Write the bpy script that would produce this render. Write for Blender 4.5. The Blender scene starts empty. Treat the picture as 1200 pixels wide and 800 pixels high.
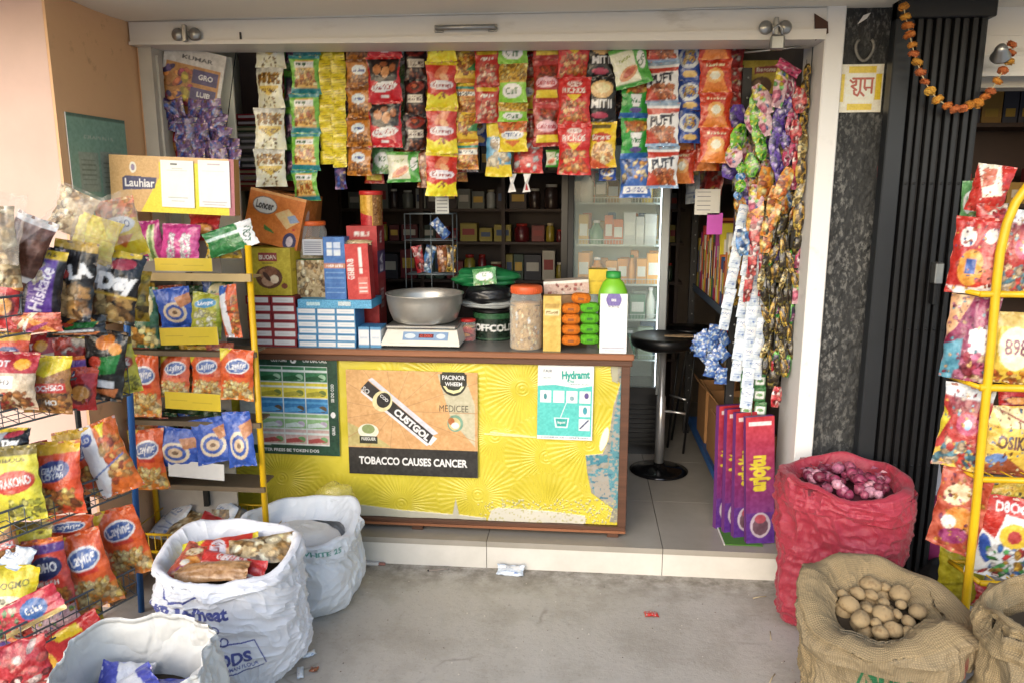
import bpy, math, random
import numpy as np
from mathutils import Matrix, Vector
random.seed(7)
PI = math.pi
rad = math.radians
SC = bpy.context.scene
COL = SC.collection
# ------------------------------------------------------------------ camera, world, sun, exposure
F, PITCH, YAW, EYE = 900.0, rad(11.0), rad(5.3), 1.62
cam = bpy.data.cameras.new('camera'); cam.sensor_width = 36; cam.lens = 36*F/1200
cam.clip_start = .05; cam.clip_end = 500
co = bpy.data.objects.new('camera', cam); COL.objects.link(co)
co.location = (0, 0, EYE); co.rotation_euler = (PI/2-PITCH, 0, YAW)
SC.camera = co
SUN_EL, SUN_ROT = rad(24), rad(199)      # behind the camera, a little to the left
W = bpy.data.worlds.new('World'); SC.world = W; W.use_nodes = True
nt = W.node_tree; bg = nt.nodes['Background']
sky = nt.nodes.new('ShaderNodeTexSky'); sky.sky_type = 'NISHITA'; sky.sun_disc = False
sky.sun_elevation = SUN_EL; sky.sun_rotation = SUN_ROT; sky.air_density = 1.0; sky.dust_density = 1.5; sky.ozone_density = 1.0
nt.links.new(sky.outputs[0], bg.inputs[0]); bg.inputs[1].default_value = .15
sl = bpy.data.lights.new('sun', 'SUN'); sl.energy = .5; sl.angle = rad(60); sl.color = (.97, .98, 1)
so = bpy.data.objects.new('sun', sl); COL.objects.link(so)
sd = Vector((-.32, -.94, .43)).normalized()
so.rotation_euler = sd.to_track_quat('Z', 'Y').to_euler()
SC.view_settings.view_transform = 'Standard'; SC.view_settings.look = 'None'
SC.view_settings.exposure = 1.33; SC.view_settings.gamma = 1
SC.cycles.max_bounces = 8; SC.cycles.diffuse_bounces = 5; SC.cycles.transparent_max_bounces = 12
SC.cycles.use_denoising = True
# ------------------------------------------------------------------ measuring helpers
_f = (-math.sin(YAW)*math.cos(PITCH), math.cos(YAW)*math.cos(PITCH), -math.sin(PITCH))
def ray(x, y):
    X = (x-600)/F; Z = -(y-400)/F; Y = 1.0
    Y, Z = math.cos(PITCH)*Y+math.sin(PITCH)*Z, -math.sin(PITCH)*Y+math.cos(PITCH)*Z
    X, Y = math.cos(YAW)*X-math.sin(YAW)*Y, math.sin(YAW)*X+math.cos(YAW)*Y
    return (X, Y, Z)
def at(x, y, Y):
    r = ray(x, y); t = Y/r[1]; return Vector((r[0]*t, Y, EYE+r[2]*t))
def on(x, y, z):
    r = ray(x, y); t = (z-EYE)/r[2]; return Vector((r[0]*t, r[1]*t, z))
def mpp(p):
    return ((p[0])*_f[0]+p[1]*_f[1]+(p[2]-EYE)*_f[2])/F
# ------------------------------------------------------------------ colours and materials
def lin(c):
    c = np.asarray(c, float); return np.where(c <= .04045, c/12.92, ((c+.055)/1.055)**2.4)
def hx(s):
    return tuple(int(s[i:i+2], 16)/255 for i in (0, 2, 4))
def L4(c):
    if isinstance(c, str): c = hx(c)
    return tuple(float(v) for v in lin(c))+(1,)
_mats = {}
def mat(key, c='ffffff', rough=.6, metal=0, var=.0, vscale=6, bump=0, bscale=40, attr=False, coat=0, trans=0, emit=0, weave=0, ior=1.45, detail=4, alpha=1, sheen=0, dark=None, spec=None, holes=False, wb=.6, mask=None, stretch=None, thr=None):
    if key in _mats: return _mats[key]
    m = bpy.data.materials.new(key); m.use_nodes = True; t = m.node_tree; N = t.nodes; K = t.links
    b = N['Principled BSDF']; b.inputs['Roughness'].default_value = rough; b.inputs['Metallic'].default_value = metal
    b.inputs['Coat Weight'].default_value = coat; b.inputs['Transmission Weight'].default_value = trans; b.inputs['IOR'].default_value = ior
    b.inputs['Coat Roughness'].default_value = .15
    b.inputs['Alpha'].default_value = alpha
    if spec is not None: b.inputs['Specular IOR Level'].default_value = spec
    if sheen: b.inputs['Sheen Weight'].default_value = sheen
    tc = N.new('ShaderNodeTexCoord')
    src = tc.outputs['Object']
    if stretch:
        mp = N.new('ShaderNodeMapping'); mp.inputs['Scale'].default_value = stretch; K.new(src, mp.inputs[0]); src = mp.outputs[0]
    if attr:
        a = N.new('ShaderNodeAttribute'); a.attribute_name = 'Col'; col = a.outputs['Color']
    else:
        a = N.new('ShaderNodeRGB'); a.outputs[0].default_value = L4(c); col = a.outputs[0]
    if var:
        n = N.new('ShaderNodeTexNoise'); n.inputs['Scale'].default_value = vscale; n.inputs['Detail'].default_value = 8; n.inputs['Roughness'].default_value = .65
        K.new(src, n.inputs[0])
        r = N.new('ShaderNodeMapRange'); r.inputs[1].default_value = (.3 if thr is None else thr[0]); r.inputs[2].default_value = (.7 if thr is None else thr[1]); K.new(n.outputs[0], r.inputs[0])
        r.inputs[3].default_value = 0; r.inputs[4].default_value = 1
        rout = r.outputs[0]
        if mask:
            n2 = N.new('ShaderNodeTexNoise'); n2.inputs['Scale'].default_value = mask; n2.inputs['Detail'].default_value = 4; K.new(src, n2.inputs[0])
            r2 = N.new('ShaderNodeMapRange'); r2.inputs[1].default_value = .4; r2.inputs[2].default_value = .6; r2.inputs[3].default_value = .12; K.new(n2.outputs[0], r2.inputs[0])
            mm = N.new('ShaderNodeMath'); mm.operation = 'MULTIPLY'; K.new(rout, mm.inputs[0]); K.new(r2.outputs[0], mm.inputs[1]); rout = mm.outputs[0]
        mx = N.new('ShaderNodeMix'); mx.data_type = 'RGBA'; mx.blend_type = 'MIX' if dark else 'MULTIPLY'
        K.new(col, mx.inputs[6])
        mx.inputs[7].default_value = L4(dark) if dark else (1-var, 1-var, 1-var*1.05, 1)
        if dark:
            mu = N.new('ShaderNodeMath'); mu.operation = 'MULTIPLY'; mu.inputs[1].default_value = var; K.new(rout, mu.inputs[0]); K.new(mu.outputs[0], mx.inputs[0])
        else: K.new(rout, mx.inputs[0])
        col = mx.outputs[2]
    K.new(col, b.inputs['Base Color'])
    if emit:
        K.new(col, b.inputs['Emission Color']); b.inputs['Emission Strength'].default_value = emit
    h = None
    if bump:
        n = N.new('ShaderNodeTexNoise'); n.inputs['Scale'].default_value = bscale; n.inputs['Detail'].default_value = detail
        K.new(src, n.inputs[0])
        bp = N.new('ShaderNodeBump'); bp.inputs['Strength'].default_value = bump; bp.inputs['Distance'].default_value = .01
        K.new(n.outputs[0], bp.inputs['Height']); K.new(bp.outputs[0], b.inputs['Normal']); h = bp
    if weave:
        uv = tc.outputs['UV']; outs = []
        for d in 'XY':
            w = N.new('ShaderNodeTexWave'); w.wave_type = 'BANDS'; w.bands_direction = d; w.inputs['Scale'].default_value = weave; w.inputs['Distortion'].default_value = .8; w.inputs['Detail'].default_value = 1; w.inputs['Detail Scale'].default_value = 3
            K.new(uv, w.inputs[0]); outs.append(w.outputs['Fac'])
        ad = N.new('ShaderNodeMath'); ad.operation = 'MULTIPLY'; K.new(outs[0], ad.inputs[0]); K.new(outs[1], ad.inputs[1])
        bp = N.new('ShaderNodeBump'); bp.inputs['Strength'].default_value = wb; bp.inputs['Distance'].default_value = .002
        K.new(ad.outputs[0], bp.inputs['Height'])
        if h: K.new(h.outputs[0], bp.inputs['Normal'])
        K.new(bp.outputs[0], b.inputs['Normal'])
        if holes:      # holes between the yarns read darker: their shade is multiplied into the base colour
            m2 = N.new('ShaderNodeMix'); m2.data_type = 'RGBA'; m2.blend_type = 'MULTIPLY'; m2.inputs[0].default_value = .55
            rr = N.new('ShaderNodeMapRange'); K.new(ad.outputs[0], rr.inputs[0]); rr.inputs[1].default_value = 0; rr.inputs[2].default_value = .5; rr.inputs[3].default_value = .45; rr.inputs[4].default_value = 1
            K.new(col, m2.inputs[6]); K.new(rr.outputs[0], m2.inputs[7]); K.new(m2.outputs[2], b.inputs['Base Color'])
    _mats[key] = m; return m
FOIL = mat('printed_foil', attr=True, rough=.3, bump=.5, bscale=48, coat=.25, detail=3)
CARD = mat('printed_card', attr=True, rough=.5, bump=.05, bscale=60, var=.08, vscale=30)
PAPER = mat('printed_paper', attr=True, rough=.42, var=.1, vscale=18)
def clear_mat(key, c='ffffff', a=.25, rough=.08, bump=.3, bscale=30):
    if key in _mats: return _mats[key]
    m = bpy.data.materials.new(key); m.use_nodes = True; t = m.node_tree; N = t.nodes; K = t.links
    for n in list(N):
        if n.type == 'BSDF_PRINCIPLED': N.remove(n)
    out = [n for n in N if n.type == 'OUTPUT_MATERIAL'][0]
    tr = N.new('ShaderNodeBsdfTransparent'); gl = N.new('ShaderNodeBsdfPrincipled'); gl.inputs['Base Color'].default_value = L4(c); gl.inputs['Roughness'].default_value = rough; gl.inputs['Coat Weight'].default_value = .6
    fr = N.new('ShaderNodeLayerWeight'); fr.inputs[0].default_value = .35
    mr = N.new('ShaderNodeMapRange'); mr.inputs[3].default_value = a; mr.inputs[4].default_value = min(1, a+.5); K.new(fr.outputs['Facing'], mr.inputs[0])
    mx = N.new('ShaderNodeMixShader'); K.new(mr.outputs[0], mx.inputs[0]); K.new(tr.outputs[0], mx.inputs[1]); K.new(gl.outputs[0], mx.inputs[2]); K.new(mx.outputs[0], out.inputs[0])
    if bump:
        tc = N.new('ShaderNodeTexCoord'); n = N.new('ShaderNodeTexNoise'); n.inputs['Scale'].default_value = bscale; K.new(tc.outputs['Object'], n.inputs[0])
        bp = N.new('ShaderNodeBump'); bp.inputs['Strength'].default_value = bump; bp.inputs['Distance'].default_value = .02; K.new(n.outputs[0], bp.inputs['Height']); K.new(bp.outputs[0], gl.inputs['Normal']); K.new(bp.outputs[0], fr.inputs['Normal'])
    _mats[key] = m; return m
# ------------------------------------------------------------------ mesh builder
def rotz(a): return Matrix.Rotation(a, 4, 'Z')
class MB:
    def __init__(s): s.v = []; s.f = []; s.mi = []; s.mats = []; s.c = []; s.uv = []; s.n = 0; s.sm = []
    def add(s, V, Fc, m, cols=None, uv=None, smooth=False, M=None):
        V = np.asarray(V, float).reshape(-1, 3)
        if M is not None:
            A = np.array(M); V = V@A[:3, :3].T+A[:3, 3]
        if m not in s.mats: s.mats.append(m)
        k = s.mats.index(m); n0 = s.n
        s.v.append(V); s.n += len(V)
        if cols is None: cols = np.ones((len(V), 3))
        s.c.append(np.asarray(cols, float).reshape(-1, 3) if np.ndim(cols) > 1 else np.tile(lin(hx(cols) if isinstance(cols, str) else cols), (len(V), 1)))
        s.uv.append(np.zeros((len(V), 2)) if uv is None else np.asarray(uv, float).reshape(-1, 2))
        for f in (Fc.tolist() if isinstance(Fc, np.ndarray) else Fc):
            s.f.append([i+n0 for i in f])
        s.mi += [k]*len(Fc); s.sm += [smooth]*len(Fc)
        return s
    def box(s, x0, y0, z0, x1, y1, z1, m, cols=None, M=None, bev=0):
        if x0 > x1: x0, x1 = x1, x0
        if y0 > y1: y0, y1 = y1, y0
        if z0 > z1: z0, z1 = z1, z0
        if bev:
            b = min(bev, (x1-x0)*.45, (y1-y0)*.45, (z1-z0)*.45); V = []
            # 24-vertex chamfered box
            for ax in range(3):
                for sg in (0, 1):
                    for p, q in ((0, 0), (1, 0), (1, 1), (0, 1)):
                        lo = [x0, y0, z0]; hi = [x1, y1, z1]; c = [0, 0, 0]
                        o = [a for a in range(3) if a != ax]
                        c[ax] = hi[ax] if sg else lo[ax]
                        for a, w in zip(o, (p, q)): c[a] = (hi[a]-b) if w else (lo[a]+b)
                        V.append(c)
            import itertools
            Vn = np.array(V); mid = np.array([(x0+x1)/2, (y0+y1)/2, (z0+z1)/2]); Fq = [[i*4+j for j in range(4)] for i in range(6)]
            def near(fi, sx):   # vertex of face fi in octant sx
                for j in range(4):
                    if tuple((Vn[fi*4+j] > mid).astype(int)) == sx: return fi*4+j
            for a in range(3):
                o = [x for x in range(3) if x != a]
                for p, q in itertools.product((0, 1), repeat=2):
                    f1 = o[0]*2+p; f2 = o[1]*2+q; e = []
                    for w in (0, 1):
                        sx = [0]*3; sx[a] = w; sx[o[0]] = p; sx[o[1]] = q; e.append(tuple(sx))
                    Fq.append([near(f1, e[0]), near(f1, e[1]), near(f2, e[1]), near(f2, e[0])])
            for sx in itertools.product((0, 1), repeat=3):
                Fq.append([near(0+sx[0], sx), near(2+sx[1], sx), near(4+sx[2], sx)])
            G = []
            for f in Fq:
                P = Vn[f]; nrm = np.cross(P[1]-P[0], P[2]-P[0])
                G.append(f if np.dot(nrm, P.mean(0)-mid) > 0 else f[::-1])
            return s.add(V, G, m, cols, M=M)
        V = [(x0, y0, z0), (x1, y0, z0), (x1, y1, z0), (x0, y1, z0), (x0, y0, z1), (x1, y0, z1), (x1, y1, z1), (x0, y1, z1)]
        return s.add(V, [[0, 3, 2, 1], [4, 5, 6, 7], [0, 1, 5, 4], [1, 2, 6, 5], [2, 3, 7, 6], [3, 0, 4, 7]], m, cols, M=M)
    def tube(s, pts, r, m, n=8, cols=None, closed=False, M=None, cap=True):
        P = [Vector(p) for p in pts]; k = len(P); V = []; up = Vector((0, 0, 1)); prev = None
        for i, p in enumerate(P):
            if closed: d = (P[(i+1) % k]-P[i-1])
            else: d = P[min(i+1, k-1)]-P[max(i-1, 0)]
            d.normalize()
            if prev is None:
                a = d.cross(up)
                if a.length < .1: a = d.cross(Vector((0, 1, 0)))
            else: a = prev-d*prev.dot(d)
            a.normalize(); prev = a; b = d.cross(a); rr = r[i] if isinstance(r, (list, tuple)) else r
            for j in range(n):
                t = 2*PI*j/n; V.append(p+a*math.cos(t)*rr+b*math.sin(t)*rr)
        Fc = []
        for i in range(k if closed else k-1):
            for j in range(n):
                i2 = (i+1) % k; Fc.append([i*n+j, i2*n+j, i2*n+(j+1) % n, i*n+(j+1) % n])
        if cap and not closed: Fc += [[j for j in range(n)], [(k-1)*n+j for j in range(n)][::-1]]
        return s.add([tuple(v) for v in V], Fc, m, cols, smooth=True, M=M)
    def lathe(s, prof, m, n=32, cols=None, M=None, sy=1, cap=True):
        V = []; k = len(prof)
        for r, z in prof:
            for j in range(n):
                t = 2*PI*j/n; V.append((r*math.cos(t), r*math.sin(t)*sy, z))
        Fc = [[i*n+j, i*n+(j+1) % n, (i+1)*n+(j+1) % n, (i+1)*n+j] for i in range(k-1) for j in range(n)]
        if cap:
            if prof[0][0] > 1e-5: Fc.append([j for j in range(n)][::-1])
            if prof[-1][0] > 1e-5: Fc.append([(k-1)*n+j for j in range(n)])
        cc = cols
        if isinstance(cols, list): cc = np.repeat(np.array([lin(hx(c)) for c in cols]), n, axis=0)
        return s.add(V, Fc, m, cc, smooth=True, M=M)
    def build(s, name, parent=None, loc=None, M=None):
        me = bpy.data.meshes.new(name); V = np.concatenate(s.v)
        lens = np.array([len(f) for f in s.f], np.int32); loops = np.array([i for f in s.f for i in f], np.int32)
        me.vertices.add(len(V)); me.vertices.foreach_set('co', V.astype(np.float32).ravel())
        me.loops.add(len(loops)); me.loops.foreach_set('vertex_index', loops)
        me.polygons.add(len(lens)); me.polygons.foreach_set('loop_start', np.concatenate([[0], np.cumsum(lens)[:-1]]).astype(np.int32))
        me.polygons.foreach_set('material_index', np.array(s.mi, np.int32)); me.polygons.foreach_set('use_smooth', np.array(s.sm, bool))
        me.update(calc_edges=True)
        for m in s.mats: me.materials.append(m)
        ca = me.attributes.new('Col', 'FLOAT_COLOR', 'POINT'); C = np.concatenate(s.c); ca.data.foreach_set('color', np.concatenate([C, np.ones((len(C), 1))], 1).astype(np.float32).ravel())
        U = np.concatenate(s.uv)
        if U.any():
            ul = me.uv_layers.new(name='UVMap'); ul.data.foreach_set('uv', U[loops].astype(np.float32).ravel())
        o = bpy.data.objects.new(name, me); COL.objects.link(o)
        if parent: o.parent = parent
        if loc is not None: o.location = loc
        if M is not None: o.matrix_basis = M
        return o
def tag(o, label=None, cat=None, group=None, kind=None):
    if label: o['label'] = label
    if cat: o['category'] = cat
    if group: o['group'] = group
    if kind: o['kind'] = kind
    return o
def thing(name, label, cat, loc=(0, 0, 0), rz=0, group=None, M=None):
    o = bpy.data.objects.new(name, None); COL.objects.link(o); o.empty_display_size = .1
    if M is not None: o.matrix_basis = M
    else: o.location = loc; o.rotation_euler = (0, 0, rz)
    return tag(o, label, cat, group)
def copy_tree(o, parent=None):
    c = o.copy(); COL.objects.link(c); c.parent = parent
    for ch in o.children: copy_tree(ch, c)
    return c
# ------------------------------------------------------------------ noise on grids
def vnoise(U, V, fu, fv, seed):
    r = np.random.RandomState(seed); nu, nv = int(math.ceil(fu))+3, int(math.ceil(fv))+3
    G = r.rand(nv, nu)*2-1
    x = U*fu; y = V*fv; xi = np.clip(x.astype(int), 0, nu-2); yi = np.clip(y.astype(int), 0, nv-2)
    fx = x-xi; fy = y-yi; fx = fx*fx*(3-2*fx); fy = fy*fy*(3-2*fy)
    return (G[yi, xi]*(1-fx)+G[yi, xi+1]*fx)*(1-fy)+(G[yi+1, xi]*(1-fx)+G[yi+1, xi+1]*fx)*fy
def fbm(U, V, fu, fv, seed, o=3):
    a = 0; k = 1
    for i in range(o): a = a+k*vnoise(U, V, fu*2**i, fv*2**i, seed+i*17); k *= .5
    return a
def pnoise(U, V, fu, fv, seed):
    r = np.random.RandomState(seed); nv = int(math.ceil(fv))+3
    G = r.rand(nv, fu)*2-1; x = (U % 1)*fu; y = V*fv; xi = x.astype(int) % fu; yi = np.clip(y.astype(int), 0, nv-2); x2 = (xi+1) % fu
    fx = x-np.floor(x); fy = y-yi; fx = fx*fx*(3-2*fx); fy = fy*fy*(3-2*fy)
    return (G[yi, xi]*(1-fx)+G[yi, x2]*fx)*(1-fy)+(G[yi+1, xi]*(1-fx)+G[yi+1, x2]*fx)*fy
# ------------------------------------------------------------------ text outlines and printed canvases
_tx = {}
def textris(s, bold=.015):
    if (s, bold) in _tx: return _tx[(s, bold)]
    cu = bpy.data.curves.new('txt', 'FONT'); cu.body = s; cu.offset = bold; cu.resolution_u = 3; cu.align_x = 'CENTER'; cu.size = 1
    o = bpy.data.objects.new('txt', cu); COL.objects.link(o)
    me = o.evaluated_get(bpy.context.evaluated_depsgraph_get()).to_mesh()
    me.calc_loop_triangles(); V = np.array([v.co[:2] for v in me.vertices]).reshape(-1, 2); T = np.array([t.vertices[:] for t in me.loop_triangles], int).reshape(-1, 3)
    o.to_mesh_clear(); bpy.data.objects.remove(o); bpy.data.curves.remove(cu)
    if len(V): V = V-[(V[:, 0].max()+V[:, 0].min())/2, (V[:, 1].max()+V[:, 1].min())/2]
    _tx[(s, bold)] = (V, T); return V, T
class Cv:
    """a printed design, drawn in display colours; x, y run 0..1, y up"""
    def __init__(s, H, asp, c='ffffff'):
        s.H = int(H); s.W = max(4, int(round(H*asp))); s.a = np.zeros((s.H, s.W, 3)); s.a[:] = hx(c)
        s.Y, s.X = np.mgrid[0:s.H, 0:s.W]; s.X = (s.X+.5)/s.W; s.Y = (s.Y+.5)/s.H; s.asp = s.W/s.H
    def m(s, mask, c): s.a[mask] = hx(c) if isinstance(c, str) else c
    def r(s, x0, y0, x1, y1, c): s.m((s.X >= x0) & (s.X <= x1) & (s.Y >= y0) & (s.Y <= y1), c)
    def e(s, cx, cy, rx, ry, c, rot=0):
        dx = (s.X-cx)*s.asp; dy = s.Y-cy; k, q = math.cos(rad(rot)), math.sin(rad(rot))
        s.m(((dx*k+dy*q)/(rx*s.asp))**2+((-dx*q+dy*k)/ry)**2 <= 1, c)
    def p(s, pts, c):
        ins = np.zeros(s.X.shape, bool); n = len(pts)
        for i in range(n):
            (x1, y1), (x2, y2) = pts[i], pts[(i+1) % n]
            if y1 == y2: continue
            ins ^= ((y1 > s.Y) != (y2 > s.Y)) & (s.X < (x2-x1)*(s.Y-y1)/(y2-y1)+x1)
        s.m(ins, c)
    def l(s, x0, y0, x1, y1, w, c):
        ax, ay, bx, by = x0*s.asp, y0, x1*s.asp, y1; dx, dy = bx-ax, by-ay; L = dx*dx+dy*dy+1e-9
        t = np.clip(((s.X*s.asp-ax)*dx+(s.Y-ay)*dy)/L, 0, 1); d = np.hypot(s.X*s.asp-ax-t*dx, s.Y-ay-t*dy); s.m(d < w/2, c)
    def t(s, txt, cx, cy, h, c, rot=0, wx=1, bold=.02, fit=None):
        V, T = textris(txt, bold)
        if not len(V): return
        V = V.copy(); ext = V[:, 0].max()-V[:, 0].min()
        sx = h*wx
        if fit: sx = fit*s.asp/ext
        V = V*[sx, h*1.0]
        if rot:
            k, q = math.cos(rad(rot)), math.sin(rad(rot)); V = V@np.array([[k, q], [-q, k]])
        P = np.stack([V[:, 0]/s.asp+cx, V[:, 1]+cy], 1)*[s.W, s.H]
        rgb = hx(c)
        for a, b, d in P[T]:
            x0 = max(int(min(a[0], b[0], d[0])-1), 0); x1 = min(int(max(a[0], b[0], d[0])+2), s.W); y0 = max(int(min(a[1], b[1], d[1])-1), 0); y1 = min(int(max(a[1], b[1], d[1])+2), s.H)
            if x1 <= x0 or y1 <= y0: continue
            yy, xx = np.mgrid[y0:y1, x0:x1]; xx = xx+.5; yy = yy+.5
            def e(p, q): return (q[0]-p[0])*(yy-p[1])-(q[1]-p[1])*(xx-p[0])
            w = np.stack([e(a, b), e(b, d), e(d, a)]); ins = (w >= -1e-6).all(0) | (w <= 1e-6).all(0)
            s.a[y0:y1, x0:x1][ins] = rgb
    def f(s, x0, y0, x1, y1, cs, size=.06, n=60, seed=1, rnd=1.6):
        R = random.Random(seed)
        for i in range(n):
            c = np.array(hx(R.choice(cs)))*R.uniform(.72, 1.1); cx = R.uniform(x0, x1); cy = R.uniform(y0, y1); a = R.uniform(.6, 1.2)*size
            s.e(cx, cy, a/s.asp*R.uniform(.7, rnd), a*R.uniform(.5, 1), np.clip(c*.74, 0, 1), R.uniform(0, 180)); s.e(cx, cy+a*.12, a/s.asp*.75, a*.5, np.clip(c, 0, 1), R.uniform(0, 180))
    def g(s, c1, c2, y0=0, y1=1):
        k = np.clip((s.Y-y0)/(y1-y0), 0, 1)[..., None]; mk = (s.Y >= y0) & (s.Y <= y1); s.a[mk] = (np.array(hx(c1))*(1-k)+np.array(hx(c2))*k)[mk]
    def n(s, amp=.06, fr=14, seed=3):
        s.a = np.clip(s.a+amp*fbm(s.X, s.Y, fr*s.asp, fr, seed)[..., None], 0, 1)
    def run(s, ops):
        for o in ops: getattr(s, o[0])(*o[1:-1], **o[-1]) if isinstance(o[-1], dict) else getattr(s, o[0])(*o[1:])
        return s
    def sample(s, U, V):
        """box-filtered lookup at grid points"""
        x = U*s.W-.5; y = V*s.H-.5; out = 0
        x0 = np.clip(np.floor(x).astype(int), 0, s.W-1); y0 = np.clip(np.floor(y).astype(int), 0, s.H-1); x1 = np.clip(x0+1, 0, s.W-1); y1 = np.clip(y0+1, 0, s.H-1)
        fx = np.clip(x-x0, 0, 1)[..., None]; fy = np.clip(y-y0, 0, 1)[..., None]
        q = s.a; lu = q.mean(-1, keepdims=True); c = lin(np.clip(lu+(q-lu)*.88, .03, .86))
        return ((c[y0, x0]*(1-fx)+c[y0, x1]*fx)*(1-fy)+(c[y1, x0]*(1-fx)+c[y1, x1]*fx)*fy)*.93
def gridf(nu, nv, off=0, flip=False, wrap=False):
    cols = nu; i = np.arange(nu if wrap else nu-1); j = np.arange(nv-1); I, J = np.meshgrid(i, j); I = I.ravel(); J = J.ravel(); I2 = (I+1) % nu
    q = np.stack([J*cols+I, J*cols+I2, (J+1)*cols+I2, (J+1)*cols+I], 1)+off
    return q[:, ::-1] if flip else q
# flat printed sheet in the XZ plane facing -Y, origin at its centre, real thickness
def sheet(mb, w, h, cv, m, th=.0012, res=None, M=None, side='e8e4da', curl=0):
    nv = res or cv.H; nu = max(2, int(nv*w/h)); nv = max(2, nv)
    U, V = np.meshgrid(np.linspace(0, 1, nu), np.linspace(0, 1, nv))
    Yc = -th-curl*(np.abs(V-.5)*2)**2*((U > .5)*(U-.5)*2)**2
    P = np.stack([(U-.5)*w, Yc, (V-.5)*h], -1)
    mb.add(P, gridf(nu, nv), m, cv.sample(U, V).reshape(-1, 3), M=M, smooth=True)
    mb.add([(-w/2, 0, -h/2), (w/2, 0, -h/2), (w/2, 0, h/2), (-w/2, 0, h/2), (-w/2, -th, -h/2), (w/2, -th, -h/2), (w/2, -th, h/2), (-w/2, -th, h/2)], [[0, 3, 2, 1], [0, 1, 5, 4], [1, 2, 6, 5], [2, 3, 7, 6], [3, 0, 4, 7]], m, lin(hx(side)).reshape(1, 3).repeat(8, 0), M=M)
# printed carton: front -Y, origin at the bottom centre of the front face
def carton(mb, w, h, d, cv, side='c0b090', m=None, scv=None, top=None, M=None, res=None):
    m = m or CARD
    nv = max(3, int(res or cv.H*.6)); nu = max(3, int(nv*w/h))
    U, V = np.meshgrid(np.linspace(0, 1, nu), np.linspace(0, 1, nv))
    mb.add(np.stack([(U-.5)*w, U*0, V*h], -1), gridf(nu, nv), m, cv.sample(U, V).reshape(-1, 3), M=M)
    sc_ = lin(hx(side))*.93
    if scv:
        nd = max(3, int(nv*d/h))
        U, V = np.meshgrid(np.linspace(0, 1, nd), np.linspace(0, 1, nv))
        mb.add(np.stack([U*0+w/2, U*d, V*h], -1), gridf(nd, nv), m, scv.sample(U, V).reshape(-1, 3), M=M)
    else: mb.add([(w/2, 0, 0), (w/2, d, 0), (w/2, d, h), (w/2, 0, h)], [[0, 1, 2, 3]], m, sc_.reshape(1, 3).repeat(4, 0), M=M)
    mb.add([(-w/2, 0, 0), (-w/2, d, 0), (-w/2, d, h), (-w/2, 0, h)], [[3, 2, 1, 0]], m, sc_.reshape(1, 3).repeat(4, 0), M=M)
    mb.add([(-w/2, d, 0), (w/2, d, 0), (w/2, d, h), (-w/2, d, h)], [[3, 2, 1, 0]], m, sc_.reshape(1, 3).repeat(4, 0), M=M)
    tc = (lin(hx(top))*.93 if top else sc_).reshape(1, 3).repeat(4, 0)
    mb.add([(-w/2, 0, h), (w/2, 0, h), (w/2, d, h), (-w/2, d, h)], [[0, 1, 2, 3]], m, tc, M=M)
    mb.add([(-w/2, 0, 0), (w/2, 0, 0), (w/2, d, 0), (-w/2, d, 0)], [[3, 2, 1, 0]], m, sc_.reshape(1, 3).repeat(4, 0), M=M)
# inflated packet, centred, front -Y
def packet(mb, w, h, t, cv, seed=0, waist=.07, seal=.07, m=None, nu=28, nv=None, side=None, M=None, leaf=0, twist=0):
    m = m or FOIL; nv = nv or max(12, int(nu*h/w*1.05)); nv = min(nv, 64)
    r = random.Random(seed); ph = [r.uniform(0, 6.28) for _ in range(8)]
    def surf(nu, nv, sg):
        U, V = np.meshgrid(np.linspace(-1, 1, nu), np.linspace(-1, 1, nv))
        e = 1-np.abs(V); a = np.clip((e-seal)/(1-seal), 0, 1); pv = 1-(1-a)**2.6; pu = np.clip(1-np.abs(U)**2.4, 0, 1)**.75
        z = t*pv*pu*(1-.22*V)
        fold = np.exp(-a*4.5)*np.clip(a*8, 0, 1)
        z = z+t*.22*np.sin(U*(7+r.random()*0)+ph[0])*fold*pu+t*.13*np.sin(U*15+ph[1])*fold*pu
        z = z+t*.17*fbm(U*.5+.5, V*.5+.5, 3.2, 3.2, seed % 9973+11)*pv*pu**.5
        z = z+t*.10*np.sin(V*11+ph[2])*np.abs(U)**3*pv
        bend = t*(.28*np.sin(U*2.3+ph[3])*(1-pv)+.22*np.sin(V*2+ph[4]))+t*.25*np.sin(U*9+ph[6])*(a <= 0)*.5
        wd = (1-waist*pv*(1+.3*np.sin(V*3+ph[5])))
        if leaf: wd = wd*(1-leaf*np.abs(V)**2)
        X = U*w/2*wd+.012*w*np.sin(V*13+ph[6])*pv*np.sign(U)*(np.abs(U) > .9); Z = V*h/2*(1-.015*np.cos(U*2+ph[7]))
        Y = -(sg*z*.6)+bend
        if twist:
            k = V*twist; X, Y = X*np.cos(k)-Y*np.sin(k), X*np.sin(k)+Y*np.cos(k)
        return U, V, np.stack([X, Y-.0006*sg, Z], -1)
    U, V, P = surf(nu, nv, 1)
    mb.add(P, gridf(nu, nv), m, cv.sample(U*.5+.5, V*.5+.5).reshape(-1, 3), uv=np.stack([U, V], -1), smooth=True, M=M)
    sc_ = lin(hx(side)) if side else lin(cv.a.reshape(-1, 3)).mean(0)*.85
    nb = max(6, nu//3); nb2 = max(6, nv//3)
    U, V, P = surf(nb, nb2, -1)
    mb.add(P, gridf(nb, nb2, flip=True), m, np.tile(sc_, (nb*nb2, 1)), uv=np.stack([U, V], -1), smooth=True, M=M)
_cv = {}
def design(key, asp, H=96):
    k = (key, round(asp, 1), H)
    if k not in _cv:
        c = Cv(H, asp); c.run(D[key]); c.n(.035, 46, 91); _cv[k] = c
    return _cv[k]
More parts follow.
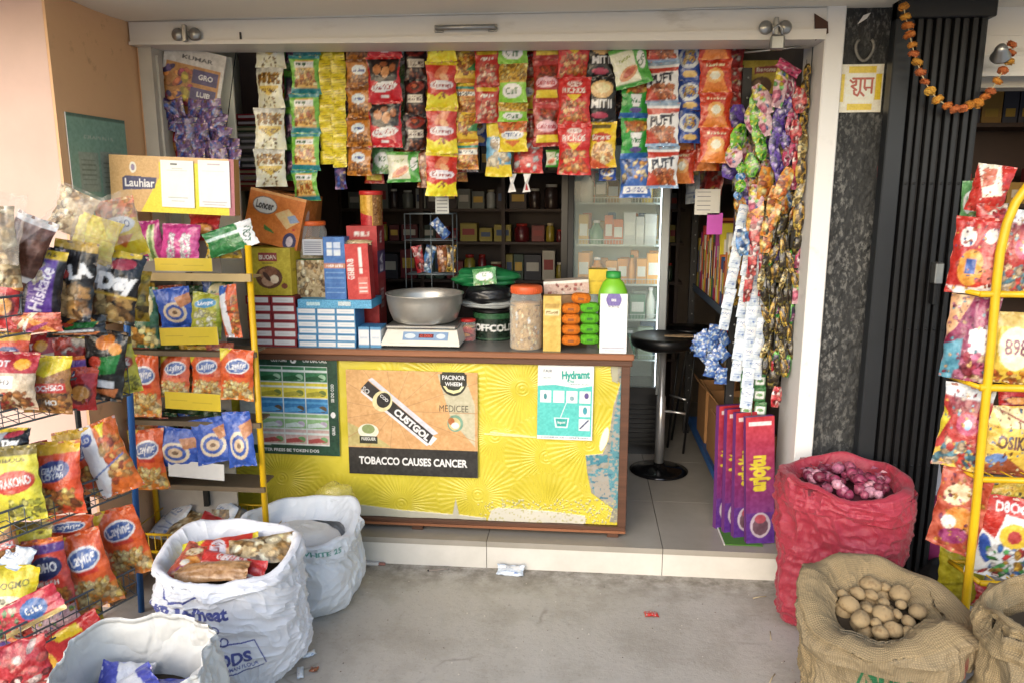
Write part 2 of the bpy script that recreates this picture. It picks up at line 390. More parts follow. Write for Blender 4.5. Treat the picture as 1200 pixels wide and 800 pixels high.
def orient(p, yaw=0, tilt=0, roll=0):
    return Matrix.Translation(Vector(p)) @ rotz(rad(yaw)) @ Matrix.Rotation(rad(tilt), 4, 'X') @ Matrix.Rotation(rad(roll), 4, 'Y')
_seed = [100]
def put(des, px, py, wpx, hpx, Y, label, roll=0, yaw=0, tilt=0, t=.022, name='snack_packet', cat='snack packet', group=None, nu=None, m=None, waist=.07, seal=.07, leaf=0):
    """one packet whose centre stands at a measured point of the plane Y; sizes are real metres from there on"""
    p = at(px, py, Y); s = mpp(p); _seed[0] += 1; mb = MB()
    packet(mb, wpx*s, hpx*s, t, design(des, wpx/hpx), _seed[0], m=m, nu=nu or int(max(20, min(56, wpx*.85))), waist=waist, seal=seal, leaf=leaf)
    return tag(mb.build(name, M=orient(p, yaw, tilt, roll)), label, cat, group)
def boxp(x0, y0, x1, y1, Y, d, des, label, side='b0a080', name='carton', cat='carton', group=None, yaw=0, roll=0, tilt=0, scv=None, top=None, H=None, parent=None, zb=None):
    xm = (x0+x1)/2; ym = (y0+y1)/2; a = at(x0, ym, Y); b = at(x1, ym, Y); lo = at(xm, y1, Y).z; hi = at(xm, y0, Y).z
    if zb is not None: lo = zb
    w = b.x-a.x; h = hi-lo; mb = MB(); cv = design(des, w/h, H or int(max(24, (y1-y0)*1.5)))
    carton(mb, w, h, d, cv, side, scv=design(scv, d/h, cv.H) if scv else None, top=top)
    return tag(mb.build(name, M=orient(((a.x+b.x)/2, Y, lo), yaw, tilt, roll)), label, cat, group)
# ------------------------------------------------------------------ printed designs (x, y in 0..1, y up)
CH = ['d98b2b', 'e8a945', 'c96f1f', 'f0c268', 'b5561a']; NUT = ['a5602a', 'c07c3c', '86451c', 'd49a58']; GOLD = ['d8b04a', 'b98a2c', 'e9cf78', '9c6d20']
D = {}
def snack(key, base, band=None, badge='ffffff', ink='1c2f8a', word='SNAK', food=CH, fy=.28, top=None, bot=None, sub=None, by=.58, br=(.34, .13), fs=.055, nf=70, corner=None, rot=0, n=.05, th=.16, word2=None, rim=None):
    o = [('r', 0, 0, 1, 1, base)]
    if band: o.append(('p', [(0, .42), (1, .55), (1, 0), (0, 0)], band))
    if food: o.append(('f', .08, .08, .92, fy+.1, food, {'size': fs, 'n': nf, 'seed': len(key)*7+3}))
    if corner: o.append(('p', [(0, 1), (.55, 1), (0, .72)], corner))
    if rim: o.append(('e', .5, by, br[0]+.05, br[1]+.03, rim, rot))
    if badge: o.append(('e', .5, by, br[0], br[1], badge, rot))
    if word: o.append(('t', word, .5, by, th, ink, {'rot': rot, 'fit': min(br[0]*1.7, .8), 'bold': .03}))
    if word2: o.append(('t', word2, .5, by-br[1]-.09, .09, 'ffffff', {'fit': .55, 'bold': .03}))
    if sub: o.append(('r', .2, by-br[1]-.1, .8, by-br[1]-.05, sub))
    if top: o.append(('r', 0, .9, 1, 1, top))
    if bot: o.append(('r', 0, 0, 1, .09, bot))
    o += [('r', 0, .965, 1, .975, '00000044'[:6]) if False else ('n', n)]
    D[key] = o
# hanging strips
D['ivory_gold'] = [('r', 0, 0, 1, 1, 'e9e2bf'), ('r', 0, .88, 1, 1, 'c9c8be'), ('f', .1, .62, .9, .84, ['a8741e', 'c8922c', '8a5a14'], {'size': .05, 'n': 60}), ('p', [(.1, .5), (.5, .3), (.9, .5), (.9, .55), (.1, .55)], 'd9b640'), ('t', 'PONEX', .5, .44, .15, '6a4a1e', {'fit': .62}), ('f', .25, .04, .75, .26, ['b48b3a', 'e0cf8c', '7d5a22'], {'size': .035, 'n': 16}), ('n', .06)]
D['green_small'] = [('r', 0, 0, 1, 1, '2f7a2a'), ('r', .15, .2, .85, .8, '2e2340'), ('f', .2, .25, .8, .5, ['b06a9a', 'c9a0b8', '7c3a60'], {'size': .06, 'n': 12}), ('r', 0, .84, 1, 1, '5fb02e'), ('n', .08)]
D['green_teal'] = [('r', 0, 0, 1, 1, '6db536'), ('p', [(.12, .12), (.88, .12), (.8, .9), (.2, .9)], 'e8b25a'), ('f', .15, .26, .85, .62, CH+['f3d79a'], {'size': .06, 'n': 60}), ('r', .14, .7, .82, .84, 'e8ece2'), ('t', 'MOJITZ', .48, .77, .12, '2c5a2c', {'fit': .55}), ('r', 0, .02, 1, .17, '1d7a86'), ('r', 0, .92, 1, 1, '2a8890'), ('n', .06)]
D['yellow_sachet'] = [('r', 0, 0, 1, 1, 'e0c81e')]+[('l', .1, .1+.2*i, .9, .18+.2*i, .05, 'a8941a') for i in range(4)]+[('r', .0, 0, .06, 1, 'b9a41c'), ('n', .08)]
snack('gold_brown', 'b8701e', badge='c8d4ea', word='Latino', ink='2a3f86', food=NUT, br=(.3, .17), by=.62, top='7a4212', fy=.32)
D['red_almond'] = [('r', 0, 0, 1, 1, 'c81420'), ('p', [(0, .95), (1, .95), (.92, .48), (.5, .4), (.08, .5)], '1c1210'), ('e', .3, .72, .13, .11, 'b8703a', 25), ('e', .56, .66, .12, .13, 'c98850', -20), ('e', .78, .76, .1, .09, 'a85f2e'), ('e', .5, .84, .11, .06, '94502a'), ('e', .5, .34, .4, .11, 'dfe0ee', 8), ('t', 'CRUNCHY', .5, .34, .16, 'a01428', {'rot': 4, 'fit': .66}), ('r', .38, .1, .62, .17, 'f0d8d8'), ('r', 0, .95, 1, 1, 'd02028'), ('n', .05)]
D['dark_choc'] = [('r', 0, 0, 1, 1, '231314'), ('e', .5, .78, .42, .16, '8a2418', 10), ('e', .5, .8, .2, .1, '3c1a12'), ('e', .45, .82, .12, .05, 'c2552c'), ('r', .12, .34, .88, .56, 'cabfae'), ('t', 'HEEMS', .5, .45, .2, '3a1410', {'fit': .66}), ('f', .1, .06, .9, .26, ['6b3018', 'a4552a', '3d1c10'], {'size': .06, 'n': 22}), ('n', .06)]
D['red_yellow'] = [('r', 0, 0, 1, 1, 'c62a1e'), ('e', .5, .78, .28, .1, 'd97a50', 40), ('e', .58, .66, .16, .08, 'e0a070', -30), ('p', [(0, 0), (1, 0), (1, .34), (.72, .26), (.5, .36), (.28, .26), (0, .34)], 'ecd318'), ('e', .5, .5, .42, .1, 'd8d0da'), ('t', 'Kurmas', .5, .5, .16, '8f1a1c', {'fit': .66}), ('f', .4, .22, .6, .32, ['a3562a'], {'size': .03, 'n': 10}), ('r', 0, .93, 1, 1, 'd9c018'), ('n', .05)]
D['mixed_chips'] = [('r', 0, 0, 1, 1, 'c9812c'), ('r', 0, .55, 1, .72, 'd8d8cc'), ('t', 'MOEPA', .5, .635, .15, '2b3b52', {'fit': .7}), ('f', .05, .08, .95, .5, CH, {'size': .07, 'n': 60}), ('r', 0, .8, 1, .9, '2b8a7c'), ('p', [(0, .9), (.6, .9), (1, 1), (0, 1)], 'e0c020'), ('n', .06)]
D['chips_green'] = [('r', 0, 0, 1, 1, 'e0b52c'), ('f', .05, .3, .95, .95, CH, {'size': .08, 'n': 60}), ('p', [(1, .7), (1, .35), (.5, .4)], '2c7a3a'), ('r', 0, 0, 1, .12, 'c88020'), ('n', .06)]
D['red_header'] = [('r', 0, 0, 1, 1, 'b8241a'), ('r', .1, .84, .9, .94, 'dcb820'), ('t', 'VIJAYA', .5, .72, .14, 'f0e2d0', {'fit': .6}), ('f', .15, .1, .85, .55, ['d88a5a', 'c23a22', 'e8b89a'], {'size': .07, 'n': 30}), ('n', .05)]
D['gold_lime'] = [('r', 0, 0, 1, 1, '86c832'), ('r', 0, .52, 1, 1, 'c69a2c'), ('f', 0, .58, 1, 1, GOLD, {'size': .045, 'n': 90}), ('e', .5, .3, .36, .19, 'e6efe2'), ('t', 'Cuff', .5, .3, .24, '3a6a3a', {'fit': .45}), ('n', .05)]
D['yellow_badge'] = [('r', 0, 0, 1, 1, 'e3c51c'), ('r', 0, .62, 1, 1, 'c9622c'), ('f', 0, .64, 1, 1, CH, {'size': .06, 'n': 30}), ('e', .5, .55, .42, .14, 'd4dbe8'), ('t', 'CTERO', .5, .55, .17, '24437c', {'fit': .6}), ('p', [(.2, .36), (.8, .36), (.5, .16)], 'd06828'), ('n', .05)]
D['yellow_blue'] = [('r', 0, 0, 1, 1, 'e2c41e'), ('r', 0, .22, 1, .72, '4f93b8'), ('f', .15, .26, .85, .6, ['e9ddc0', 'd8b98a'], {'size': .09, 'n': 20}), ('t', 'Bepo', .5, .66, .14, 'ffffff', {'fit': .5}), ('n', .06)]
D['red_pink'] = [('r', 0, 0, 1, 1, 'a8281c'), ('r', .06, .86, .94, 1, 'c24a4a'), ('f', .15, .5, .85, .8, ['8a3a20', 'c05a30'], {'size': .06, 'n': 30}), ('e', .5, .46, .42, .13, 'e2a8b4'), ('t', 'Lekhania', .5, .46, .18, 'a81424', {'fit': .7}), ('r', .12, .1, .88, .27, 'e4c422'), ('n', .05)]
D['bright_red'] = [('r', 0, 0, 1, 1, 'cc1f1c'), ('e', .5, .86, .22, .06, 'e8c8c0'), ('t', 'RING', .5, .86, .09, 'a01010', {'fit': .3}), ('t', 'RICNOS', .5, .72, .16, 'f2e6d0', {'fit': .7}), ('p', [(.28, .62), (.72, .62), (.5, .48)], 'e6c21e'), ('f', .12, .08, .88, .46, ['e0883a', 'f0b070', 'd05a2c'], {'size': .06, 'n': 50}), ('n', .05)]
D['black_white'] = [('r', 0, 0, 1, 1, '15110f'), ('e', .5, .72, .4, .2, 'd8ac6a'), ('e', .5, .75, .3, .12, 'e8cb92'), ('t', 'MITII', .5, .4, .26, 'f2f2ee', {'fit': .7}), ('e', .45, .14, .28, .07, 'b03a52'), ('n', .04)]
D['yellow_snack'] = [('r', 0, 0, 1, 1, 'e6bb1e'), ('r', .2, .84, .8, .93, '6a5a30'), ('e', .5, .66, .36, .1, 'b83a2a'), ('t', 'Bintens', .5, .66, .14, 'f4ead0', {'fit': .6}), ('e', .55, .32, .4, .25, 'e8c088'), ('f', .2, .14, .9, .46, ['f0cf9a', 'e8a860', 'dd8f48'], {'size': .07, 'n': 26}), ('p', [(0, 0), (.8, 0), (0, .3)], 'c24a20'), ('n', .05)]
D['green_white_big'] = [('r', 0, 0, 1, 1, 'dfe3c2'), ('r', 0, .9, 1, 1, '54a834'), ('p', [(.62, 1), (1, 1), (1, 0), (.72, 0)], '4aa23a'), ('e', .83, .6, .12, .22, 'e4eee0'), ('t', 'Cro', .83, .6, .2, '2a6a2a', {'rot': 60}), ('e', .4, .34, .3, .14, 'd08a58', 25), ('e', .42, .36, .2, .08, 'b84a30', 25), ('t', 'Tikona', .36, .7, .13, '8a9a3a', {'rot': 20}), ('r', 0, 0, 1, .1, '3f9a34'), ('n', .05)]
D['green_blue'] = [('r', 0, 0, 1, 1, '2e9a36'), ('e', .55, .8, .4, .14, 'b06028'), ('f', .2, .7, .9, .9, CH, {'size': .06, 'n': 20}), ('p', [(.3, .64), (.7, .64), (.62, .3), (.38, .3)], 'e2eee0'), ('t', 'Vito', .5, .46, .17, '2a6a3a', {'fit': .36}), ('e', .5, .22, .22, .07, '5a4a8a'), ('r', 0, 0, 1, .14, '2c62b0'), ('n', .05)]
D['blue_box_pack'] = [('r', 0, 0, 1, 1, '2a5aa8'), ('f', .1, .45, .9, .9, ['e0a050', '2a3a6a', 'd8c08a'], {'size': .08, 'n': 20}), ('r', .1, .1, .9, .3, 'dfe6f4'), ('t', 'CHIPZO', .5, .2, .16, '1c3a90', {'fit': .6}), ('n', .05)]
D['puff'] = [('r', 0, 0, 1, 1, 'e8e6e6'), ('p', [(0, .86), (1, .86), (1, .78), (0, .72)], 'b8321e'), ('f', .12, .1, .88, .42, ['c8622c', 'd98048', 'b04a20'], {'size': .07, 'n': 60}), ('p', [(0, 0), (.5, .0), (.16, .34), (0, .4)], 'b8381e'), ('t', 'PUFT', .48, .6, .3, '1c1c2e', {'fit': .76, 'rot': 6, 'bold': .05}), ('r', 0, .92, 1, 1, '8aa2b8'), ('r', 0, 0, 1, .06, '7a9cc0'), ('n', .04)]
D['blue_round'] = [('r', 0, 0, 1, 1, '2448a0'), ('e', .5, .62, .42, .3, 'cfd8ea'), ('e', .5, .64, .3, .21, '3a5ab0'), ('f', .32, .5, .72, .8, ['e6c060', 'f0dca0', 'd8a040'], {'size': .06, 'n': 20}), ('e', .55, .18, .3, .1, 'd8b060'), ('n', .05)]
D['red_orange'] = [('r', 0, 0, 1, 1, 'c43418'), ('p', [(.1, 0), (.9, 0), (.72, .6), (.28, .6)], 'dd7a28'), ('e', .5, .52, .28, .22, 'e8a04a'), ('e', .5, .52, .16, .13, 'f0dcc0'), ('t', 'Kurkes', .5, .84, .12, 'f2d8b0', {'fit': .6}), ('n', .05)]
D['green_clear'] = [('r', 0, 0, 1, 1, '5c9a5c'), ('e', .5, .5, .4, .28, 'dce8da'), ('t', 'KS', .5, .55, .26, '4a7a4a'), ('f', .1, .02, .9, .3, ['9ac070', 'e0e6c8'], {'size': .08, 'n': 14}), ('n', .08)]
D['red_white_sachet'] = [('r', 0, 0, 1, 1, 'c8322c'), ('f', .1, .1, .9, .8, ['e8e0dc', 'd84a40', 'f0f0ee'], {'size': .1, 'n': 16}), ('n', .06)]
D['brown_sachet'] = [('r', 0, 0, 1, 1, '8a4a2a'), ('f', .1, .1, .9, .9, NUT+['d8a890'], {'size': .09, 'n': 20}), ('n', .08)]
# shelf packets
D['laying'] = [('r', 0, 0, 1, 1, 'd9541e'), ('p', [(0, 1), (.34, 1), (0, .74)], 'e8c422'), ('p', [(1, .3), (1, 0), (0, 0), (0, .16)], 'd07824'), ('e', .54, .68, .36, .15, 'dfe6f2', 8), ('e', .54, .68, .33, .12, '3c5c9c', 8), ('t', 'Laying', .54, .68, .2, 'f2f4fa', {'fit': .54, 'rot': 6}), ('r', .3, .48, .78, .54, 'c23020'), ('f', .12, .07, .92, .38, ['e0b85c', 'f0d084', 'd09038', 'e6cc90'], {'size': .05, 'n': 80}), ('n', .05)]
D['orange_bowl'] = [('r', 0, 0, 1, 1, 'd8461c'), ('e', .5, .62, .34, .14, '2a3c7a', 10), ('t', 'GRAND', .5, .65, .11, 'f0e8e0', {'fit': .44, 'rot': 8}), ('t', 'LOYAS', .5, .56, .11, 'f0e8e0', {'fit': .42, 'rot': 8}), ('p', [(0, 1), (1, 1), (1, .86), (0, .82)], 'd8a820'), ('f', .1, .06, .9, .36, ['d89a3a', 'c06a28', 'e8c060', '9a4a1c'], {'size': .06, 'n': 60}), ('n', .05)]
D['purple_orange'] = [('r', 0, 0, 1, 1, 'c23a2c'), ('r', 0, .78, 1, .92, '5a3a8a'), ('e', .5, .56, .4, .18, '22305e', 10), ('t', 'LOHO', .5, .57, .2, 'f2f2f2', {'fit': .56}), ('t', 'MERISH', .5, .33, .1, 'f4dcd0', {'fit': .5}), ('f', .1, .04, .9, .2, CH, {'size': .06, 'n': 30}), ('r', 0, .93, 1, 1, 'd86a28'), ('n', .05)]
D['trakond'] = [('r', 0, 0, 1, 1, 'd8cc34'), ('r', 0, .88, 1, 1, '7a6a2c'), ('t', 'NEEODE', .5, .83, .08, '6a5a20', {'fit': .6}), ('e', .52, .55, .42, .15, 'c23a2c', 6), ('t', 'TRAKOND', .52, .55, .16, 'f4ead8', {'fit': .68, 'rot': 5}), ('f', .3, .06, .95, .28, ['b8b83a', 'e6de70', '98942a'], {'size': .05, 'n': 30}), ('n', .05)]
D['yellow_bag'] = [('r', 0, 0, 1, 1, 'e0c820'), ('t', 'QOGMO', .5, .66, .17, '5a5a1e', {'fit': .7, 'rot': 10}), ('e', .5, .3, .4, .2, 'dcd6b0'), ('f', .2, .12, .8, .4, ['8a8a7a', 'd8d0b0'], {'size': .05, 'n': 20}), ('n', .06)]
D['ochsko'] = [('r', 0, 0, 1, 1, '9a6428'), ('p', [(0, 1), (1, 1), (1, .8), (.5, .64), (0, .8)], 'e0c41c'), ('f', .05, .05, .95, .6, NUT+['5a3414'], {'size': .05, 'n': 60}), ('r', .3, .38, .92, .54, 'c23028'), ('t', 'OCHSKO', .61, .46, .13, 'f8f0e8', {'fit': .54, 'rot': 3}), ('t', 'HO', .62, .2, .13, 'f0e6d8'), ('n', .05)]
D['hot_red'] = [('r', 0, 0, 1, 1, 'c8b090'), ('r', 0, .66, 1, 1, 'b02428'), ('t', 'HOT', .3, .8, .15, 'f4e8d8'), ('e', .72, .8, .16, .09, 'e8a020'), ('r', .08, .4, .6, .6, 'e6ddd0'), ('t', 'KRED', .34, .5, .12, '2a2a3a', {'fit': .4}), ('f', .1, .04, .9, .34, NUT+['a83a2a'], {'size': .06, 'n': 40}), ('n', .05)]
D['purple_bag'] = [('r', 0, 0, 1, 1, '1c1620'), ('p', [(.18, .84), (.82, .84), (.82, 0), (.18, 0)], '52308a'), ('r', .0, .84, 1, .96, 'c8a820'), ('t', 'AMRA', .5, .9, .07, '1c1620', {'fit': .5}), ('t', 'Hiskate', .52, .45, .22, 'd8cce8', {'rot': 78, 'wx': .9}), ('f', .2, .55, .5, .78, ['c8b090', 'e0d0b0'], {'size': .05, 'n': 12}), ('n', .06)]
D['black_la'] = [('r', 0, 0, 1, 1, '18171a'), ('p', [(0, 1), (1, 1), (1, .86), (0, .9)], 'b8942a'), ('t', 'LA', .66, .62, .24, 'f0f0f0', {'rot': 14, 'bold': .06}), ('e', .3, .56, .12, .06, 'b83a34'), ('f', .1, .04, .9, .4, ['c89048', 'e0b070', '8a5a28'], {'size': .08, 'n': 26}), ('n', .05)]
D['black_day'] = [('r', 0, 0, 1, 1, '151416'), ('p', [(.0, 1), (.5, 1), (.2, .5), (0, .5)], '8e9298'), ('t', 'Day', .56, .54, .3, 'f4f4f2', {'rot': 6, 'bold': .07}), ('p', [(.1, .86), (.9, .94), (.9, 1), (.1, 1)], 'd8b828'), ('e', .6, .82, .26, .08, 'a8283a', 12), ('f', .1, .04, .9, .34, ['c89a50', 'd8b878', '7a5428'], {'size': .09, 'n': 22}), ('r', 0, .36, 1, .4, 'c8a030'), ('n', .05)]
D['brown_bag'] = [('r', 0, 0, 1, 1, '5c3424'), ('r', 0, .14, 1, .22, 'e6e0d8'), ('r', 0, .0, 1, .05, 'c87a2a'), ('r', 0, .9, 1, 1, 'd8ccc4'), ('p', [(.2, .9), (.7, .9), (.3, .5)], 'a88878'), ('p', [(.5, .7), (.9, .74), (.8, .3)], '7c5040'), ('n', .12)]
D['black_veg'] = [('r', 0, 0, 1, 1, '1c1d1c'), ('e', .5, .84, .22, .1, 'e07a1c', 30), ('e', .75, .76, .16, .08, 'e8902c', -30), ('p', [(.3, .6), (.9, .7), (.8, .42), (.3, .36)], '1f7a34'), ('e', .3, .55, .16, .08, 'c83a24'), ('r', .2, .2, .8, .3, 'c8ccd0'), ('p', [(.1, .14), (.9, .2), (.8, .06)], 'c06a34'), ('n', .06)]
D['orange_white_blue'] = [('r', 0, 0, 1, 1, 'd9661e'), ('p', [(0, 1), (.42, 1), (.5, .3), (.2, 0), (0, 0)], 'e2e4ea'), ('e', .2, .82, .18, .08, '2c4a9a', 20), ('t', 'LO', .2, .82, .09, 'f4f4fa'), ('p', [(.5, .96), (.72, .96), (.62, .76)], 'e6d020'), ('f', .5, .2, .95, .75, ['e08a38', 'c85020', 'e8b060'], {'size': .06, 'n': 40}), ('l', 0, .3, .9, .5, .02, '3a62a8'), ('n', .05)]
D['popcorn_pink'] = [('r', 0, 0, 1, 1, 'c43a86'), ('f', .2, .08, .38, .72, ['f0e8ee', 'e0c8d8'], {'size': .055, 'n': 40}), ('f', .56, .08, .8, .72, ['f4f0f0', 'e6d6e0'], {'size': .055, 'n': 50}), ('r', 0, .88, 1, 1, 'a82c70'), ('n', .06)]
D['pink_green'] = [('r', 0, 0, 1, 1, 'b03078'), ('p', [(.5, .9), (.8, .9), (.6, 0), (.2, 0)], 'b8c890'), ('p', [(.58, .9), (.72, .9), (.5, 0), (.34, 0)], '6a8a4a'), ('n', .06)]
D['red_noodle'] = [('r', 0, 0, 1, 1, 'c02a2a'), ('e', .5, .4, .4, .25, '7a1c18'), ('e', .5, .42, .32, .17, 'd08a3a'), ('r', 0, .86, 1, 1, 'd85030'), ('n', .06)]
D['green_tilt'] = [('r', 0, 0, 1, 1, '2a7a3c'), ('r', 0, .62, 1, .74, 'b8d0c8'), ('p', [(.7, 1), (1, 1), (1, 0), (.78, 0)], 'dfe8ea'), ('t', 'LOLI', .87, .5, .4, '1c5a34', {'rot': 70, 'wx': .7}), ('n', .06)]
D['gold_bean'] = [('r', 0, 0, 1, 1, 'b89420'), ('f', .05, .1, .95, .9, ['d8c040', 'a07a1c', 'e8dc80', '6a5418'], {'size': .12, 'n': 20}), ('n', .06)]
D['marino'] = [('r', 0, 0, 1, 1, '1f5a3a'), ('p', [(0, 1), (.4, 1), (0, .6)], '2c4a90'), ('e', .52, .68, .34, .24, 'd8c890'), ('t', 'MARINO', .52, .72, .11, '2c5a34', {'fit': .5}), ('e', .52, .6, .22, .08, 'e08a4a'), ('r', 0, .3, 1, .36, '14402a'), ('f', .1, .04, .9, .28, ['e0b850', 'c88828', 'e8d890'], {'size': .08, 'n': 20}), ('n', .05)]
D['blue_donut'] = [('r', 0, 0, 1, 1, '2f56b4'), ('e', .5, .4, .34, .26, 'e0c8a8'), ('e', .5, .4, .26, .19, '3658a8'), ('e', .5, .4, .18, .12, 'd8b890'), ('e', .5, .4, .08, .05, '7a5a40'), ('p', [(.55, .75), (1, .85), (1, .6), (.7, .5)], 'c07a4a'), ('n', .05)]
D['lime_popcorn'] = [('r', 0, 0, 1, 1, 'a8a828'), ('e', .45, .78, .36, .1, '3a8ab8', 14), ('t', 'Loops', .45, .78, .12, 'f2f4f0', {'rot': 12, 'fit': .5}), ('f', .15, .05, .85, .6, ['e8e49a', 'd0c860', 'f4f0c0'], {'size': .06, 'n': 60}), ('p', [(.8, 1), (1, 1), (1, 0), (.9, 0)], '8a9a20'), ('n', .06)]
D['orange_white'] = [('r', 0, 0, 1, 1, 'd8561c'), ('p', [(0, .85), (.45, .85), (.6, 0), (.2, 0)], 'dfe0ea'), ('p', [(0, 1), (.5, 1), (.4, .86), (0, .8)], '2f5fb0'), ('f', .6, .1, .95, .8, CH, {'size': .05, 'n': 30}), ('n', .06)]
D['green_red'] = [('r', 0, 0, 1, 1, '2c4a24'), ('e', .5, .5, .35, .25, 'd8c8a0'), ('e', .5, .42, .28, .15, '8a2c34'), ('n', .08)]
D['red_big'] = [('r', 0, 0, 1, 1, 'c41c22'), ('e', .22, .56, .14, .24, 'e0a830'), ('t', 'ITO', .22, .6, .17, 'b81c1c', {'fit': .16}), ('t', 'NPENG', .64, .3, .36, 'f4e8ea', {'fit': .62, 'rot': 4, 'bold': .05}), ('p', [(.45, .95), (.75, .95), (.8, .75), (.5, .8)], 'e4c41c'), ('n', .04)]
D['red_long'] = [('r', 0, 0, 1, 1, 'b8283a'), ('e', .62, .5, .2, .34, '2c5a9a'), ('t', 'Goldo', .62, .5, .3, 'f0e8d0', {'fit': .25}), ('r', 0, 0, 1, .18, 'c8b070'), ('f', .05, .1, .4, .8, ['d8c0a0', 'a84a3a', '4a7a4a'], {'size': .12, 'n': 14}), ('n', .06)]
D['red_white_r'] = [('r', 0, 0, 1, 1, 'b8281f'), ('p', [(0, 1), (.6, 1), (.9, .4), (.4, .3)], 'e2d8c4'), ('p', [(.2, .9), (.55, .92), (.6, .6), (.3, .5)], 'c8705a'), ('n', .07)]
D['red_people'] = [('r', 0, 0, 1, 1, 'b4241c'), ('e', .3, .74, .17, .13, 'd8d4cc'), ('e', .75, .76, .13, .1, 'd8ccc4'), ('e', .45, .34, .26, .24, 'd89030'), ('r', .34, .26, .56, .46, '2a4c9a'), ('p', [(0, .1), (.2, 0), (.9, 0), (1, .2), (.6, .08)], 'd8ccc4'), ('r', .7, .16, .9, .5, 'c86a5a'), ('n', .08)]
D['pink_purple'] = [('r', 0, 0, 1, 1, '8a2c50'), ('p', [(0, 1), (.5, 1), (.2, .6), (0, .5)], 'd8a070'), ('p', [(.5, .6), (1, .7), (1, .3), (.55, .35)], 'd8d0d8'), ('p', [(0, .4), (.4, .5), (.4, 0), (0, 0)], '4a8aa0'), ('f', .4, .0, 1, .3, ['e0c0a0', 'a83a4a', 'c86a8a'], {'size': .07, 'n': 20}), ('n', .1)]
D['orange_swirl'] = [('r', 0, 0, 1, 1, 'b85038'), ('e', .4, .7, .3, .12, 'e8c8a0', 40), ('e', .6, .4, .34, .16, 'dd8a38', -30), ('e', .5, .2, .3, .1, '9a3a6a', 20), ('e', .35, .35, .16, .08, 'f0e0c8', 60), ('n', .12)]
D['yellow_eight'] = [('r', 0, 0, 1, 1, 'dcb93a'), ('r', 0, .8, 1, 1, 'cdb060'), ('e', .5, .5, .42, .3, 'eadfb0'), ('t', '898', .5, .52, .3, '7a3c50', {'fit': .55}), ('f', .05, .02, .95, .18, CH, {'size': .05, 'n': 20}), ('n', .06)]
D['yellow_osik'] = [('r', 0, 0, 1, 1, 'd8b23a'), ('p', [(.1, 1), (1, .96), (1, .72), (.3, .7)], 'e2cf98'), ('t', 'OSIKK', .6, .5, .24, '5a3a34', {'fit': .7, 'bold': .05}), ('p', [(0, .1), (.5, .28), (.9, .1), (1, 0), (0, 0)], '9a4a28'), ('e', .3, .25, .2, .08, '5a7ab0', 15), ('p', [(.1, 1), (.14, 1), (1, .72), (1, .68)], '8a2c28'), ('n', .07)]
D['red_white_flower'] = [('r', 0, 0, 1, 1, 'e0dcd4'), ('p', [(0, 1), (1, 1), (1, .76), (.4, .8), (.3, .5), (0, .6)], 'b8281f'), ('t', 'D8OO', .5, .88, .15, 'f0e8e0', {'fit': .6}), ('e', .62, .56, .26, .15, 'dcb428'), ('e', .62, .55, .12, .08, 'b83a34'), ('e', .2, .36, .1, .18, '3050a0', 20), ('f', .3, .05, .95, .42, ['b8282c', 'e0a030', '3a6aa8', 'e8e0d8', '4a9a4a'], {'size': .045, 'n': 50}), ('n', .06)]
D['red_white_top'] = [('r', 0, 0, 1, 1, 'b0302c'), ('r', 0, .84, 1, 1, 'c8ccd0'), ('r', .1, .7, .9, .84, '8a1c22'), ('e', .6, .55, .25, .13, 'b84a6a'), ('e', .6, .55, .08, .06, '9ac0e0'), ('p', [(0, .2), (.6, .36), (1, .1), (1, 0), (0, 0)], 'd8b040'), ('p', [(0, .7), (.2, .6), (0, .3)], 'e0c830'), ('f', .1, .05, .9, .3, ['c8443a', 'e8c8a0', '5a8a9a'], {'size': .06, 'n': 30}), ('n', .08)]
D['red_small_r'] = [('r', 0, 0, 1, 1, 'b8302c'), ('f', 0, 0, 1, 1, ['e0d0c0', '8a1c20', 'd8a040', 'c84a3a'], {'size': .12, 'n': 24}), ('n', .1)]
D['napkin'] = [('r', 0, 0, 1, 1, 'e4c832'), ('l', 0, .5, 1, .56, .03, 'c8a820'), ('l', .2, 0, .3, .5, .02, 'c8aa24'), ('l', .6, .5, .7, 1, .02, 'ccae28'), ('r', 0, 0, 1, .12, 'b89c28'), ('n', .08)]
D['yellow_plain'] = [('r', 0, 0, 1, 1, 'c0b41e'), ('p', [(0, .3), (1, .5), (1, .44), (0, .26)], '9a9014'), ('n', .1)]
D['clear_snack'] = [('r', 0, 0, 1, 1, 'b09a70'), ('f', 0, 0, 1, 1, ['d8b880', 'b08850', 'e8d8b0', '8a6a40'], {'size': .08, 'n': 60}), ('n', .1)]
# cartons and boxes
D['sign_box'] = [('r', 0, 0, 1, 1, 'caa063'), ('p', [(.24, 0), (.4, .62), (.4, 1), (.96, 1), (.96, 0)], 'e2d026'), ('r', .4, .9, 1, 1, 'd2a870'), ('r', .955, 0, 1, 1, 'a8606a'), ('e', .19, .79, .028, .1, 'e8dcc8'), ('e', .19, .79, .016, .06, '8a7a9a'), ('p', [(.1, .6), (.13, .64), (.38, .62), (.36, .42), (.1, .38)], '3c3f66'), ('t', 'Lauhiar', .24, .52, .2, 'f0ece4', {'fit': .24})]
D['qr_card_green'] = [('r', 0, 0, 1, 1, 'e9eae6'), ('r', .3, .9, .5, .94, '3c4a44'), ('r', .18, .78, .8, .795, '9aa8a0'), ('r', .2, .2, .8, .215, '9aa8a0'), ('r', .3, .13, .7, .145, 'a8b0aa'), ('r', .34, .82, .66, .835, 'b0b8b0')]
D['qr_card_white'] = [('r', 0, 0, 1, 1, 'eceae8'), ('r', .3, .9, .7, .93, 'a89aa0'), ('r', .12, .76, .85, .775, 'b8b0b4'), ('r', .1, .1, .9, .115, 'a09aa0'), ('r', .16, .05, .84, .06, 'a8a2a8')]
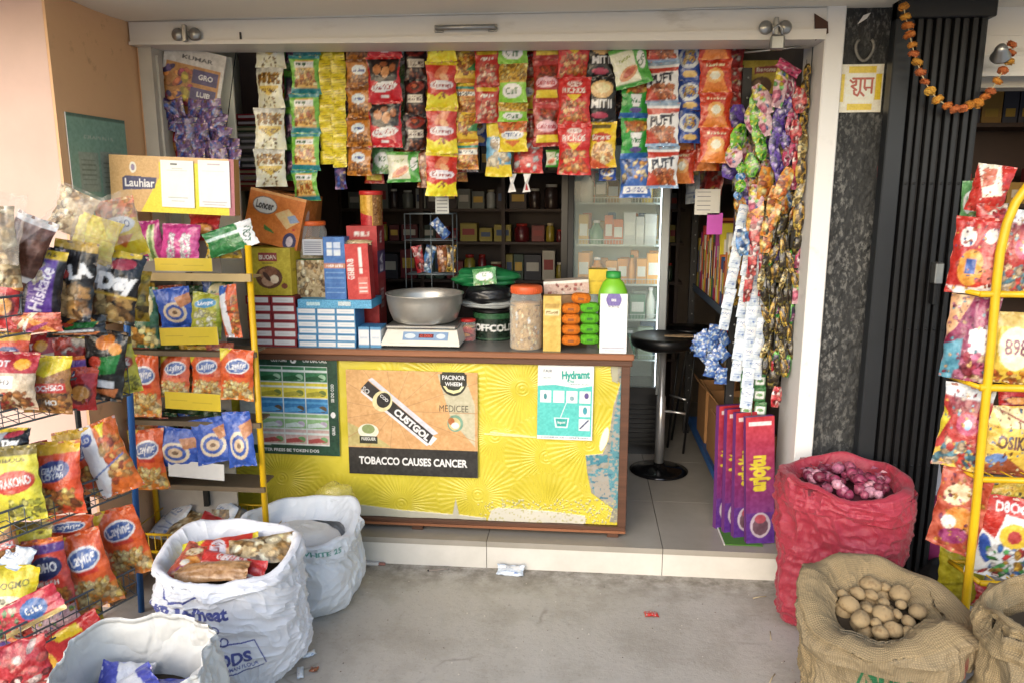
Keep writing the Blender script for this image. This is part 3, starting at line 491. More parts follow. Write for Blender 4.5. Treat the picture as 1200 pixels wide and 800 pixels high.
D['notice'] = [('r', 0, 0, 1, 1, '82b09c'), ('r', .14, .3, .46, .66, '95a89a'), ('r', .5, .28, .88, .68, '98aa9c'), ('r', .0, .97, 1, 1, '5a7a6a'), ('t', 'CRAPENTS', .5, .8, .05, 'b8c8bc', {'fit': .5})]+[('r', .17, .36+.045*i, .4, .37+.045*i, '74867a') for i in range(6)]+[('r', .54, .34+.045*i, .82, .35+.045*i, '74867a') for i in range(6)]+[('r', .2, .2, .8, .21, 'a0b4a6'), ('r', .3, .16, .7, .17, 'a0b4a6')]
D['maroon_label'] = [('r', 0, 0, 1, 1, '96222c'), ('r', .07, .2, .93, .86, 'e6e1de'), ('r', .2, .45, .7, .55, 'c8c2c4')]
D['blue_label'] = [('r', 0, 0, 1, 1, '4a8cba'), ('r', .05, .14, .95, .86, 'e4e9ee'), ('r', .2, .42, .8, .52, 'b8c4d0')]
D['blue_flat'] = [('r', 0, 0, 1, 1, '4a9cc8'), ('r', .12, .3, .3, .7, 'a8cbd8'), ('r', .55, .3, .72, .8, 'b8c8cc'), ('n', .1)]
D['olive_choc'] = [('r', 0, 0, 1, 1, 'b7a51f'), ('r', .28, .72, .7, .9, '8a2a2c'), ('t', 'BIUOAN', .49, .81, .13, 'e8dcc8', {'fit': .38}), ('r', .36, .67, .62, .695, '7a6a1c'), ('e', .5, .38, .3, .24, '5c3420'), ('e', .38, .46, .1, .1, '9a6a48'), ('e', .55, .5, .14, .11, '7c4a30'), ('e', .48, .3, .15, .11, 'b08868'), ('e', .62, .34, .1, .09, 'e0c8a8'), ('e', .45, .4, .05, .12, '3c2014', 40), ('e', .84, .2, .07, .06, '7a3a24'), ('n', .04)]
D['orange_box'] = [('r', 0, 0, 1, 1, 'd8721c'), ('r', 0, .95, 1, 1, 'e09a50'), ('e', .3, .72, .22, .17, '7a6a60'), ('e', .3, .72, .205, .15, 'e2dcd0'), ('t', 'Loncer', .3, .72, .2, '3c3430', {'fit': .32, 'bold': .04}), ('p', [(.5, .6), (.72, .75), (.95, .55), (.75, .36)], 'f0b878'), ('p', [(.72, .6), (.85, .66), (.95, .55), (.8, .48)], '8aa0c0'), ('p', [(.34, .36), (.5, .28), (.56, .22), (.36, .26)], '3a7a2c'), ('e', .84, .14, .12, .17, '2c2c60'), ('e', .84, .14, .06, .1, 'c8b8c0'), ('r', .86, .36, .9, .4, 'c83020'), ('n', .03)]
D['orange_top'] = [('r', 0, 0, 1, 1, 'd07a30'), ('e', .35, .5, .16, .3, 'c8b8b0'), ('n', .05)]
D['blue_box'] = [('r', 0, 0, 1, 1, '2f68b0'), ('r', .16, .82, .42, .92, 'c8d4e6'), ('r', .5, .82, .8, .92, 'b8c8e0'), ('r', .16, .7, .42, .8, 'c8d4e6'), ('r', .5, .7, .8, .8, 'c0cce4'), ('r', 0, .5, 1, .58, 'c07a5a'), ('t', 'HARMEENEE', .5, .54, .06, 'f0e8dc', {'fit': .8})]+[('r', .08, .1+.08*i, .92, .115+.08*i, '6a96c8') for i in range(5)]+[('n', .04)]
D['red_box'] = [('r', 0, 0, 1, 1, 'c42a28'), ('t', 'GIBIBINB', .2, .55, .17, 'f0dcd4', {'rot': 90, 'wx': .55}), ('r', .58, .58, .7, .94, 'e8d8d4'), ('r', .58, .46, .7, .56, 'e8d8d4'), ('r', .5, .1, .92, .4, 'd86a60'), ('r', .54, .13, .88, .15, 'f0dcd4'), ('r', .54, .2, .88, .22, 'f0dcd4'), ('r', .54, .28, .88, .3, 'f0dcd4'), ('n', .03)]
D['red_tall'] = [('r', 0, 0, 1, 1, 'b62224'), ('t', 'PEELS', .5, .93, .05, 'f0d8d0', {'fit': .5}), ('r', .1, .3, .5, .34, 'd86a60'), ('n', .04)]
D['red_tall_side'] = [('r', 0, 0, 1, 1, '9c2026'), ('t', 'B5', .5, .9, .1, 'e0c8c4', {'rot': 90}), ('r', 0, .58, 1, .78, '3c2c60'), ('t', 'EA', .5, .68, .14, 'd8d0e0', {'rot': 90}), ('r', .2, .2, .8, .52, 'a83a3a'), ('t', 'EBI', .5, .36, .14, 'd8b8b4', {'rot': 90}), ('n', .04)]
D['canister'] = [('r', 0, 0, 1, 1, 'c8962c'), ('r', .1, .45, .35, .95, 'e0b040'), ('r', .4, .3, .55, .95, 'd8a030'), ('p', [(0, .45), (.6, .3), (.6, 0), (0, 0)], 'c02c34'), ('r', .62, 0, 1, 1, '8a5c28'), ('f', .65, .1, 1, .95, NUT, {'size': .04, 'n': 50}), ('n', .06)]
D['scale_panel'] = [('r', 0, 0, 1, 1, '7e9cc0'), ('r', .35, .3, .68, .75, '6a2c34'), ('t', '0.000', .51, .52, .5, 'c84a3c', {'fit': .26}), ('e', .16, .5, .12, .3, 'c8d4e4'), ('e', .84, .5, .1, .3, 'c8d4e4')]
D['coffcold'] = [('r', 0, 0, 1, 1, '1c2c22'), ('r', 0, .8, 1, 1, '2c5a38'), ('t', 'COFFCOLD', .5, .48, .34, 'dce4da', {'fit': .8, 'bold': .04}), ('r', 0, .05, 1, .1, '3a5a44'), ('n', .04)]
D['snack_jar'] = [('r', 0, 0, 1, 1, 'b08a50'), ('f', 0, 0, 1, 1, ['e0b060', 'c88838', 'f0d8a0', '8a5a2c', 'e8e0d0'], {'size': .06, 'n': 160}), ('n', .08)]
D['yellow_narrow'] = [('r', 0, 0, 1, 1, 'd0ac4a'), ('r', .1, .78, .9, .86, 'b08a38'), ('r', .12, .64, .88, .76, 'e4cf98'), ('t', 'PESAMI', .5, .7, .07, '8a6a30', {'fit': .66})]+[('r', .05, .1+.12*i, .95, .105+.12*i, 'b8943c') for i in range(4)]+[('n', .05)]
D['pink_carton'] = [('r', 0, 0, 1, 1, 'c8a898'), ('r', 0, .8, 1, 1, 'ddd8cc'), ('f', .1, .1, .9, .7, ['b85a50', 'd8b0a0', '9a4040', 'e0d0c0'], {'size': .14, 'n': 16}), ('n', .06)]
D['pay_card'] = [('r', 0, 0, 1, 1, 'e8e8ec'), ('e', .5, .9, .28, .14, '6a5aa0'), ('r', 0, .0, 1, .8, 'e8e8ec'), ('t', 'tez', .5, .9, .08, 'f0f0f4'), ('t', 'NONNEJ', .5, .78, .05, '5a5a6a', {'fit': .4}), ('r', .14, .73, .86, .735, 'a8a8b4'), ('r', .14, .2, .86, .205, 'b8b8c4'), ('r', .14, .62, .86, .625, 'b8b8c4'), ('r', .1, .08, .9, .1, 'a0a0ac'), ('r', .2, .04, .8, .05, 'a0a0ac')]
D['barone'] = [('r', 0, 0, 1, 1, 'b9a024'), ('p', [(.34, .86), (.94, .9), (.92, .76), (.34, .72)], '8a2a2c'), ('t', 'Barone', .63, .81, .11, 'e8dcc8', {'fit': .48, 'rot': 2}), ('e', .5, .46, .3, .2, '5c3c24', 20), ('e', .42, .52, .1, .08, '94704c'), ('n', .04)]
D['incense'] = [('g', '5a2a8a', 'c02c34'), ('g', '58298c', '5a2a80', {'y0': 0, 'y1': .25}), ('t', 'arjojtu', .5, .56, .17, 'd8c22c', {'rot': 90, 'wx': .62, 'bold': .06}), ('e', .5, .15, .36, .1, 'b8a8b8'), ('e', .5, .14, .28, .07, '6a4a5a'), ('e', .5, .2, .2, .035, 'b04a5a'), ('r', .1, .93, .9, .96, 'e0c8c8'), ('n', .04)]
D['incense_side'] = [('g', '54308a', 'b03038'), ('r', .3, .3, .5, .8, 'c89068'), ('n', .08)]
D['cream_side'] = [('r', 0, 0, 1, 1, 'c8a66a'), ('r', 0, .2, 1, .78, 'dcd6c8'), ('t', 'REOKMO', .5, .48, .5, '8a7a5a', {'rot': 90, 'wx': .3}), ('n', .05)]
D['kraft'] = [('r', 0, 0, 1, 1, 'a87c4e'), ('r', 0, .48, 1, .52, '94683c'), ('n', .08)]
D['price_yellow'] = [('r', 0, 0, 1, 1, 'dcbc1e'), ('r', .1, .5, .4, .56, 'b89a18'), ('r', .5, .5, .8, .56, 'b89a18'), ('n', .03)]
D['shelf_items'] = [('r', 0, 0, 1, 1, '4a3a34'), ('n', .05)]
D['hero_card'] = [('r', 0, 0, 1, 1, 'c8c4c0'), ('t', 'KUMAR', .55, .86, .08, '4a4a50', {'fit': .5}), ('r', .06, .05, .94, .76, 'b87a34'), ('f', .08, .1, .5, .7, ['d86a3a', 'e0c030', 'b83a5a', '5a3a8a', 'e08a3a'], {'size': .06, 'n': 40}), ('r', .5, .52, .92, .72, '3a2c6a'), ('r', .5, .28, .92, .46, '382a66'), ('t', 'GRO', .72, .62, .1, 'e0dce8'), ('t', 'LUIB', .72, .37, .1, 'e0dce8'), ('n', .06)]
D['purple_sachet'] = [('r', 0, 0, 1, 1, '6a4a80'), ('f', 0, 0, 1, 1, ['b890b8', '4a2c6a', 'c8a070', '8a6a9a', '3a5ab0'], {'size': .1, 'n': 34}), ('n', .12)]
# posters
P_ = [('r', 0, 0, 1, 1, '14422f'), ('r', .0, .09, .30, .9, 'b9bdb4'), ('r', .22, .1, .90, .90, 'cdd8d0'), ('t', 'CUSTOMS', .42, .955, .04, 'dfe6de', {'fit': .16}), ('t', 'CIGI DIAL CALL', .78, .955, .04, 'dfe6de', {'fit': .24}), ('e', .565, .955, .03, .03, 'e0e4dc'), ('e', .56, .955, .012, .012, '14422f'), ('e', .945, .42, .024, .03, 'e0e4dc'), ('t', 'SBI DO COD', .945, .64, .04, 'dfe6de', {'rot': 90, 'wx': .8}), ('t', 'GUNLI', .945, .26, .04, 'dfe6de', {'rot': 90, 'wx': .8}), ('t', 'LITTER FRESS BE TOKEN DOS', .48, .045, .04, 'e4e8e0', {'fit': .62})]
cc = [['2f7a4c', '1f5a34', '9ac0a0'], ['d8c832', 'a8a02c', '6a7a34'], ['2c78b4', '4a9ad0', '5a4a34'], ['8ab87a', 'c8d8d0', 'b8a8c0'], ['c8a8a0', 'b04a48', '6aa060']]
for j in range(5):
    for i in range(3):
        x0 = .22+i*.227; y0 = .74-j*.158; c = cc[j]
        P_ += [('r', x0+.004, y0+.006, x0+.222, y0+.152, c[0]), ('r', x0+.004, y0+.1, x0+.222, y0+.122, 'd0dcd6' if j != 2 else c[1]), ('e', x0+.17, y0+.05, .04, .032, c[2]), ('p', [(x0+.01, y0+.01), (x0+.2, y0+.03), (x0+.12, y0+.07), (x0+.01, y0+.05)], c[1])]
P_ += [('e', .02, .62, .06, .012, '6a9a3c', 60), ('e', .05, .68, .05, .012, '7aa848', -40), ('n', .03)]
D['poster_green'] = P_
D['poster_tobacco'] = [('g', 'cf9a63', 'd2a062'), ('p', [(.0, .27), (.0, .5), (.18, .4), (.34, .27)], 'b8a868'), ('p', [(.7, .98), (.9, .98), (.98, .7), (.98, .3), (.8, .55)], 'bcb494'), ('r', 0, 0, 1, .262, '2a2827')]+[('l', .36, .62, .36+.9*math.cos(a*.42), .62+.9*math.sin(a*.42), .006, 'b98a58') for a in range(15)]+[('r', 0, 0, 1, .262, '2a2827'), ('p', [(.115, .795), (.165, .735), (.64, .30), (.69, .37)][:4], 'dcdbe0'), ('p', [(.17, .91), (.2, .93), (.7, .42), (.66, .40)], 'c8c8d2'), ('p', [(.11, .82), (.17, .90), (.66, .40), (.62, .315)], '2b282a'), ('p', [(.11, .79), (.115, .81), (.63, .31), (.61, .295)], 'd4d2d8'), ('e', .275, .71, .075, .10, 'd8cc98', -30), ('e', .285, .72, .052, .075, '1f1c1d', -30), ('t', 'CUSTGOL', .50, .495, .085, 'f2f2f2', {'rot': -40, 'wx': 1.05, 'bold': .05}), ('t', 'SO', .15, .81, .06, 'c8c8c8', {'rot': -40}), ('t', 'COD', .29, .74, .04, 'e8e8e8', {'rot': -40}), ('t', 'MEDICEE', .82, .66, .09, '4a4232', {'fit': .22, 'bold': 0}), ('e', .83, .52, .06, .08, '6f9a80'), ('e', .825, .515, .045, .06, 'cdbb80'), ('e', .80, .54, .025, .035, 'b86a34'), ('e', .83, .5, .03, .03, 'dfe0d0'), ('e', .82, .92, .1, .14, '2a2a20'), ('r', .72, .88, .92, .985, '2a2a20'), ('p', [(.74, .87), (.9, .87), (.87, .82), (.82, .8), (.77, .82)], 'e2d69c'), ('p', [(.755, .88), (.885, .88), (.86, .84), (.82, .83), (.78, .84)], '2a2a20'), ('t', 'PACINOR', .82, .95, .055, 'e6e6dc', {'fit': .17}), ('t', 'WHEEM', .82, .89, .05, 'e6e6dc', {'fit': .13}), ('e', .16, .42, .08, .07, 'dfe2c8'), ('r', .09, .30, .23, .37, '24281c'), ('t', 'FUEGUER', .16, .345, .04, 'e0e4d0', {'fit': .11}), ('e', .16, .44, .05, .045, '8a9a60'), ('t', 'TOBACCO CAUSES CANCER', .50, .135, .1, 'f4f4f4', {'fit': .84, 'bold': .03}), ('n', .02)]
D['poster_teal'] = [('r', 0, 0, 1, 1, '4ec0b8'), ('r', 0, .0, 1, .05, 'e6ecec'), ('p', [(0, 1), (1, 1), (1, .74), (.7, .7), (.3, .74), (0, .72)], 'e8eeee'), ('r', .98, .02, 1, 1, 'e6ecec'), ('t', 'FAIR', .18, .92, .055, '4a5a60', {'fit': .16}), ('t', 'BELONS', .17, .83, .025, '6a8a8a', {'fit': .14}), ('t', 'Hydramt', .68, .86, .14, '18a090', {'fit': .5, 'rot': 3, 'bold': .05}), ('t', 'Dial', .6, .79, .05, '18a090'), ('t', 'HINDUTAN UNILERS', .74, .75, .02, '3a7a7a', {'fit': .34})]+[('r', .05+.235*i, .5, .245+.235*i, .66, 'e6eeee') for i in range(4)]+[('r', .755, .32, .95, .47, 'e2eaea'), ('r', .755, .13, .95, .29, 'e2eaea'), ('e', .88, .6, .04, .04, '5a4a8a'), ('e', .62, .56, .04, .03, '7aa0a8'), ('e', .14, .58, .03, .04, '3a8a90'), ('l', .78, .16, .92, .27, .02, '3a4a70'), ('e', .86, .4, .04, .05, '3a9aa8'), ('l', .42, .3, .52, .5, .012, 'c8e8e6'), ('p', [(.3, .3), (.58, .3), (.55, .16), (.33, .16)], 'c8e8e6'), ('p', [(.33, .285), (.55, .285), (.53, .18), (.36, .18)], '1fa49a'), ('t', 'liquid', .44, .23, .05, 'e6f4f4', {'fit': .14}), ('t', 'JOOKUSEI EE LUE COMPLETE OURS', .5, .025, .025, '3a6a7a', {'fit': .86})]
D['tile'] = [('r', 0, 0, 1, 1, 'd9d2bc'), ('r', .24, .82, .84, .96, 'dcbc20'), ('r', .26, .05, .8, .18, 'dcbc20'), ('r', .05, .22, .17, .8, 'dcbc20'), ('r', .84, .26, .97, .8, 'dcbc20'), ('r', .2, .2, .82, .8, 'e4dcc6'), ('n', .03)]
D['wheat_sack'] = [('r', 0, 0, 1, 1, 'dedee0')]
D['white_strip'] = [('r', 0, 0, 1, 1, 'c3cfde'), ('r', .1, .5, .9, .92, 'dde3ea'), ('t', 'OYO', .4, .74, .2, '5a78a8'), ('r', .14, .56, .6, .6, '8aa0c0'), ('r', .2, .3, .84, .34, '8296b8'), ('r', .2, .2, .6, .23, '92a4c0'), ('e', .72, .2, .1, .06, '5a78b0'), ('r', 0, .96, 1, 1, '9aaac0'), ('n', .06)]
D['green_check'] = [('r', 0, 0, 1, 1, '2f6a34'), ('r', .1, .2, .9, .7, 'dfe6d8'), ('e', .5, .45, .25, .12, '5a8a50'), ('n', .08)]
for k_, b_, f_ in (('pouch_purple', '5a3aa0', ['8a6ac8', '3a2478', 'c8b8e8']), ('pouch_pink', 'b02c58', ['d86a8a', '8a1c40', 'e8c0cc']), ('pouch_green', '6ab42c', ['e0e8c0', '3a8a20', 'c8d830']), ('pouch_orange', 'd0801c', ['e8b040', 'c05a1c', 'f0d890']), ('pouch_rainbow', 'c8a0a8', ['e06a8a', '4a7ac8', 'e8c83a', 'f0e8ea', '6ab060']), ('pouch_dark', '2c2418', ['8a7a2c', 'c8b040', '4a3a1c', '1c140e']), ('pouch_gold', 'b8902c', ['e0c050', '8a6420', '3a2c18']), ('pouch_blue', '3a78b8', ['a0c8e8', '2a5290', 'e0e8f0']), ('pouch_red', 'b0242c', ['d8605a', '7a1418', 'e0c0b8']), ('pouch_cream', 'b8a060', ['e0d8a0', '8a7030', '5a4a2c']), ('bluewhite', '3a62a8', ['dfe6f0', '2c4a90', 'c8d8e8', '8aa8d0'])):
    D[k_] = [('r', 0, 0, 1, 1, b_), ('f', 0, .05, 1, .95, f_, {'size': .09, 'n': 26, 'seed': len(k_)}), ('n', .1)]
D['pink_wrap'] = [('r', 0, 0, 1, 1, 'e0e0e4'), ('p', [(0, 0), (.8, 0), (.6, .5), (0, .4)], 'e0a8bc'), ('p', [(0, .8), (1, .9), (1, 1), (0, 1)], '4a50b0'), ('n', .06)]
D['blue_wrap'] = [('r', 0, 0, 1, 1, 'd8dae0'), ('p', [(0, .6), (1, .7), (1, 1), (0, 1)], '4248a8'), ('n', .06)]

for k_, cs_ in (('pink_purple', ['b88a60', '6a2040', 'c87a8a', '5a9aaa', 'e0b070', 'a83050']), ('orange_swirl', ['d89850', '8a3020', 'd8903a', 'a04a6a', 'c89a3a']), ('red_people', ['b85a30', '8a1814', 'd8a040', 'c8544a', '3a5aa0']), ('red_white_top', ['e0c8b0', '8a1820', 'd8a040', 'c8443a', '7aa8b8']), ('yellow_osik', ['e8d8a0', 'b8862c', '8a4a2c', '6a8ab0']), ('red_white_r', ['e8dcd0', '8a1814', 'c86a5a'])):
    D[k_] = D[k_][:-1]+[('f', .04, .02, .96, .98, cs_, {'size': .022, 'n': 60, 'seed': 5})]+D[k_][-1:]

D['tile'] = D['tile'][:-1]+[('l', 0.349, 0.705, 0.791, 0.705, .045, 'b0482e'), ('l', 0.516, 0.695, 0.516, 0.455, .045, 'b0482e'), ('l', 0.516, 0.455, 0.47, 0.35, .045, 'b0482e'), ('l', 0.47, 0.35, 0.395, 0.386, .045, 'b0482e'), ('l', 0.395, 0.386, 0.386, 0.455, .045, 'b0482e'), ('l', 0.293, 0.668, 0.349, 0.623, .045, 'b0482e'), ('l', 0.349, 0.623, 0.419, 0.659, .045, 'b0482e'), ('l', 0.419, 0.659, 0.423, 0.577, .045, 'b0482e'), ('l', 0.423, 0.577, 0.326, 0.545, .045, 'b0482e'), ('l', 0.326, 0.545, 0.433, 0.468, .045, 'b0482e'), ('l', 0.609, 0.695, 0.609, 0.514, .045, 'b0482e'), ('l', 0.609, 0.514, 0.767, 0.514, .045, 'b0482e'), ('l', 0.767, 0.695, 0.767, 0.405, .045, 'b0482e'), ('l', 0.609, 0.514, 0.647, 0.468, .045, 'b0482e'), ('l', 0.516, 0.432, 0.605, 0.35, .045, 'b0482e')]+D['tile'][-1:]
# ------------------------------------------------------------------ setting materials
CONC = mat('concrete', 'a19a8c', rough=.85, var=.34, vscale=2.6, bump=.25, bscale=70, detail=8)
def concrete():
    m = bpy.data.materials.new('worn_concrete'); m.use_nodes = True; t = m.node_tree; N = t.nodes; K = t.links; b = N['Principled BSDF']; b.inputs['Roughness'].default_value = .88
    tc = N.new('ShaderNodeTexCoord'); P = tc.outputs['Object']
    def noise(sc, det=8, ro=.6):
        n = N.new('ShaderNodeTexNoise'); n.inputs['Scale'].default_value = sc; n.inputs['Detail'].default_value = det; n.inputs['Roughness'].default_value = ro; K.new(P, n.inputs[0]); return n.outputs[0]
    def rng(x, a, b_, c=0, d=1):
        r = N.new('ShaderNodeMapRange'); r.inputs[1].default_value = a; r.inputs[2].default_value = b_; r.inputs[3].default_value = c; r.inputs[4].default_value = d; K.new(x, r.inputs[0]); return r.outputs[0]
    def mix(f, c1, c2):
        x = N.new('ShaderNodeMix'); x.data_type = 'RGBA'; K.new(f, x.inputs[0])
        for q, c in ((6, c1), (7, c2)):
            if isinstance(c, str): x.inputs[q].default_value = L4(c)
            else: K.new(c, x.inputs[q])
        return x.outputs[2]
    c = mix(rng(noise(1.1), .35, .65), 'b6b1a8', 'a59f95'); c = mix(rng(noise(4.5, 10, .7), .48, .72, 0, .8), c, '8c8679'); c = mix(rng(noise(9, 10, .75), .56, .75, 0, .6), c, 'b8b2a6'); c = mix(rng(noise(55, 6, .8), .55, .72, 0, .55), c, '6a6458')
    v = N.new('ShaderNodeTexVoronoi'); v.feature = 'DISTANCE_TO_EDGE'; v.inputs['Scale'].default_value = .75
    ad = N.new('ShaderNodeMix'); ad.data_type = 'VECTOR'; ad.inputs[0].default_value = .13; n3 = N.new('ShaderNodeTexNoise'); n3.inputs['Scale'].default_value = 5; n3.inputs['Detail'].default_value = 8; K.new(P, n3.inputs[0]); K.new(P, ad.inputs[4]); K.new(n3.outputs['Color'], ad.inputs[5]); K.new(ad.outputs[1], v.inputs['Vector'])
    ck = rng(v.outputs[0], .0, .006, 1, 0); cm = N.new('ShaderNodeMath'); cm.operation = 'MULTIPLY'; K.new(ck, cm.inputs[0]); K.new(rng(noise(1.7, 3), .52, .62, 0, .55), cm.inputs[1]); c = mix(cm.outputs[0], c, '4a4438')
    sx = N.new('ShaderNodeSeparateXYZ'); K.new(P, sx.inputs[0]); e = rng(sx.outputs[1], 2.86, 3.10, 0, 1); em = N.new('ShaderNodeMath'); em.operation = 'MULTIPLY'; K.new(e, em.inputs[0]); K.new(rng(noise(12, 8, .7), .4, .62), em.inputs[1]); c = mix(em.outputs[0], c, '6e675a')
    K.new(c, b.inputs['Base Color']); bp = N.new('ShaderNodeBump'); bp.inputs['Strength'].default_value = .45; bp.inputs['Distance'].default_value = .006; K.new(noise(38, 10, .75), bp.inputs['Height']); K.new(bp.outputs[0], b.inputs['Normal']); return m
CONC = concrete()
TILE = mat('floor_tile', '9c968b', rough=.25, var=.22, vscale=3, bump=.03, bscale=8)
TILEW = mat('riser_tile', 'cfcbc2', rough=.4, var=.18, vscale=5)
GROUT = mat('grout', '4a443c', rough=.9)
CEIL = mat('ceiling_paint', 'e6dfd0', rough=.8, var=.10, vscale=1.3, bump=.04, bscale=6)
PINK = mat('pink_paint', 'd6b8aa', rough=.8, var=.16, vscale=2.5, bump=.08, bscale=20)
ORNG = mat('ochre_paint', 'd8ae84', rough=.8, var=.6, vscale=16, dark='8e6a4c', thr=(.60, .72), mask=2.0, bump=.12, bscale=25)
WHT = mat('white_paint', 'd6d4d0', rough=.55, var=.5, vscale=14, dark='9a9284', thr=(.58, .78), mask=3, bump=.05, bscale=20)
WHT2 = mat('grey_white_paint', 'bcb6aa', rough=.6, var=.25, vscale=4, bump=.06, bscale=20)
SHUT = mat('shutter_paint', 'd2cec6', rough=.42, var=.55, vscale=9, dark='8a7e6c', thr=(.56, .78), mask=2.5, bump=.08, bscale=12, stretch=(.5, 1, 2))
STONE = mat('black_stone', '2a2b2b', rough=.75, var=.62, vscale=75, dark='8e8d88', bump=.6, bscale=90, stretch=(1, 1, .5), thr=(.50, .62), mask=3.2)
STEEL = mat('steel', 'a8a8a6', rough=.32, metal=.9, var=.2, vscale=20)
ALU = mat('aluminium', 'bdbab2', rough=.38, metal=.7, var=.25, vscale=9, bump=.04, bscale=12)
CHROME = mat('chrome', 'c8c8c8', rough=.3, metal=.75)
BLK = mat('black_metal', '131315', rough=.45, var=.3, vscale=14, bump=.08, bscale=50)
BLKP = mat('black_plastic', '0c0c0d', rough=.28)
WIRE = mat('grey_wire', '5c6468', rough=.45, metal=.4)
WOOD = mat('brown_wood', '5c3a28', rough=.5, var=.45, vscale=10, bump=.1, bscale=30, stretch=(.25, 1, 4))
WOODL = mat('light_edge_wood', '8c5a3c', rough=.45, var=.3, vscale=10, stretch=(.25, 1, 4))
DWOOD = mat('dark_cabinet_wood', '3a271c', rough=.55, var=.3, vscale=6)
LAM = mat('grey_laminate', '6c6a66', rough=.35, var=.25, vscale=8)
YEL = mat('yellow_enamel', 'd8ac14', rough=.38, var=.2, vscale=12, bump=.05, bscale=30)
BLUE = mat('blue_enamel', '2a5fa0', rough=.45, var=.25, vscale=12)
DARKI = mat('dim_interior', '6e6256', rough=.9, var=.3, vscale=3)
COLM = mat('plain_coloured', attr=True, rough=.5, var=.12, vscale=20)
GLOSS = mat('gloss_coloured', attr=True, rough=.25, var=.08, vscale=15)
def st(name, mb, **k): return tag(mb.build(name), kind='structure', **k)
# ------------------------------------------------------------------ ground and shop floor
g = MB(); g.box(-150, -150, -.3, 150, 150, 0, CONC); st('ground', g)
FY = 3.10
g = MB()
xs = [-1.86, -.42+.0, .36, 1.14+.0]
tx = [-1.86, -1.18, -.40, .36, .94]; ty = [FY, 3.62, 4.2, 4.78, 5.5]
for i in range(4):
    for j in range(4):
        g.box(tx[i]+.0015, ty[j]+(.0015 if j else 0), .10, tx[i+1]-.0015, ty[j+1]-.0015, .125, TILE)
    g.box(tx[i]+.0015, FY+.003, .0, tx[i+1]-.0015, FY+.02, .10, TILEW)
g.box(-1.86, FY+.02, 0, .94, 5.5, .10, GROUT)
g.box(-1.86, FY+.006, .0, .94, FY+.02, .118, GROUT)
st('shop_floor', g)
# ------------------------------------------------------------------ the building
CZ = 2.295
B = thing('shop_building', 'painted shop building with an open front, a white pillar and a rolled shutter', 'building')
def part(name, mb, parent=B, label=None):
    o = mb.build(name, parent)
    if label: o['label'] = label
    return o
g = MB()   # overhead slab with a slightly uneven soffit
nu, nv = 60, 40; U, V = np.meshgrid(np.linspace(0, 1, nu), np.linspace(0, 1, nv))
g.add(np.stack([-6+10*U, 1.85+1.36*V, CZ+.006*fbm(U, V, 14, 6, 5)], -1), gridf(nu, nv, flip=True), CEIL, smooth=True)
g.box(-6, 1.85, CZ+.02, 4, 3.21, CZ+.22, CEIL); part('canopy_slab', g)
g = MB(); g.box(-6, 2.64, 0, -1.862, 2.9, CZ-.001, PINK); part('pink_wall', g)
g = MB(); g.box(-1.862, 2.6405, 0, -1.852, 3.2, CZ-.001, ORNG); g.box(-1.852, 3.185, .0, -1.838, 3.2, CZ-.001, ORNG); part('ochre_side_wall', g)
g = MB(); g.box(-1.838, 3.17, 0, -1.782, 3.3, CZ-.001, WHT2); g.box(-1.782, 3.2, 0, -1.772, 3.23, CZ-.12, WHT2); part('shutter_guide', g)
g = MB(); g.box(.885, 3.13, 0, .957, 3.42, 2.7, WHT, bev=.004); part('pillar', g)
g = MB()
U, V = np.meshgrid(np.linspace(0, 1, 14), np.linspace(0, 1, 160))
e_ = .006*fbm(U, V, 6, 60, 9)*((U < .1)|(U > .9))
g.add(np.stack([.958+.175*U+e_, 3.165+.004*fbm(U, V, 8, 90, 4)-.0*U, V*2.30], -1), gridf(14, 160), STONE)
g.box(.96, 3.18, 0, 1.13, 3.42, 2.30, STONE); part('stone_pilaster', g, label='rough black stone strip beside the white pillar')
g = MB(); g.box(.958, 3.16, 2.301, 1.155, 3.42, 2.7, WHT); g.box(1.155, 3.3, 2.02, 4, 3.42, 2.7, WHT2); part('lintel', g)
g = MB()   # interior shell
g.box(-1.9, 3.25, .0, -1.80, 5.6, 2.7, mat('cream_wall', 'c9c0a2', rough=.8, var=.3, vscale=4, dark='8a7a5a'))
part('inner_left_wall', g)
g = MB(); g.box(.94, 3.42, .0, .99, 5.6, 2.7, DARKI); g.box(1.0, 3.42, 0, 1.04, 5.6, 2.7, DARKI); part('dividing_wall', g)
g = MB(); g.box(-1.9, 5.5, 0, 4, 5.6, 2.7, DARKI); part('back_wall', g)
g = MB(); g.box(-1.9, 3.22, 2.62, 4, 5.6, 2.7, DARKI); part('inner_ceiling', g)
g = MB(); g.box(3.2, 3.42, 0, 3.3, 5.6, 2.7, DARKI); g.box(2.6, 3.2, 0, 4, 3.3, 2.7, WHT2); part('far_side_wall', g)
# rolled shutter: its boxed bottom rail shows across the opening
g = MB()
zl, zr = 2.203, 2.178
def rail(y0, y1, top, lo, m, x0=-1.845, x1=.885):
    V = [(x0, y0, zl+lo), (x1, y0, zr+lo), (x1, y1, zr+lo), (x0, y1, zl+lo), (x0, y0, top), (x1, y0, top), (x1, y1, top), (x0, y1, top)]
    g.add(V, [[0, 3, 2, 1], [4, 5, 6, 7], [0, 1, 5, 4], [1, 2, 6, 5], [2, 3, 7, 6], [3, 0, 4, 7]], m)
rail(3.13, 3.30, CZ-.003, .012, SHUT); rail(3.118, 3.31, 2.215, .0, SHUT)
g.tube([(-1.84, 3.125, 2.296), (-.8, 3.125, 2.296), (.88, 3.125, 2.2965)], .004, SHUT)
SH = part('rolling_shutter', g)
p = at(546, 34, 3.13); g = MB(); g.tube([(p.x-.115, 3.13, p.z-.002), (p.x-.11, 3.105, p.z), (p.x, 3.10, p.z), (p.x+.11, 3.105, p.z), (p.x+.115, 3.13, p.z-.002)], .010, STEEL)
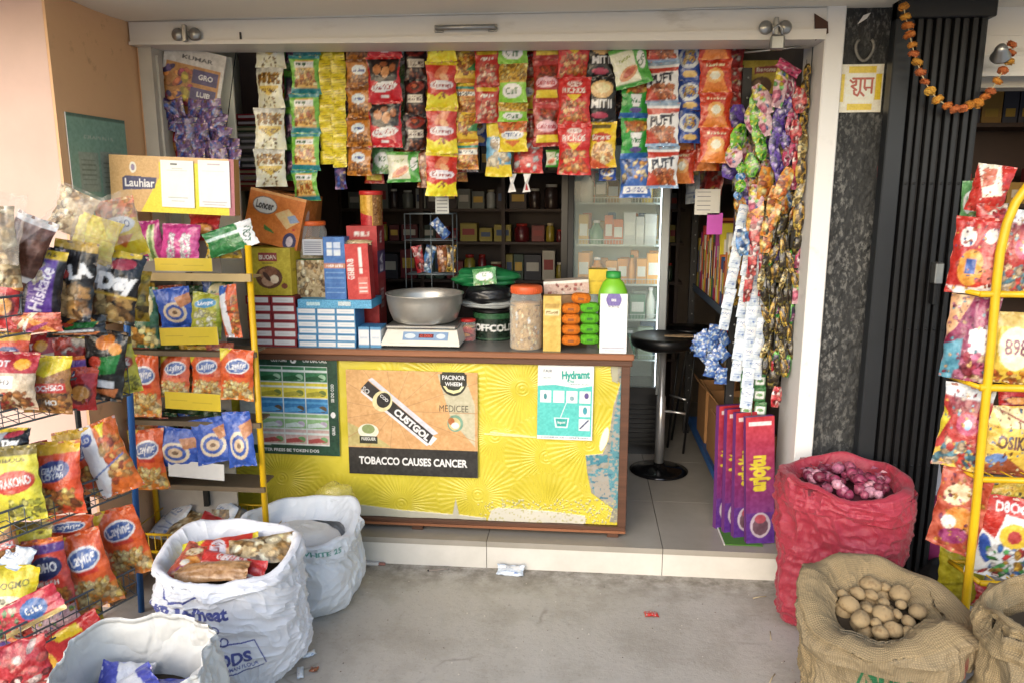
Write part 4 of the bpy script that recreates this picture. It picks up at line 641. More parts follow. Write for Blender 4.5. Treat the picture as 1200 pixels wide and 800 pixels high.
for s_ in (-1, 1): g.box(p.x+s_*.105-.018, 3.122, p.z-.014, p.x+s_*.105+.018, 3.13, p.z+.014, STEEL, bev=.002)
part('handle', g, SH)
def bracket(px, py, lock=False):
    p = at(px, py, 3.12); g = MB()
    g.box(p.x-.05, 3.11, p.z-.01, p.x+.05, 3.122, p.z+.012, STEEL, bev=.002)
    for s_ in (-1, 1): g.lathe([(0, -.012), (.024, -.01), (.026, 0), (.02, .008), (0, .01)], STEEL, 14, M=Matrix.Translation((p.x+s_*.035, 3.112, p.z+.0)) @ Matrix.Rotation(PI/2, 4, 'X'))
    g.box(p.x-.008, 3.095, p.z-.03, p.x+.008, 3.112, p.z+.034, STEEL, bev=.002)
    part('lock_bracket', g, SH)
    if lock:
        g = MB(); g.box(p.x-.022, 3.075, p.z-.085, p.x+.03, 3.1, p.z-.032, STEEL, bev=.006); g.tube([(p.x-.012, 3.088, p.z-.034), (p.x-.012, 3.088, p.z-.008), (p.x+.006, 3.088, p.z+.004), (p.x+.02, 3.088, p.z-.008), (p.x+.02, 3.088, p.z-.034)], .005, STEEL)
        part('padlock', g, SH)
bracket(219, 41); bracket(908, 33, True)
for px in (282, 834):
    p = at(px, 42, 3.129); g = MB(); g.box(p.x-.003, 3.124, p.z-.014, p.x+.003, 3.1305, p.z+.012, BLK); part('slot', g, SH)
g = MB(); g.box(-1.5, 3.36, 2.30, .8, 3.372, 2.312, STEEL); g.tube([(-1.78, 3.40, 2.235), (.93, 3.40, 2.235)], .007, STEEL)
tag(g.build('hanging_rod'), 'steel rod across the shop opening that the snack strips hang from', 'rod')
# right-hand shop: shutter box, dark cabinet
g = MB(); g.box(1.40, 3.18, 2.06, 3.2, 3.3, 2.5, SHUT); g.box(1.40, 3.165, 2.045, 3.2, 3.18, 2.075, SHUT)
for dz in (2.12, 2.19): g.box(1.4, 3.174, dz, 3.2, 3.18, dz+.008, SHUT)
part('second_shutter', g)
# folded collapsible gate
G = thing('folding_gate', 'folded black steel lattice gate beside the black stone strip', 'gate', (1.122, 3.06, 0))
g = MB(); g.box(-.01, 0, .0, .055, .06, 2.5, mat('slate_metal', '1d2024', rough=.45, var=.25, vscale=8), bev=.004); part('channel_post', g, G)
for i in range(8):
    x = .062+.0315*i; g = MB()
    g.box(x, -.01+.006*(i % 2), .03, x+.018, .03, 2.30+.0*i, BLK, bev=.002); g.box(x+.019, .012, .03, x+.028, .04, 2.30, BLK)
    for z in (.55, 1.1, 1.65): g.lathe([(0, -.006), (.005, -.005), (.005, 0)], STEEL if False else BLK, 8, M=Matrix.Translation((x+.009, -.012+.006*(i % 2), z)) @ Matrix.Rotation(PI/2, 4, 'X'))
    part('upright', g, G)
g = MB(); g.box(-.01, -.03, 2.23, .32, .05, 2.5, BLK, bev=.004); part('top_rail', g, G)
g = MB(); g.box(.19, -.06, 1.28, .22, -.012, 1.36, STEEL, bev=.004); g.box(.195, -.05, 1.2, .21, -.012, 1.28, BLK, bev=.003); part('latch', g, G)
g = MB()
for k in range(4): g.tube([(.08, .02, .4+.5*k), (.3, .025, .47+.5*k)], .005, BLK)
part('lattice_bar', g, G)
# tile with lettering on the stone strip
p = at(1007, 104, 3.155); T = thing('door_tile', 'small cream tile with yellow border and red lettering on the black stone strip', 'tile', (p.x, 3.16, p.z))
g = MB(); s = mpp(p); sheet(g, 52*s, 54*s, design('tile', .96, 150), GLOSS, th=.006, side='cfc8b4'); part('tile_plate', g, T)
g = MB(); p = at(1013, 58, 3.15); pts = [(p.x+.032*math.cos(a)*(1+.25*math.sin(a)), 3.148, p.z+.042*math.sin(a)) for a in np.linspace(rad(125), rad(415), 18)]
g.tube(pts, .0055, mat('old_iron', '8a8780', rough=.7, metal=.3, var=.4, vscale=40)); tag(g.build('horseshoe'), 'old pale horseshoe nailed on the black stone strip', 'horseshoe')
g = MB()   # paper remnant
P0 = at(1012, 22, 3.15); g.add([(P0.x-.02, 3.152, P0.z-.02), (P0.x+.012, 3.15, P0.z+.0), (P0.x+.024, 3.148, P0.z+.02), (P0.x+.0, 3.154, P0.z+.012)], [[0, 1, 2, 3]], WHT); g.box(P0.x-.005, 3.15, P0.z-.003, P0.x, 3.156, P0.z+.002, WHT); tag(g.build('paper_scrap'), 'torn white paper scrap above the horseshoe on the stone strip', 'paper')
# marigold garland with a small bell
gp = [(1059, 8), (1061, 20), (1064, 30), (1066, 41), (1069, 53), (1071, 63), (1075, 73), (1079, 85), (1084, 96), (1090, 107), (1099, 117), (1110, 124), (1119, 128), (1128, 127), (1136, 123), (1146, 121), (1154, 114), (1161, 107), (1169, 95), (1175, 83), (1182, 72), (1184, 62), (1186, 52)]
GA = thing('garland', 'string of dried orange marigold heads draped across the folding gate', 'garland', at(1100, 60, 2.98))
GL = Vector(GA.location); P3 = [at(x, y, 2.98 if x < 1150 else 2.98+.1*(x-1150)/40) for x, y in gp]
g = MB(); g.tube([p-GL for p in P3], .002, mat('cord', 'c8b890')); part('cord', g, GA)
FL = mat('marigold', attr=True, rough=.85, bump=.6, bscale=120)
rr = random.Random(4)
for i, p in enumerate(P3):
    g = MB(); c = rr.choice(['c8923a', 'c08030', 'c07434', 'd0a244', 'b8683a']); R0 = rr.uniform(.019, .025)
    for k in range(34):
        a = rr.uniform(0, 2*PI); b = rr.uniform(-.9, 1.1); d = Vector((math.cos(a)*math.cos(b), math.sin(a)*math.cos(b), math.sin(b)*.7)); u = d.cross(Vector((0, 0, 1))).normalized(); w = d.cross(u); r1 = R0*rr.uniform(.75, .92); q = R0*.42
        g.add([tuple(d*r1*.3), tuple(d*r1+u*q), tuple(d*r1*1.12+w*q*.3), tuple(d*r1-u*q)], [[0, 1, 2, 3]], FL, np.tile(lin(np.clip(np.array(hx(c))*rr.uniform(.75, 1.2), 0, 1)), (4, 1)))
    g.lathe([(0, -R0*.5), (R0*.8, -R0*.25), (R0*.8, R0*.25), (0, R0*.5)], FL, 10, c)
    o = g.build('flower', GA, loc=p-GL); o.rotation_euler = (rr.uniform(-.4, .4), rr.uniform(-.5, .5), 0)
p = at(1173, 61, 3.0); g = MB(); g.lathe([(.0, .03), (.012, .028), (.02, .015), (.024, -.005), (.033, -.02), (.034, -.024), (.028, -.022)], STEEL, 20, M=Matrix.Translation(p) @ Matrix.Rotation(rad(50), 4, 'X') @ Matrix.Rotation(rad(-20), 4, 'Y')); tag(g.build('bell'), 'small shiny steel bell hanging beside the right end of the garland', 'bell')
# ------------------------------------------------------------------ counter
CY = 3.205; cx0, cx1 = -1.74, .205
K = thing('shop_counter', 'wooden shop counter with embossed yellow front panel and peeling right end', 'counter', (-.77, 3.5, .125))
KL = Vector(K.location)
def kpart(name, g, label=None):
    A = Matrix.Translation(-KL); o = g.build(name, K)
    o.data.transform(A); 
    if label: o['label'] = label
    return o
g = MB(); g.box(cx0, 3.225, .20, cx1-.03, 3.76, .905, mat('side_board', '6a5a4a', rough=.7, var=.3)); kpart('body', g)
pw, ph_, pz = cx1-.035-cx0, .735, .178
cv = Cv(420, pw/ph_, 'd0be2c')
def pc(px, py):
    p = at(px, py, CY); return ((p.x-cx0)/pw, (p.z-pz)/ph_)
cv.n(.04, 5, 3)
burst = [pc(*q) for q in ((330, 560), (300, 450), (470, 590), (580, 510), (612, 455), (612, 590), (640, 535), (470, 470), (560, 580), (690, 440), (690, 590), (400, 600), (520, 445), (690, 520), (260, 540), (640, 600))]
cv.p([pc(*q) for q in ((722, 414), (732, 414), (732, 612), (714, 611), (718, 595), (693, 577), (688, 553), (686, 533), (706, 531), (713, 515), (719, 475), (727, 449), (716, 440), (716, 424))], '8f8a78')
cv.p([pc(*q) for q in ((727, 449), (732, 449), (732, 600), (722, 596), (696, 577), (689, 553), (700, 549), (713, 548), (716, 520), (722, 475))], '4f8b96')
cv.p([pc(*q) for q in ((693, 560), (712, 553), (716, 580), (722, 592), (712, 590), (697, 578))], '9a9284')
cv.p([pc(*q) for q in ((687, 533), (712, 532), (712, 541), (688, 545))], '3f8290')
mk = np.zeros(cv.X.shape, bool); cv.e(*pc(708, 514), .008, .075, 'ddd8c8', -14)
cv.p([pc(*q) for q in ((716, 412), (724, 412), (724, 449), (717, 446))], 'a8a488')
cv.p([pc(*q) for q in ((576, 597), (584, 594), (640, 598), (686, 604), (686, 613), (570, 613))], 'c9c4b2')
cv.p([pc(*q) for q in ((417, 590), (470, 597), (540, 603), (570, 606), (570, 616), (400, 616))], 'b9b49e')
cv.p([pc(*q) for q in ((530, 604), (534, 583), (538, 604))], 'b9b49e')
for a, b in (((568, 508), (628, 512)), ((575, 506), (620, 511))): cv.l(*pc(*a), *pc(*b), .008, 'e0d890')
rs = random.Random(3)
for i in range(260):
    a = pc(rs.uniform(560, 730), rs.uniform(585, 612)); cv.e(a[0], a[1], rs.uniform(.0008, .003), rs.uniform(.002, .008), 'b5ae7a')
teal = (np.abs(cv.a-np.array(hx('4f8b96'))).sum(-1) < .5)
gn = fbm(cv.X, cv.Y, 160, 70, 8, 3); cv.a[teal & (gn > .25)] = hx('9a958a'); cv.a[teal & (gn < -.75)] = hx('2f6a80')
nu, nv = 900, 350; U, V = np.meshgrid(np.linspace(0, 1, nu), np.linspace(0, 1, nv))
hh = np.zeros(U.shape); best = np.full(U.shape, 9.)
for k, (bx_, by_) in enumerate(burst):
    dx = (U-bx_)*pw; dy = (V-by_)*ph_; r_ = np.hypot(dx, dy); a_ = np.arctan2(dy, dx); nsp = 44
    rings = np.where(r_ < .035, np.sin(r_*420), np.where((r_ > .05) & (r_ < .185), np.sin(a_*nsp)*(1-.3*(np.abs(r_-.115) < .006)), 0))
    mk = r_ < .19; hh = np.where(mk, rings*.7, hh)
tealg = cv.sample(U, V)[..., 2] > .12
hh = hh*(~tealg)
dsp = .0011*hh+.0028*fbm(U, V, 16, 6, 12, 4)+np.where(tealg, .003, 0)
col = cv.sample(U, V); col = col*(1-.05*np.clip(-hh, 0, 1)[..., None])
g = MB(); g.add(np.stack([cx0+U*pw, CY-.004-dsp+.006, pz+V*ph_], -1), gridf(nu, nv), mat('yellow_panel', attr=True, rough=.36, coat=.25, var=.06, vscale=4), col.reshape(-1, 3), smooth=True); kpart('front_panel', g)
g = MB()
g.box(cx0, 3.185, .16, cx1, 3.235, .177, WOOD, bev=.002); g.box(cx0, 3.18, .148, cx1-.0, 3.235, .16, WOODL, bev=.002); kpart('bottom_rail', g)
g = MB(); g.box(cx1-.036, 3.183, .1775, cx1, 3.235, .9, WOOD, bev=.002); g.box(cx1-.03, 3.235, .18, cx1, 3.75, .9, WOOD); kpart('side_frame', g)
g = MB(); g.box(cx0, 3.178, .9005, cx1+.008, 3.24, .928, WOOD, bev=.003); kpart('top_rail', g)
g = MB(); g.box(cx0, 3.165, .9285, cx1+.014, 3.185, .955, WOODL, bev=.004); g.box(cx0, 3.185, .9285, cx1+.012, 3.78, .953, LAM); kpart('countertop', g)
for x in (cx1-.05, -.72, cx0+.05):
    g = MB(); g.box(x-.03, 3.19, .1255, x+.02, 3.25, .1475, WOOD, bev=.002); kpart('leg', g)
# posters on the counter front
def poster(name, des, x0, y0, x1, y1, label, H, skew=0, cat='poster'):
    a = at(x0, (y0+y1)/2, 3.2); b = at(x1, (y0+y1)/2, 3.2); lo = at((x0+x1)/2, y1, 3.2).z; hi = at((x0+x1)/2, y0, 3.2).z
    w, h = b.x-a.x, hi-lo; g = MB(); sheet(g, w, h, design(des, w/h, H), PAPER, th=.0015); return tag(g.build(name, M=orient(((a.x+b.x)/2, 3.1935, (lo+hi)/2), 0, 0, skew)), label, cat)
poster('product_poster', 'poster_green', 282, 416, 397, 531, 'dark green framed poster of product packs at the left end of the counter front', 300, .6)
poster('warning_poster', 'poster_tobacco', 408, 434, 560, 556, 'tan and black poster reading TOBACCO CAUSES CANCER on the counter front', 440, .3)
poster('teal_poster', 'poster_teal', 630, 427, 695, 514, 'small teal and white leaflet on the right half of the counter front', 260, .5, 'leaflet')
for des_ in (0,): pass
# ------------------------------------------------------------------ shop interior: back cabinet
BC = thing('back_cabinet', 'dark wooden shelf cabinet along the back wall of the shop', 'cabinet', (-.9, 5.25, .125))
g = MB(); bx0, bx1, bz = -1.25, .42, .125
zz = [1.02, 1.28, 1.50, 1.75, 2.0, 2.3]
g.box(bx0-.9, .24, 0, bx1+.9, .25, 2.3, DWOOD); part('back_board', g, BC)
for z in [.5]+zz: g = MB(); g.box(-.75, -.06, z-.125-.01, 1.56, .24, z-.125+.008, DWOOD); part('shelf', g, BC)
for x in (-.76, -.2, .36, .94, 1.52): g = MB(); g.box(x-.012, -.065, 0, x+.012, .24, 2.3, DWOOD); part('upright', g, BC)
rr = random.Random(12)
rown = ['lowest', 'second', 'third', 'fourth', 'fifth']
pal = [['6a1c20', '2c2a30', '8a7a2c', '3a4a3a', 'a8a090'], ['7a2c24', '5a1c20', '94822c', '2a3a34'], ['4a4a4a', '9a9a92', '3a2c28', '6a6a60'], ['3c4a3c', '5a4a30', '2a2a2a', '7a6a50'], ['8a2a24', '3a3a44', '6a5a40']]
for ri, z in enumerate(zz[:5]):
    x = -1.62
    proto = {}
    while x < .60:
        w = rr.choice([.05, .07, .09, .12]); h = rr.uniform(.10, .19) if ri != 1 else rr.uniform(.08, .13)
        if ri == 0: h = rr.choice([.2, .17, .12])
        c = rr.choice(pal[ri]); g = MB()
        Mx = Matrix.Translation((x+w/2, 5.22+rr.uniform(0, .04), z+.0085))
        if rr.random() < .3:
            g.lathe([(w*.4, 0), (w*.42, .01), (w*.42, h*.75), (w*.3, h*.85), (w*.3, h*.88)], GLOSS, 14, c); g.lathe([(w*.32, h*.88), (w*.32, h), (0, h)], GLOSS, 14, rr.choice(['b8a888', '9a2c24', 'd0c8b8'])); nm = 'jar'
        else:
            g.box(-w/2*.94, 0, 0, w/2*.94, .12, h, COLM, c); g.box(-w/2*.7, -.001, h*.35, w/2*.7, .0, h*.7, COLM, rr.choice(['b8b0a0', 'c8a040', '8a2a24', '3a4a6a'])); nm = 'carton'
        tag(g.build(nm, M=Mx), 'dim '+('lidded jar' if nm == 'jar' else 'small carton')+' on the '+rown[ri]+' visible shelf of the back cabinet', nm, group=('jars' if nm == 'jar' else 'cartons')+' on the '+rown[ri]+' back shelf')
        x += w+rr.choice([.002, .003, .004, .012])
a = at(190, 120, 3.36); b = at(274, 120, 3.36); g = MB(); g.box(a.x, 3.36, .95, b.x, 3.375, 2.19, mat('cream_board', 'ece7d4', rough=.6, var=.3, vscale=7, dark='a08c5c', thr=(.55, .8)), bev=.002); tag(g.build('cream_board'), 'tall cream board standing behind the purple sachet card at the left', 'board')
a = at(258, 100, 3.34); b = at(282, 62, 3.34); g = MB(); g.tube([(a.x, 3.34, a.z-.25), (b.x, 3.34, b.z+.1)], .002, BLK, n=5); tag(g.build('cable'), 'thin dark cable slanting in front of the cream board', 'cable')
# left interior shelf stack
LS = thing('side_cabinet', 'dark cabinet against the inner left wall behind the hanging strips', 'cabinet', (-1.62, 4.1, .125))
g = MB(); g.box(-.16, -.1, 0, .14, .5, 2.3, DWOOD); part('body', g, LS)
for z in (1.50,): g = MB(); g.box(-.16, -.25, z, .16, -.101, z+.02, WOODL); part('shelf', g, LS)
rr = random.Random(5)
z0 = 1.6455
for k, c in enumerate(['b02c34', 'c8b0b0', 'a8283a', '5a5a5a', '8a8a80', '7a7068', 'a09a90', '6a6864', '9a9488', '5a7050', '6a3a30', 'b03038']):
    g = MB(); h = .03; g.box(-.12, -.12, 0, .12, .12, h-.002, COLM, c, bev=.004); g.box(-.10, -.1212, .008, .1, -.12, .02, COLM, rr.choice(['d8d0d0', '3a3a40', 'c8b890']))
    tag(g.build('flat_pack', M=orient((-1.64+rr.uniform(-.01, .01), 3.97, z0), rr.uniform(-6, 6))), 'flat wrapped pack in the dim pile on the left inner shelf', 'pack', 'flat packs piled on the left inner shelf'); z0 += h
# ------------------------------------------------------------------ fridge
FX, FYY, FW, FZ = .19, 4.30, .56, 1.95
FR = thing('display_fridge', 'tall glass door drinks fridge standing behind the counter', 'fridge', (FX, FYY, .125))
FWHT = mat('fridge_liner', 'b4c0ba', rough=.4)
g = MB(); g.box(-FW/2-.035, .0, 0, -FW/2+.03, .5, FZ, BLKP); g.box(FW/2-.03, .02, 0, FW/2, .5, FZ, mat('grey_casing', '6a6e70', rough=.4)); g.box(-FW/2, .47, 0, FW/2, .5, FZ, FWHT); g.box(-FW/2, .02, FZ-.16, FW/2, .5, FZ, BLKP); g.box(-FW/2, .02, 0, FW/2, .5, .36, BLKP)
g.box(-FW/2+.031, .05, .37, -FW/2+.036, .469, FZ-.17, FWHT); g.box(FW/2-.036, .05, .37, FW/2-.031, .469, FZ-.17, FWHT); g.box(-FW/2+.04, .466, .37, FW/2-.04, .469, FZ-.17, FWHT); part('body', g, FR)
g = MB()
for k in range(9): g.box(-FW/2+.04, .008, .06+.028*k, FW/2-.04, .022, .074+.028*k, BLK)
part('grille', g, FR)
g = MB()
for a, b in ((-FW/2, -FW/2+.035), (FW/2-.05, FW/2-.008)): g.box(a, -.03, .37, b, .015, FZ-.17, BLK if a < 0 else mat('door_edge', 'aab0b0', rough=.3), bev=.003)
g.box(-FW/2+.035, -.03, .37, FW/2-.05, .015, .41, BLK); g.box(-FW/2+.035, -.03, FZ-.21, FW/2-.05, .015, FZ-.17, BLK)
D_ = part('door', g, FR)
g = MB(); g.box(-FW/2+.035, -.012, .41, FW/2-.05, -.008, FZ-.21, clear_mat('fridge_glass', 'dcebe4', .16, .05, .0)); part('pane', g, D_)
g = MB(); g.box(FW/2-.052, .025, .40, FW/2-.040, .04, FZ-.2, mat('fridge_lamp', 'eaf6ff', emit=2.4)); part('lamp', g, FR)
fz = [.55, .78, .98, 1.20, 1.43]
for z in fz:
    g = MB()
    g.box(-FW/2+.04, .05, z-.004, FW/2-.05, .056, z+.006, FWHT); g.box(-FW/2+.04, .05, z+.03, FW/2-.05, .053, z+.034, FWHT)
    for k in range(28): x = -FW/2+.045+k*(FW-.1)/27; g.box(x, .05, z, x+.002, .053, z+.032, FWHT); g.box(x, .056, z-.002, x+.003, .45, z+.001, FWHT)
    part('wire_shelf', g, FR)
rr = random.Random(8)
fc = [['2c6a44', '3a7a5a', 'a8b8a0'], ['d0d4c8', '9aa8a0', '4a7a60'], ['d0862c', 'e0a040', 'c87028', 'd89848'], ['c8a040', '5a8a6a', 'c8ccc8', 'c86a3a'], ['c8b040', '4a5a50', 'c8ccc0', '8a6a3a']]
fn = ['bottom', 'second', 'middle', 'fourth', 'top']
for ri, z in enumerate(fz):
    x = -FW/2+.06
    while x < FW/2-.09:
        w = rr.choice([.045, .055, .065, .085]); h = rr.uniform(.12, .185); g = MB(); c = rr.choice(fc[ri])
        if rr.random() < .35: g.lathe([(w*.44, 0), (w*.46, .01), (w*.46, h*.6), (w*.2, h*.82), (w*.2, h*.9)], GLOSS, 14, c); g.lathe([(w*.24, h*.9), (w*.24, h), (0, h)], GLOSS, 12, rr.choice(['e8e8e8', 'a82c24', '2c6a3a'])); nm = 'bottle'
        else: g.box(-w/2, -.03, 0, w/2, .03, h, COLM, c); g.box(-w*.4, -.031, h*.3, w*.4, -.03, h*.7, COLM, 'd8dcd4'); nm = 'drink_carton'
        tag(g.build(nm, M=Matrix.Translation((FX+x+w/2, FYY+.11, .125+z+.002))), ('bottle' if nm == 'bottle' else 'small drink carton')+' on the '+fn[ri]+' shelf inside the glass door fridge', nm.replace('_', ' '), group=('bottles' if nm == 'bottle' else 'drink cartons')+' on the '+fn[ri]+' fridge shelf')
        g = MB(); c2 = rr.choice(fc[ri]+['c8442c', '2c5a8a', 'c8a02c']); g.box(-w/2, -.03, 0, w/2, .03, h*rr.uniform(.9, 1.15), COLM, c2, bev=.004); g.box(-w*.4, -.031, h*.25, w*.4, -.03, h*.5, COLM, rr.choice(fc[ri]))
        tag(g.build('drink_carton', M=Matrix.Translation((FX+x+w/2+.02, FYY+.21, .125+z+.002))), 'small drink carton in the back row of the '+fn[ri]+' shelf inside the glass door fridge', 'drink carton', group='back row drink cartons on the '+fn[ri]+' fridge shelf')
        x += w+.003
poster_ = at(716, 265, 4.26)
# ------------------------------------------------------------------ stool
sp = on(770, 543, .125); S = thing('bar_stool', 'black round bar stool on a chrome pole with a round base', 'stool', (.43, 4.05, .125))
hS = .735
g = MB(); g.lathe([(0, 0), (.155, .002), (.158, .008), (.12, .018), (.03, .035), (.028, .05), (0, .05)], mat('dark_chrome', '2c2c2e', rough=.15, metal=.8), 48); part('base', g, S)
g = MB(); g.lathe([(.024, .036), (.024, .42), (.018, .425), (.018, .68)], CHROME, 24); part('pole', g, S)
g = MB(); g.lathe([(0, .675), (.12, .68), (.165, .70), (.172, .72), (.172, .745), (.16, .752), (.155, .748), (.0, .742)], mat('black_vinyl', '101011', rough=.35, bump=.1, bscale=30), 48); part('seat', g, S)
g = MB(); g.tube([(.02, 0, .34), (.10, -.01, .335), (.13, -.01, .33)], .007, CHROME); part('foot_bar', g, S)
g = MB()
V = [(x+.03*math.sin(k), y, 0) for k, (x, y) in enumerate([(-.06, -.02), (0, -.035), (.07, -.03), (.11, .0), (.08, .03), (.02, .015), (-.05, .01)])]
g.add(V+[(a, b, .006) for a, b, c in V], [[6, 5, 4, 3, 2, 1, 0], [7, 8, 9, 10, 11, 12, 13]]+[[i, (i+1) % 7, (i+1) % 7+7, i+7] for i in range(7)], mat('tan_cloth', '9a8468', rough=.9)); tag(g.build('scrap', M=Matrix.Translation((.49, 4.02, .125+.7535))), 'tan torn scrap lying on the bar stool seat', 'scrap')
# second thin metal stand behind stool
g = MB(); g.tube([(.60, 4.35, .125), (.64, 4.3, .85)], .007, BLK); g.tube([(.52, 4.45, .125), (.58, 4.5, .85)], .007, BLK); g.tube([(.60, 4.35, .45), (.52, 4.45, .45)], .006, CHROME); g.tube([(.56, 4.6, .125), (.62, 4.42, .85)], .007, BLK); g.lathe([(0, .84), (.13, .845), (.13, .86), (0, .865)], BLKP, 24, M=Matrix.Translation((.61, 4.42, 0))); tag(g.build('folding_stool'), 'thin black metal stool standing in the dim aisle behind the bar stool', 'stool')
# ------------------------------------------------------------------ right inner rack
RK = thing('slotted_rack', 'slotted black steel rack along the right inner wall of the shop', 'rack', (.8, 4.05, .125))
zr_ = [.11, .86, 1.02, 1.62]
for (x, y) in ((.665, 3.42), (.925, 3.46), (.665, 4.75), (.925, 4.75)):
    g = MB(); g.box(x-.8-.018, y-4.05-.002, 0, x-.8+.018, y-4.05+.002, 2.0, BLK); g.box(x-.8-.018, y-4.05, 0, x-.8-.014, y-4.05+.03, 2.0, BLK)
    for k in range(24): g.lathe([(0, -.0005), (.004, -.0004), (.0045, .001)], mat('hole_edge', '9a9a98', rough=.5), 8, M=Matrix.Translation((x-.8+.004, y-4.05-.0025, .12+.08*k)) @ Matrix.Rotation(PI/2, 4, 'X'))
    part('post', g, RK)
for z, m in ((.11, BLUE), (.66, BLK), (.93, mat('blue_grey_metal', '3c4858', rough=.5)), (1.55, BLK)):
    g = MB(); g.box(-.135, -.6, z-.02, -.131, .68, z+.02, m); g.box(-.131, -.6, z, .125, .68, z+.004, m); part('shelf', g, RK)
rr = random.Random(21)
y = 3.5; cols = ['c8b82c', 'd0c8b0', 'b02c2c', '8a2c70', '3a6a4a', 'c8a83a', 'd8d4c8', '7a2420', '2c4a7a', 'c86a2c']
k = 0
while y < 4.7:
    w = rr.uniform(.03, .06); h = rr.uniform(.22, .42); c = cols[k % len(cols)]; g = MB()
    g.box(-.0, -w/2*.9, 0, .16, w/2*.9, h, COLM, c, bev=.003); g.box(-.001, -w*.3, h*.3, 0, w*.3, h*.75, COLM, cols[(k+3) % 10]); g.box(-w*.0+.02, -w/2*.9-.001, h*.2, .14, -w/2*.9, h*.8, COLM, cols[(k+6) % 10])
    tag(g.build('slim_box', M=orient((.685, y, .125+.9345), rr.uniform(-4, 4))), 'slim upright box in the row on the blue grey inner rack shelf', 'box', 'slim boxes upright on the inner rack'); y += w+.004; k += 1
y = 3.5
while y < 4.7:
    w = rr.uniform(.05, .11); h = rr.uniform(.16, .36); c = rr.choice(cols+['d8d4c8', '4a8a8a', 'd86a9a']); g = MB()
    g.box(.0, -w/2*.94, 0, .16, w/2*.94, h, COLM, c, bev=.003); g.box(-.001, -w*.35, h*.3, 0, w*.35, h*.8, COLM, rr.choice(cols)); g.box(.02, -w/2*.94-.001, h*.2, .14, -w/2*.94, h*.8, COLM, rr.choice(cols))
    tag(g.build('carton', M=orient((.68, y, .125+1.5545), rr.uniform(-6, 6))), 'carton on the topmost shelf of the slotted inner rack', 'carton', 'cartons on the top inner rack shelf'); y += w+.004
for k in range(12):
    p = (rr.uniform(.52, .66), 3.7+.09*k, rr.uniform(1.62, 1.95)); g = MB(); packet(g, .11, .17, .02, design(rr.choice(['red_small_r', 'clear_snack', 'pouch_cream', 'green_clear', 'pink_purple', 'brown_sachet', 'white_strip']), .65), 1500+k, nu=16)
    tag(g.build('snack_packet', M=orient(p, rr.uniform(-70, -10), 0, rr.uniform(-8, 8))), 'dim packet hanging along the aisle edge of the inner rack', 'snack packet', 'packets hanging along the inner rack')
k = 0
for (y, z) in [(3.52, .68), (3.68, .68), (3.86, .68), (4.04, .68), (4.22, .68), (4.4, .68), (3.6, .76), (3.8, .76), (4.0, .76)]:
    g = MB(); packet(g, .17, .12, .03, design(['red_noodle', 'clear_snack', 'gold_bean', 'red_small_r', 'brown_sachet'][k % 5], 1.4), 300+k, nu=18)
    tag(g.build('snack_packet', M=orient((.715+.02*(k % 2), y, .125+z+.03), -75, -50, rr.uniform(-20, 20))), 'crumpled small packet heaped on the middle shelf of the inner rack', 'snack packet', 'packets heaped on the inner rack'); k += 1
# notes taped over the rack
for (x0, y0, x1, y1, c, lb) in ((815, 222, 843, 252, 'c9c6bc', 'white handwritten sheet pinned above the slim boxes on the inner rack'), (829, 250, 846, 275, 'b84aa8', 'magenta slip hanging below the white sheet on the inner rack')):
    a = at(x0, y0, 3.62); b = at(x1, y1, 3.62); g = MB(); g.box(0, 0, 0, b.x-a.x, .002, a.z-b.z, COLM, c); 
    if y0 == 222:
        for q in range(5): g.box(.01, -.001, .02+.02*q, .07, 0, .023+.02*q, COLM, '6a6a70')
    tag(g.build('paper_note', M=Matrix.Translation((a.x, 3.62, b.z))), lb, 'note')
# cardboard boxes on the bottom shelf
for k, (y, h, w, lb) in enumerate(((3.62, .27, .24, 'nearest open brown cardboard box on the bottom shelf of the inner rack'), (3.96, .33, .3, 'taller brown cardboard box second on the bottom shelf of the inner rack'), (4.34, .3, .28, 'farthest brown cardboard box on the bottom shelf of the inner rack'))):
    g = MB(); m_ = mat('kraft_board', 'a07448', rough=.85, var=.15, vscale=6); t_ = .004
    g.box(0, -w/2, 0, .22, -w/2+t_, h, m_); g.box(0, w/2-t_, 0, .22, w/2, h, m_); g.box(0, -w/2+t_, 0, t_, w/2-t_, h, m_); g.box(.22-t_, -w/2+t_, 0, .22, w/2-t_, h, m_); g.box(t_, -w/2+t_, 0, .22-t_, w/2-t_, t_, m_)
    g.add([(0, -w/2, h), (0, w/2, h), (-.05, w/2, h+.06), (-.05, -w/2, h+.06), (.003, -w/2, h), (.003, w/2, h), (-.047, w/2, h+.063), (-.047, -w/2, h+.063)], [[0, 1, 2, 3], [7, 6, 5, 4], [0, 3, 7, 4], [1, 5, 6, 2], [2, 6, 7, 3]], m_)
    tag(g.build('cardboard_box', M=Matrix.Translation((.69, y, .125+.1145))), lb, 'cardboard box')
g = MB(); carton(g, .055, .42, .2, design('cream_side', .25, 90), 'b08a50'); tag(g.build('carton', M=orient((.735, 3.44, .24), 0)), 'narrow cream and tan carton standing on edge beside the purple incense boxes', 'carton')
# blue and white packet bundle
BU = thing('packet_bundle', 'bunch of blue and white checked sachets hanging on the inner rack', 'sachet bunch', at(832, 375, 3.38))
rr = random.Random(9)
for k in range(16):
    px = rr.uniform(818, 848); py = rr.uniform(380, 442-(848-px)*.9); p = at(px, py+8, 3.36+rr.uniform(0, .05)); g = MB(); packet(g, .055, .075, .01, design('bluewhite', .7), 400+k, nu=14); g.build('sachet', BU, M=Matrix.Translation(-Vector(BU.location)) @ orient(p, rr.uniform(-30, 30), 0, rr.uniform(-50, 50)))
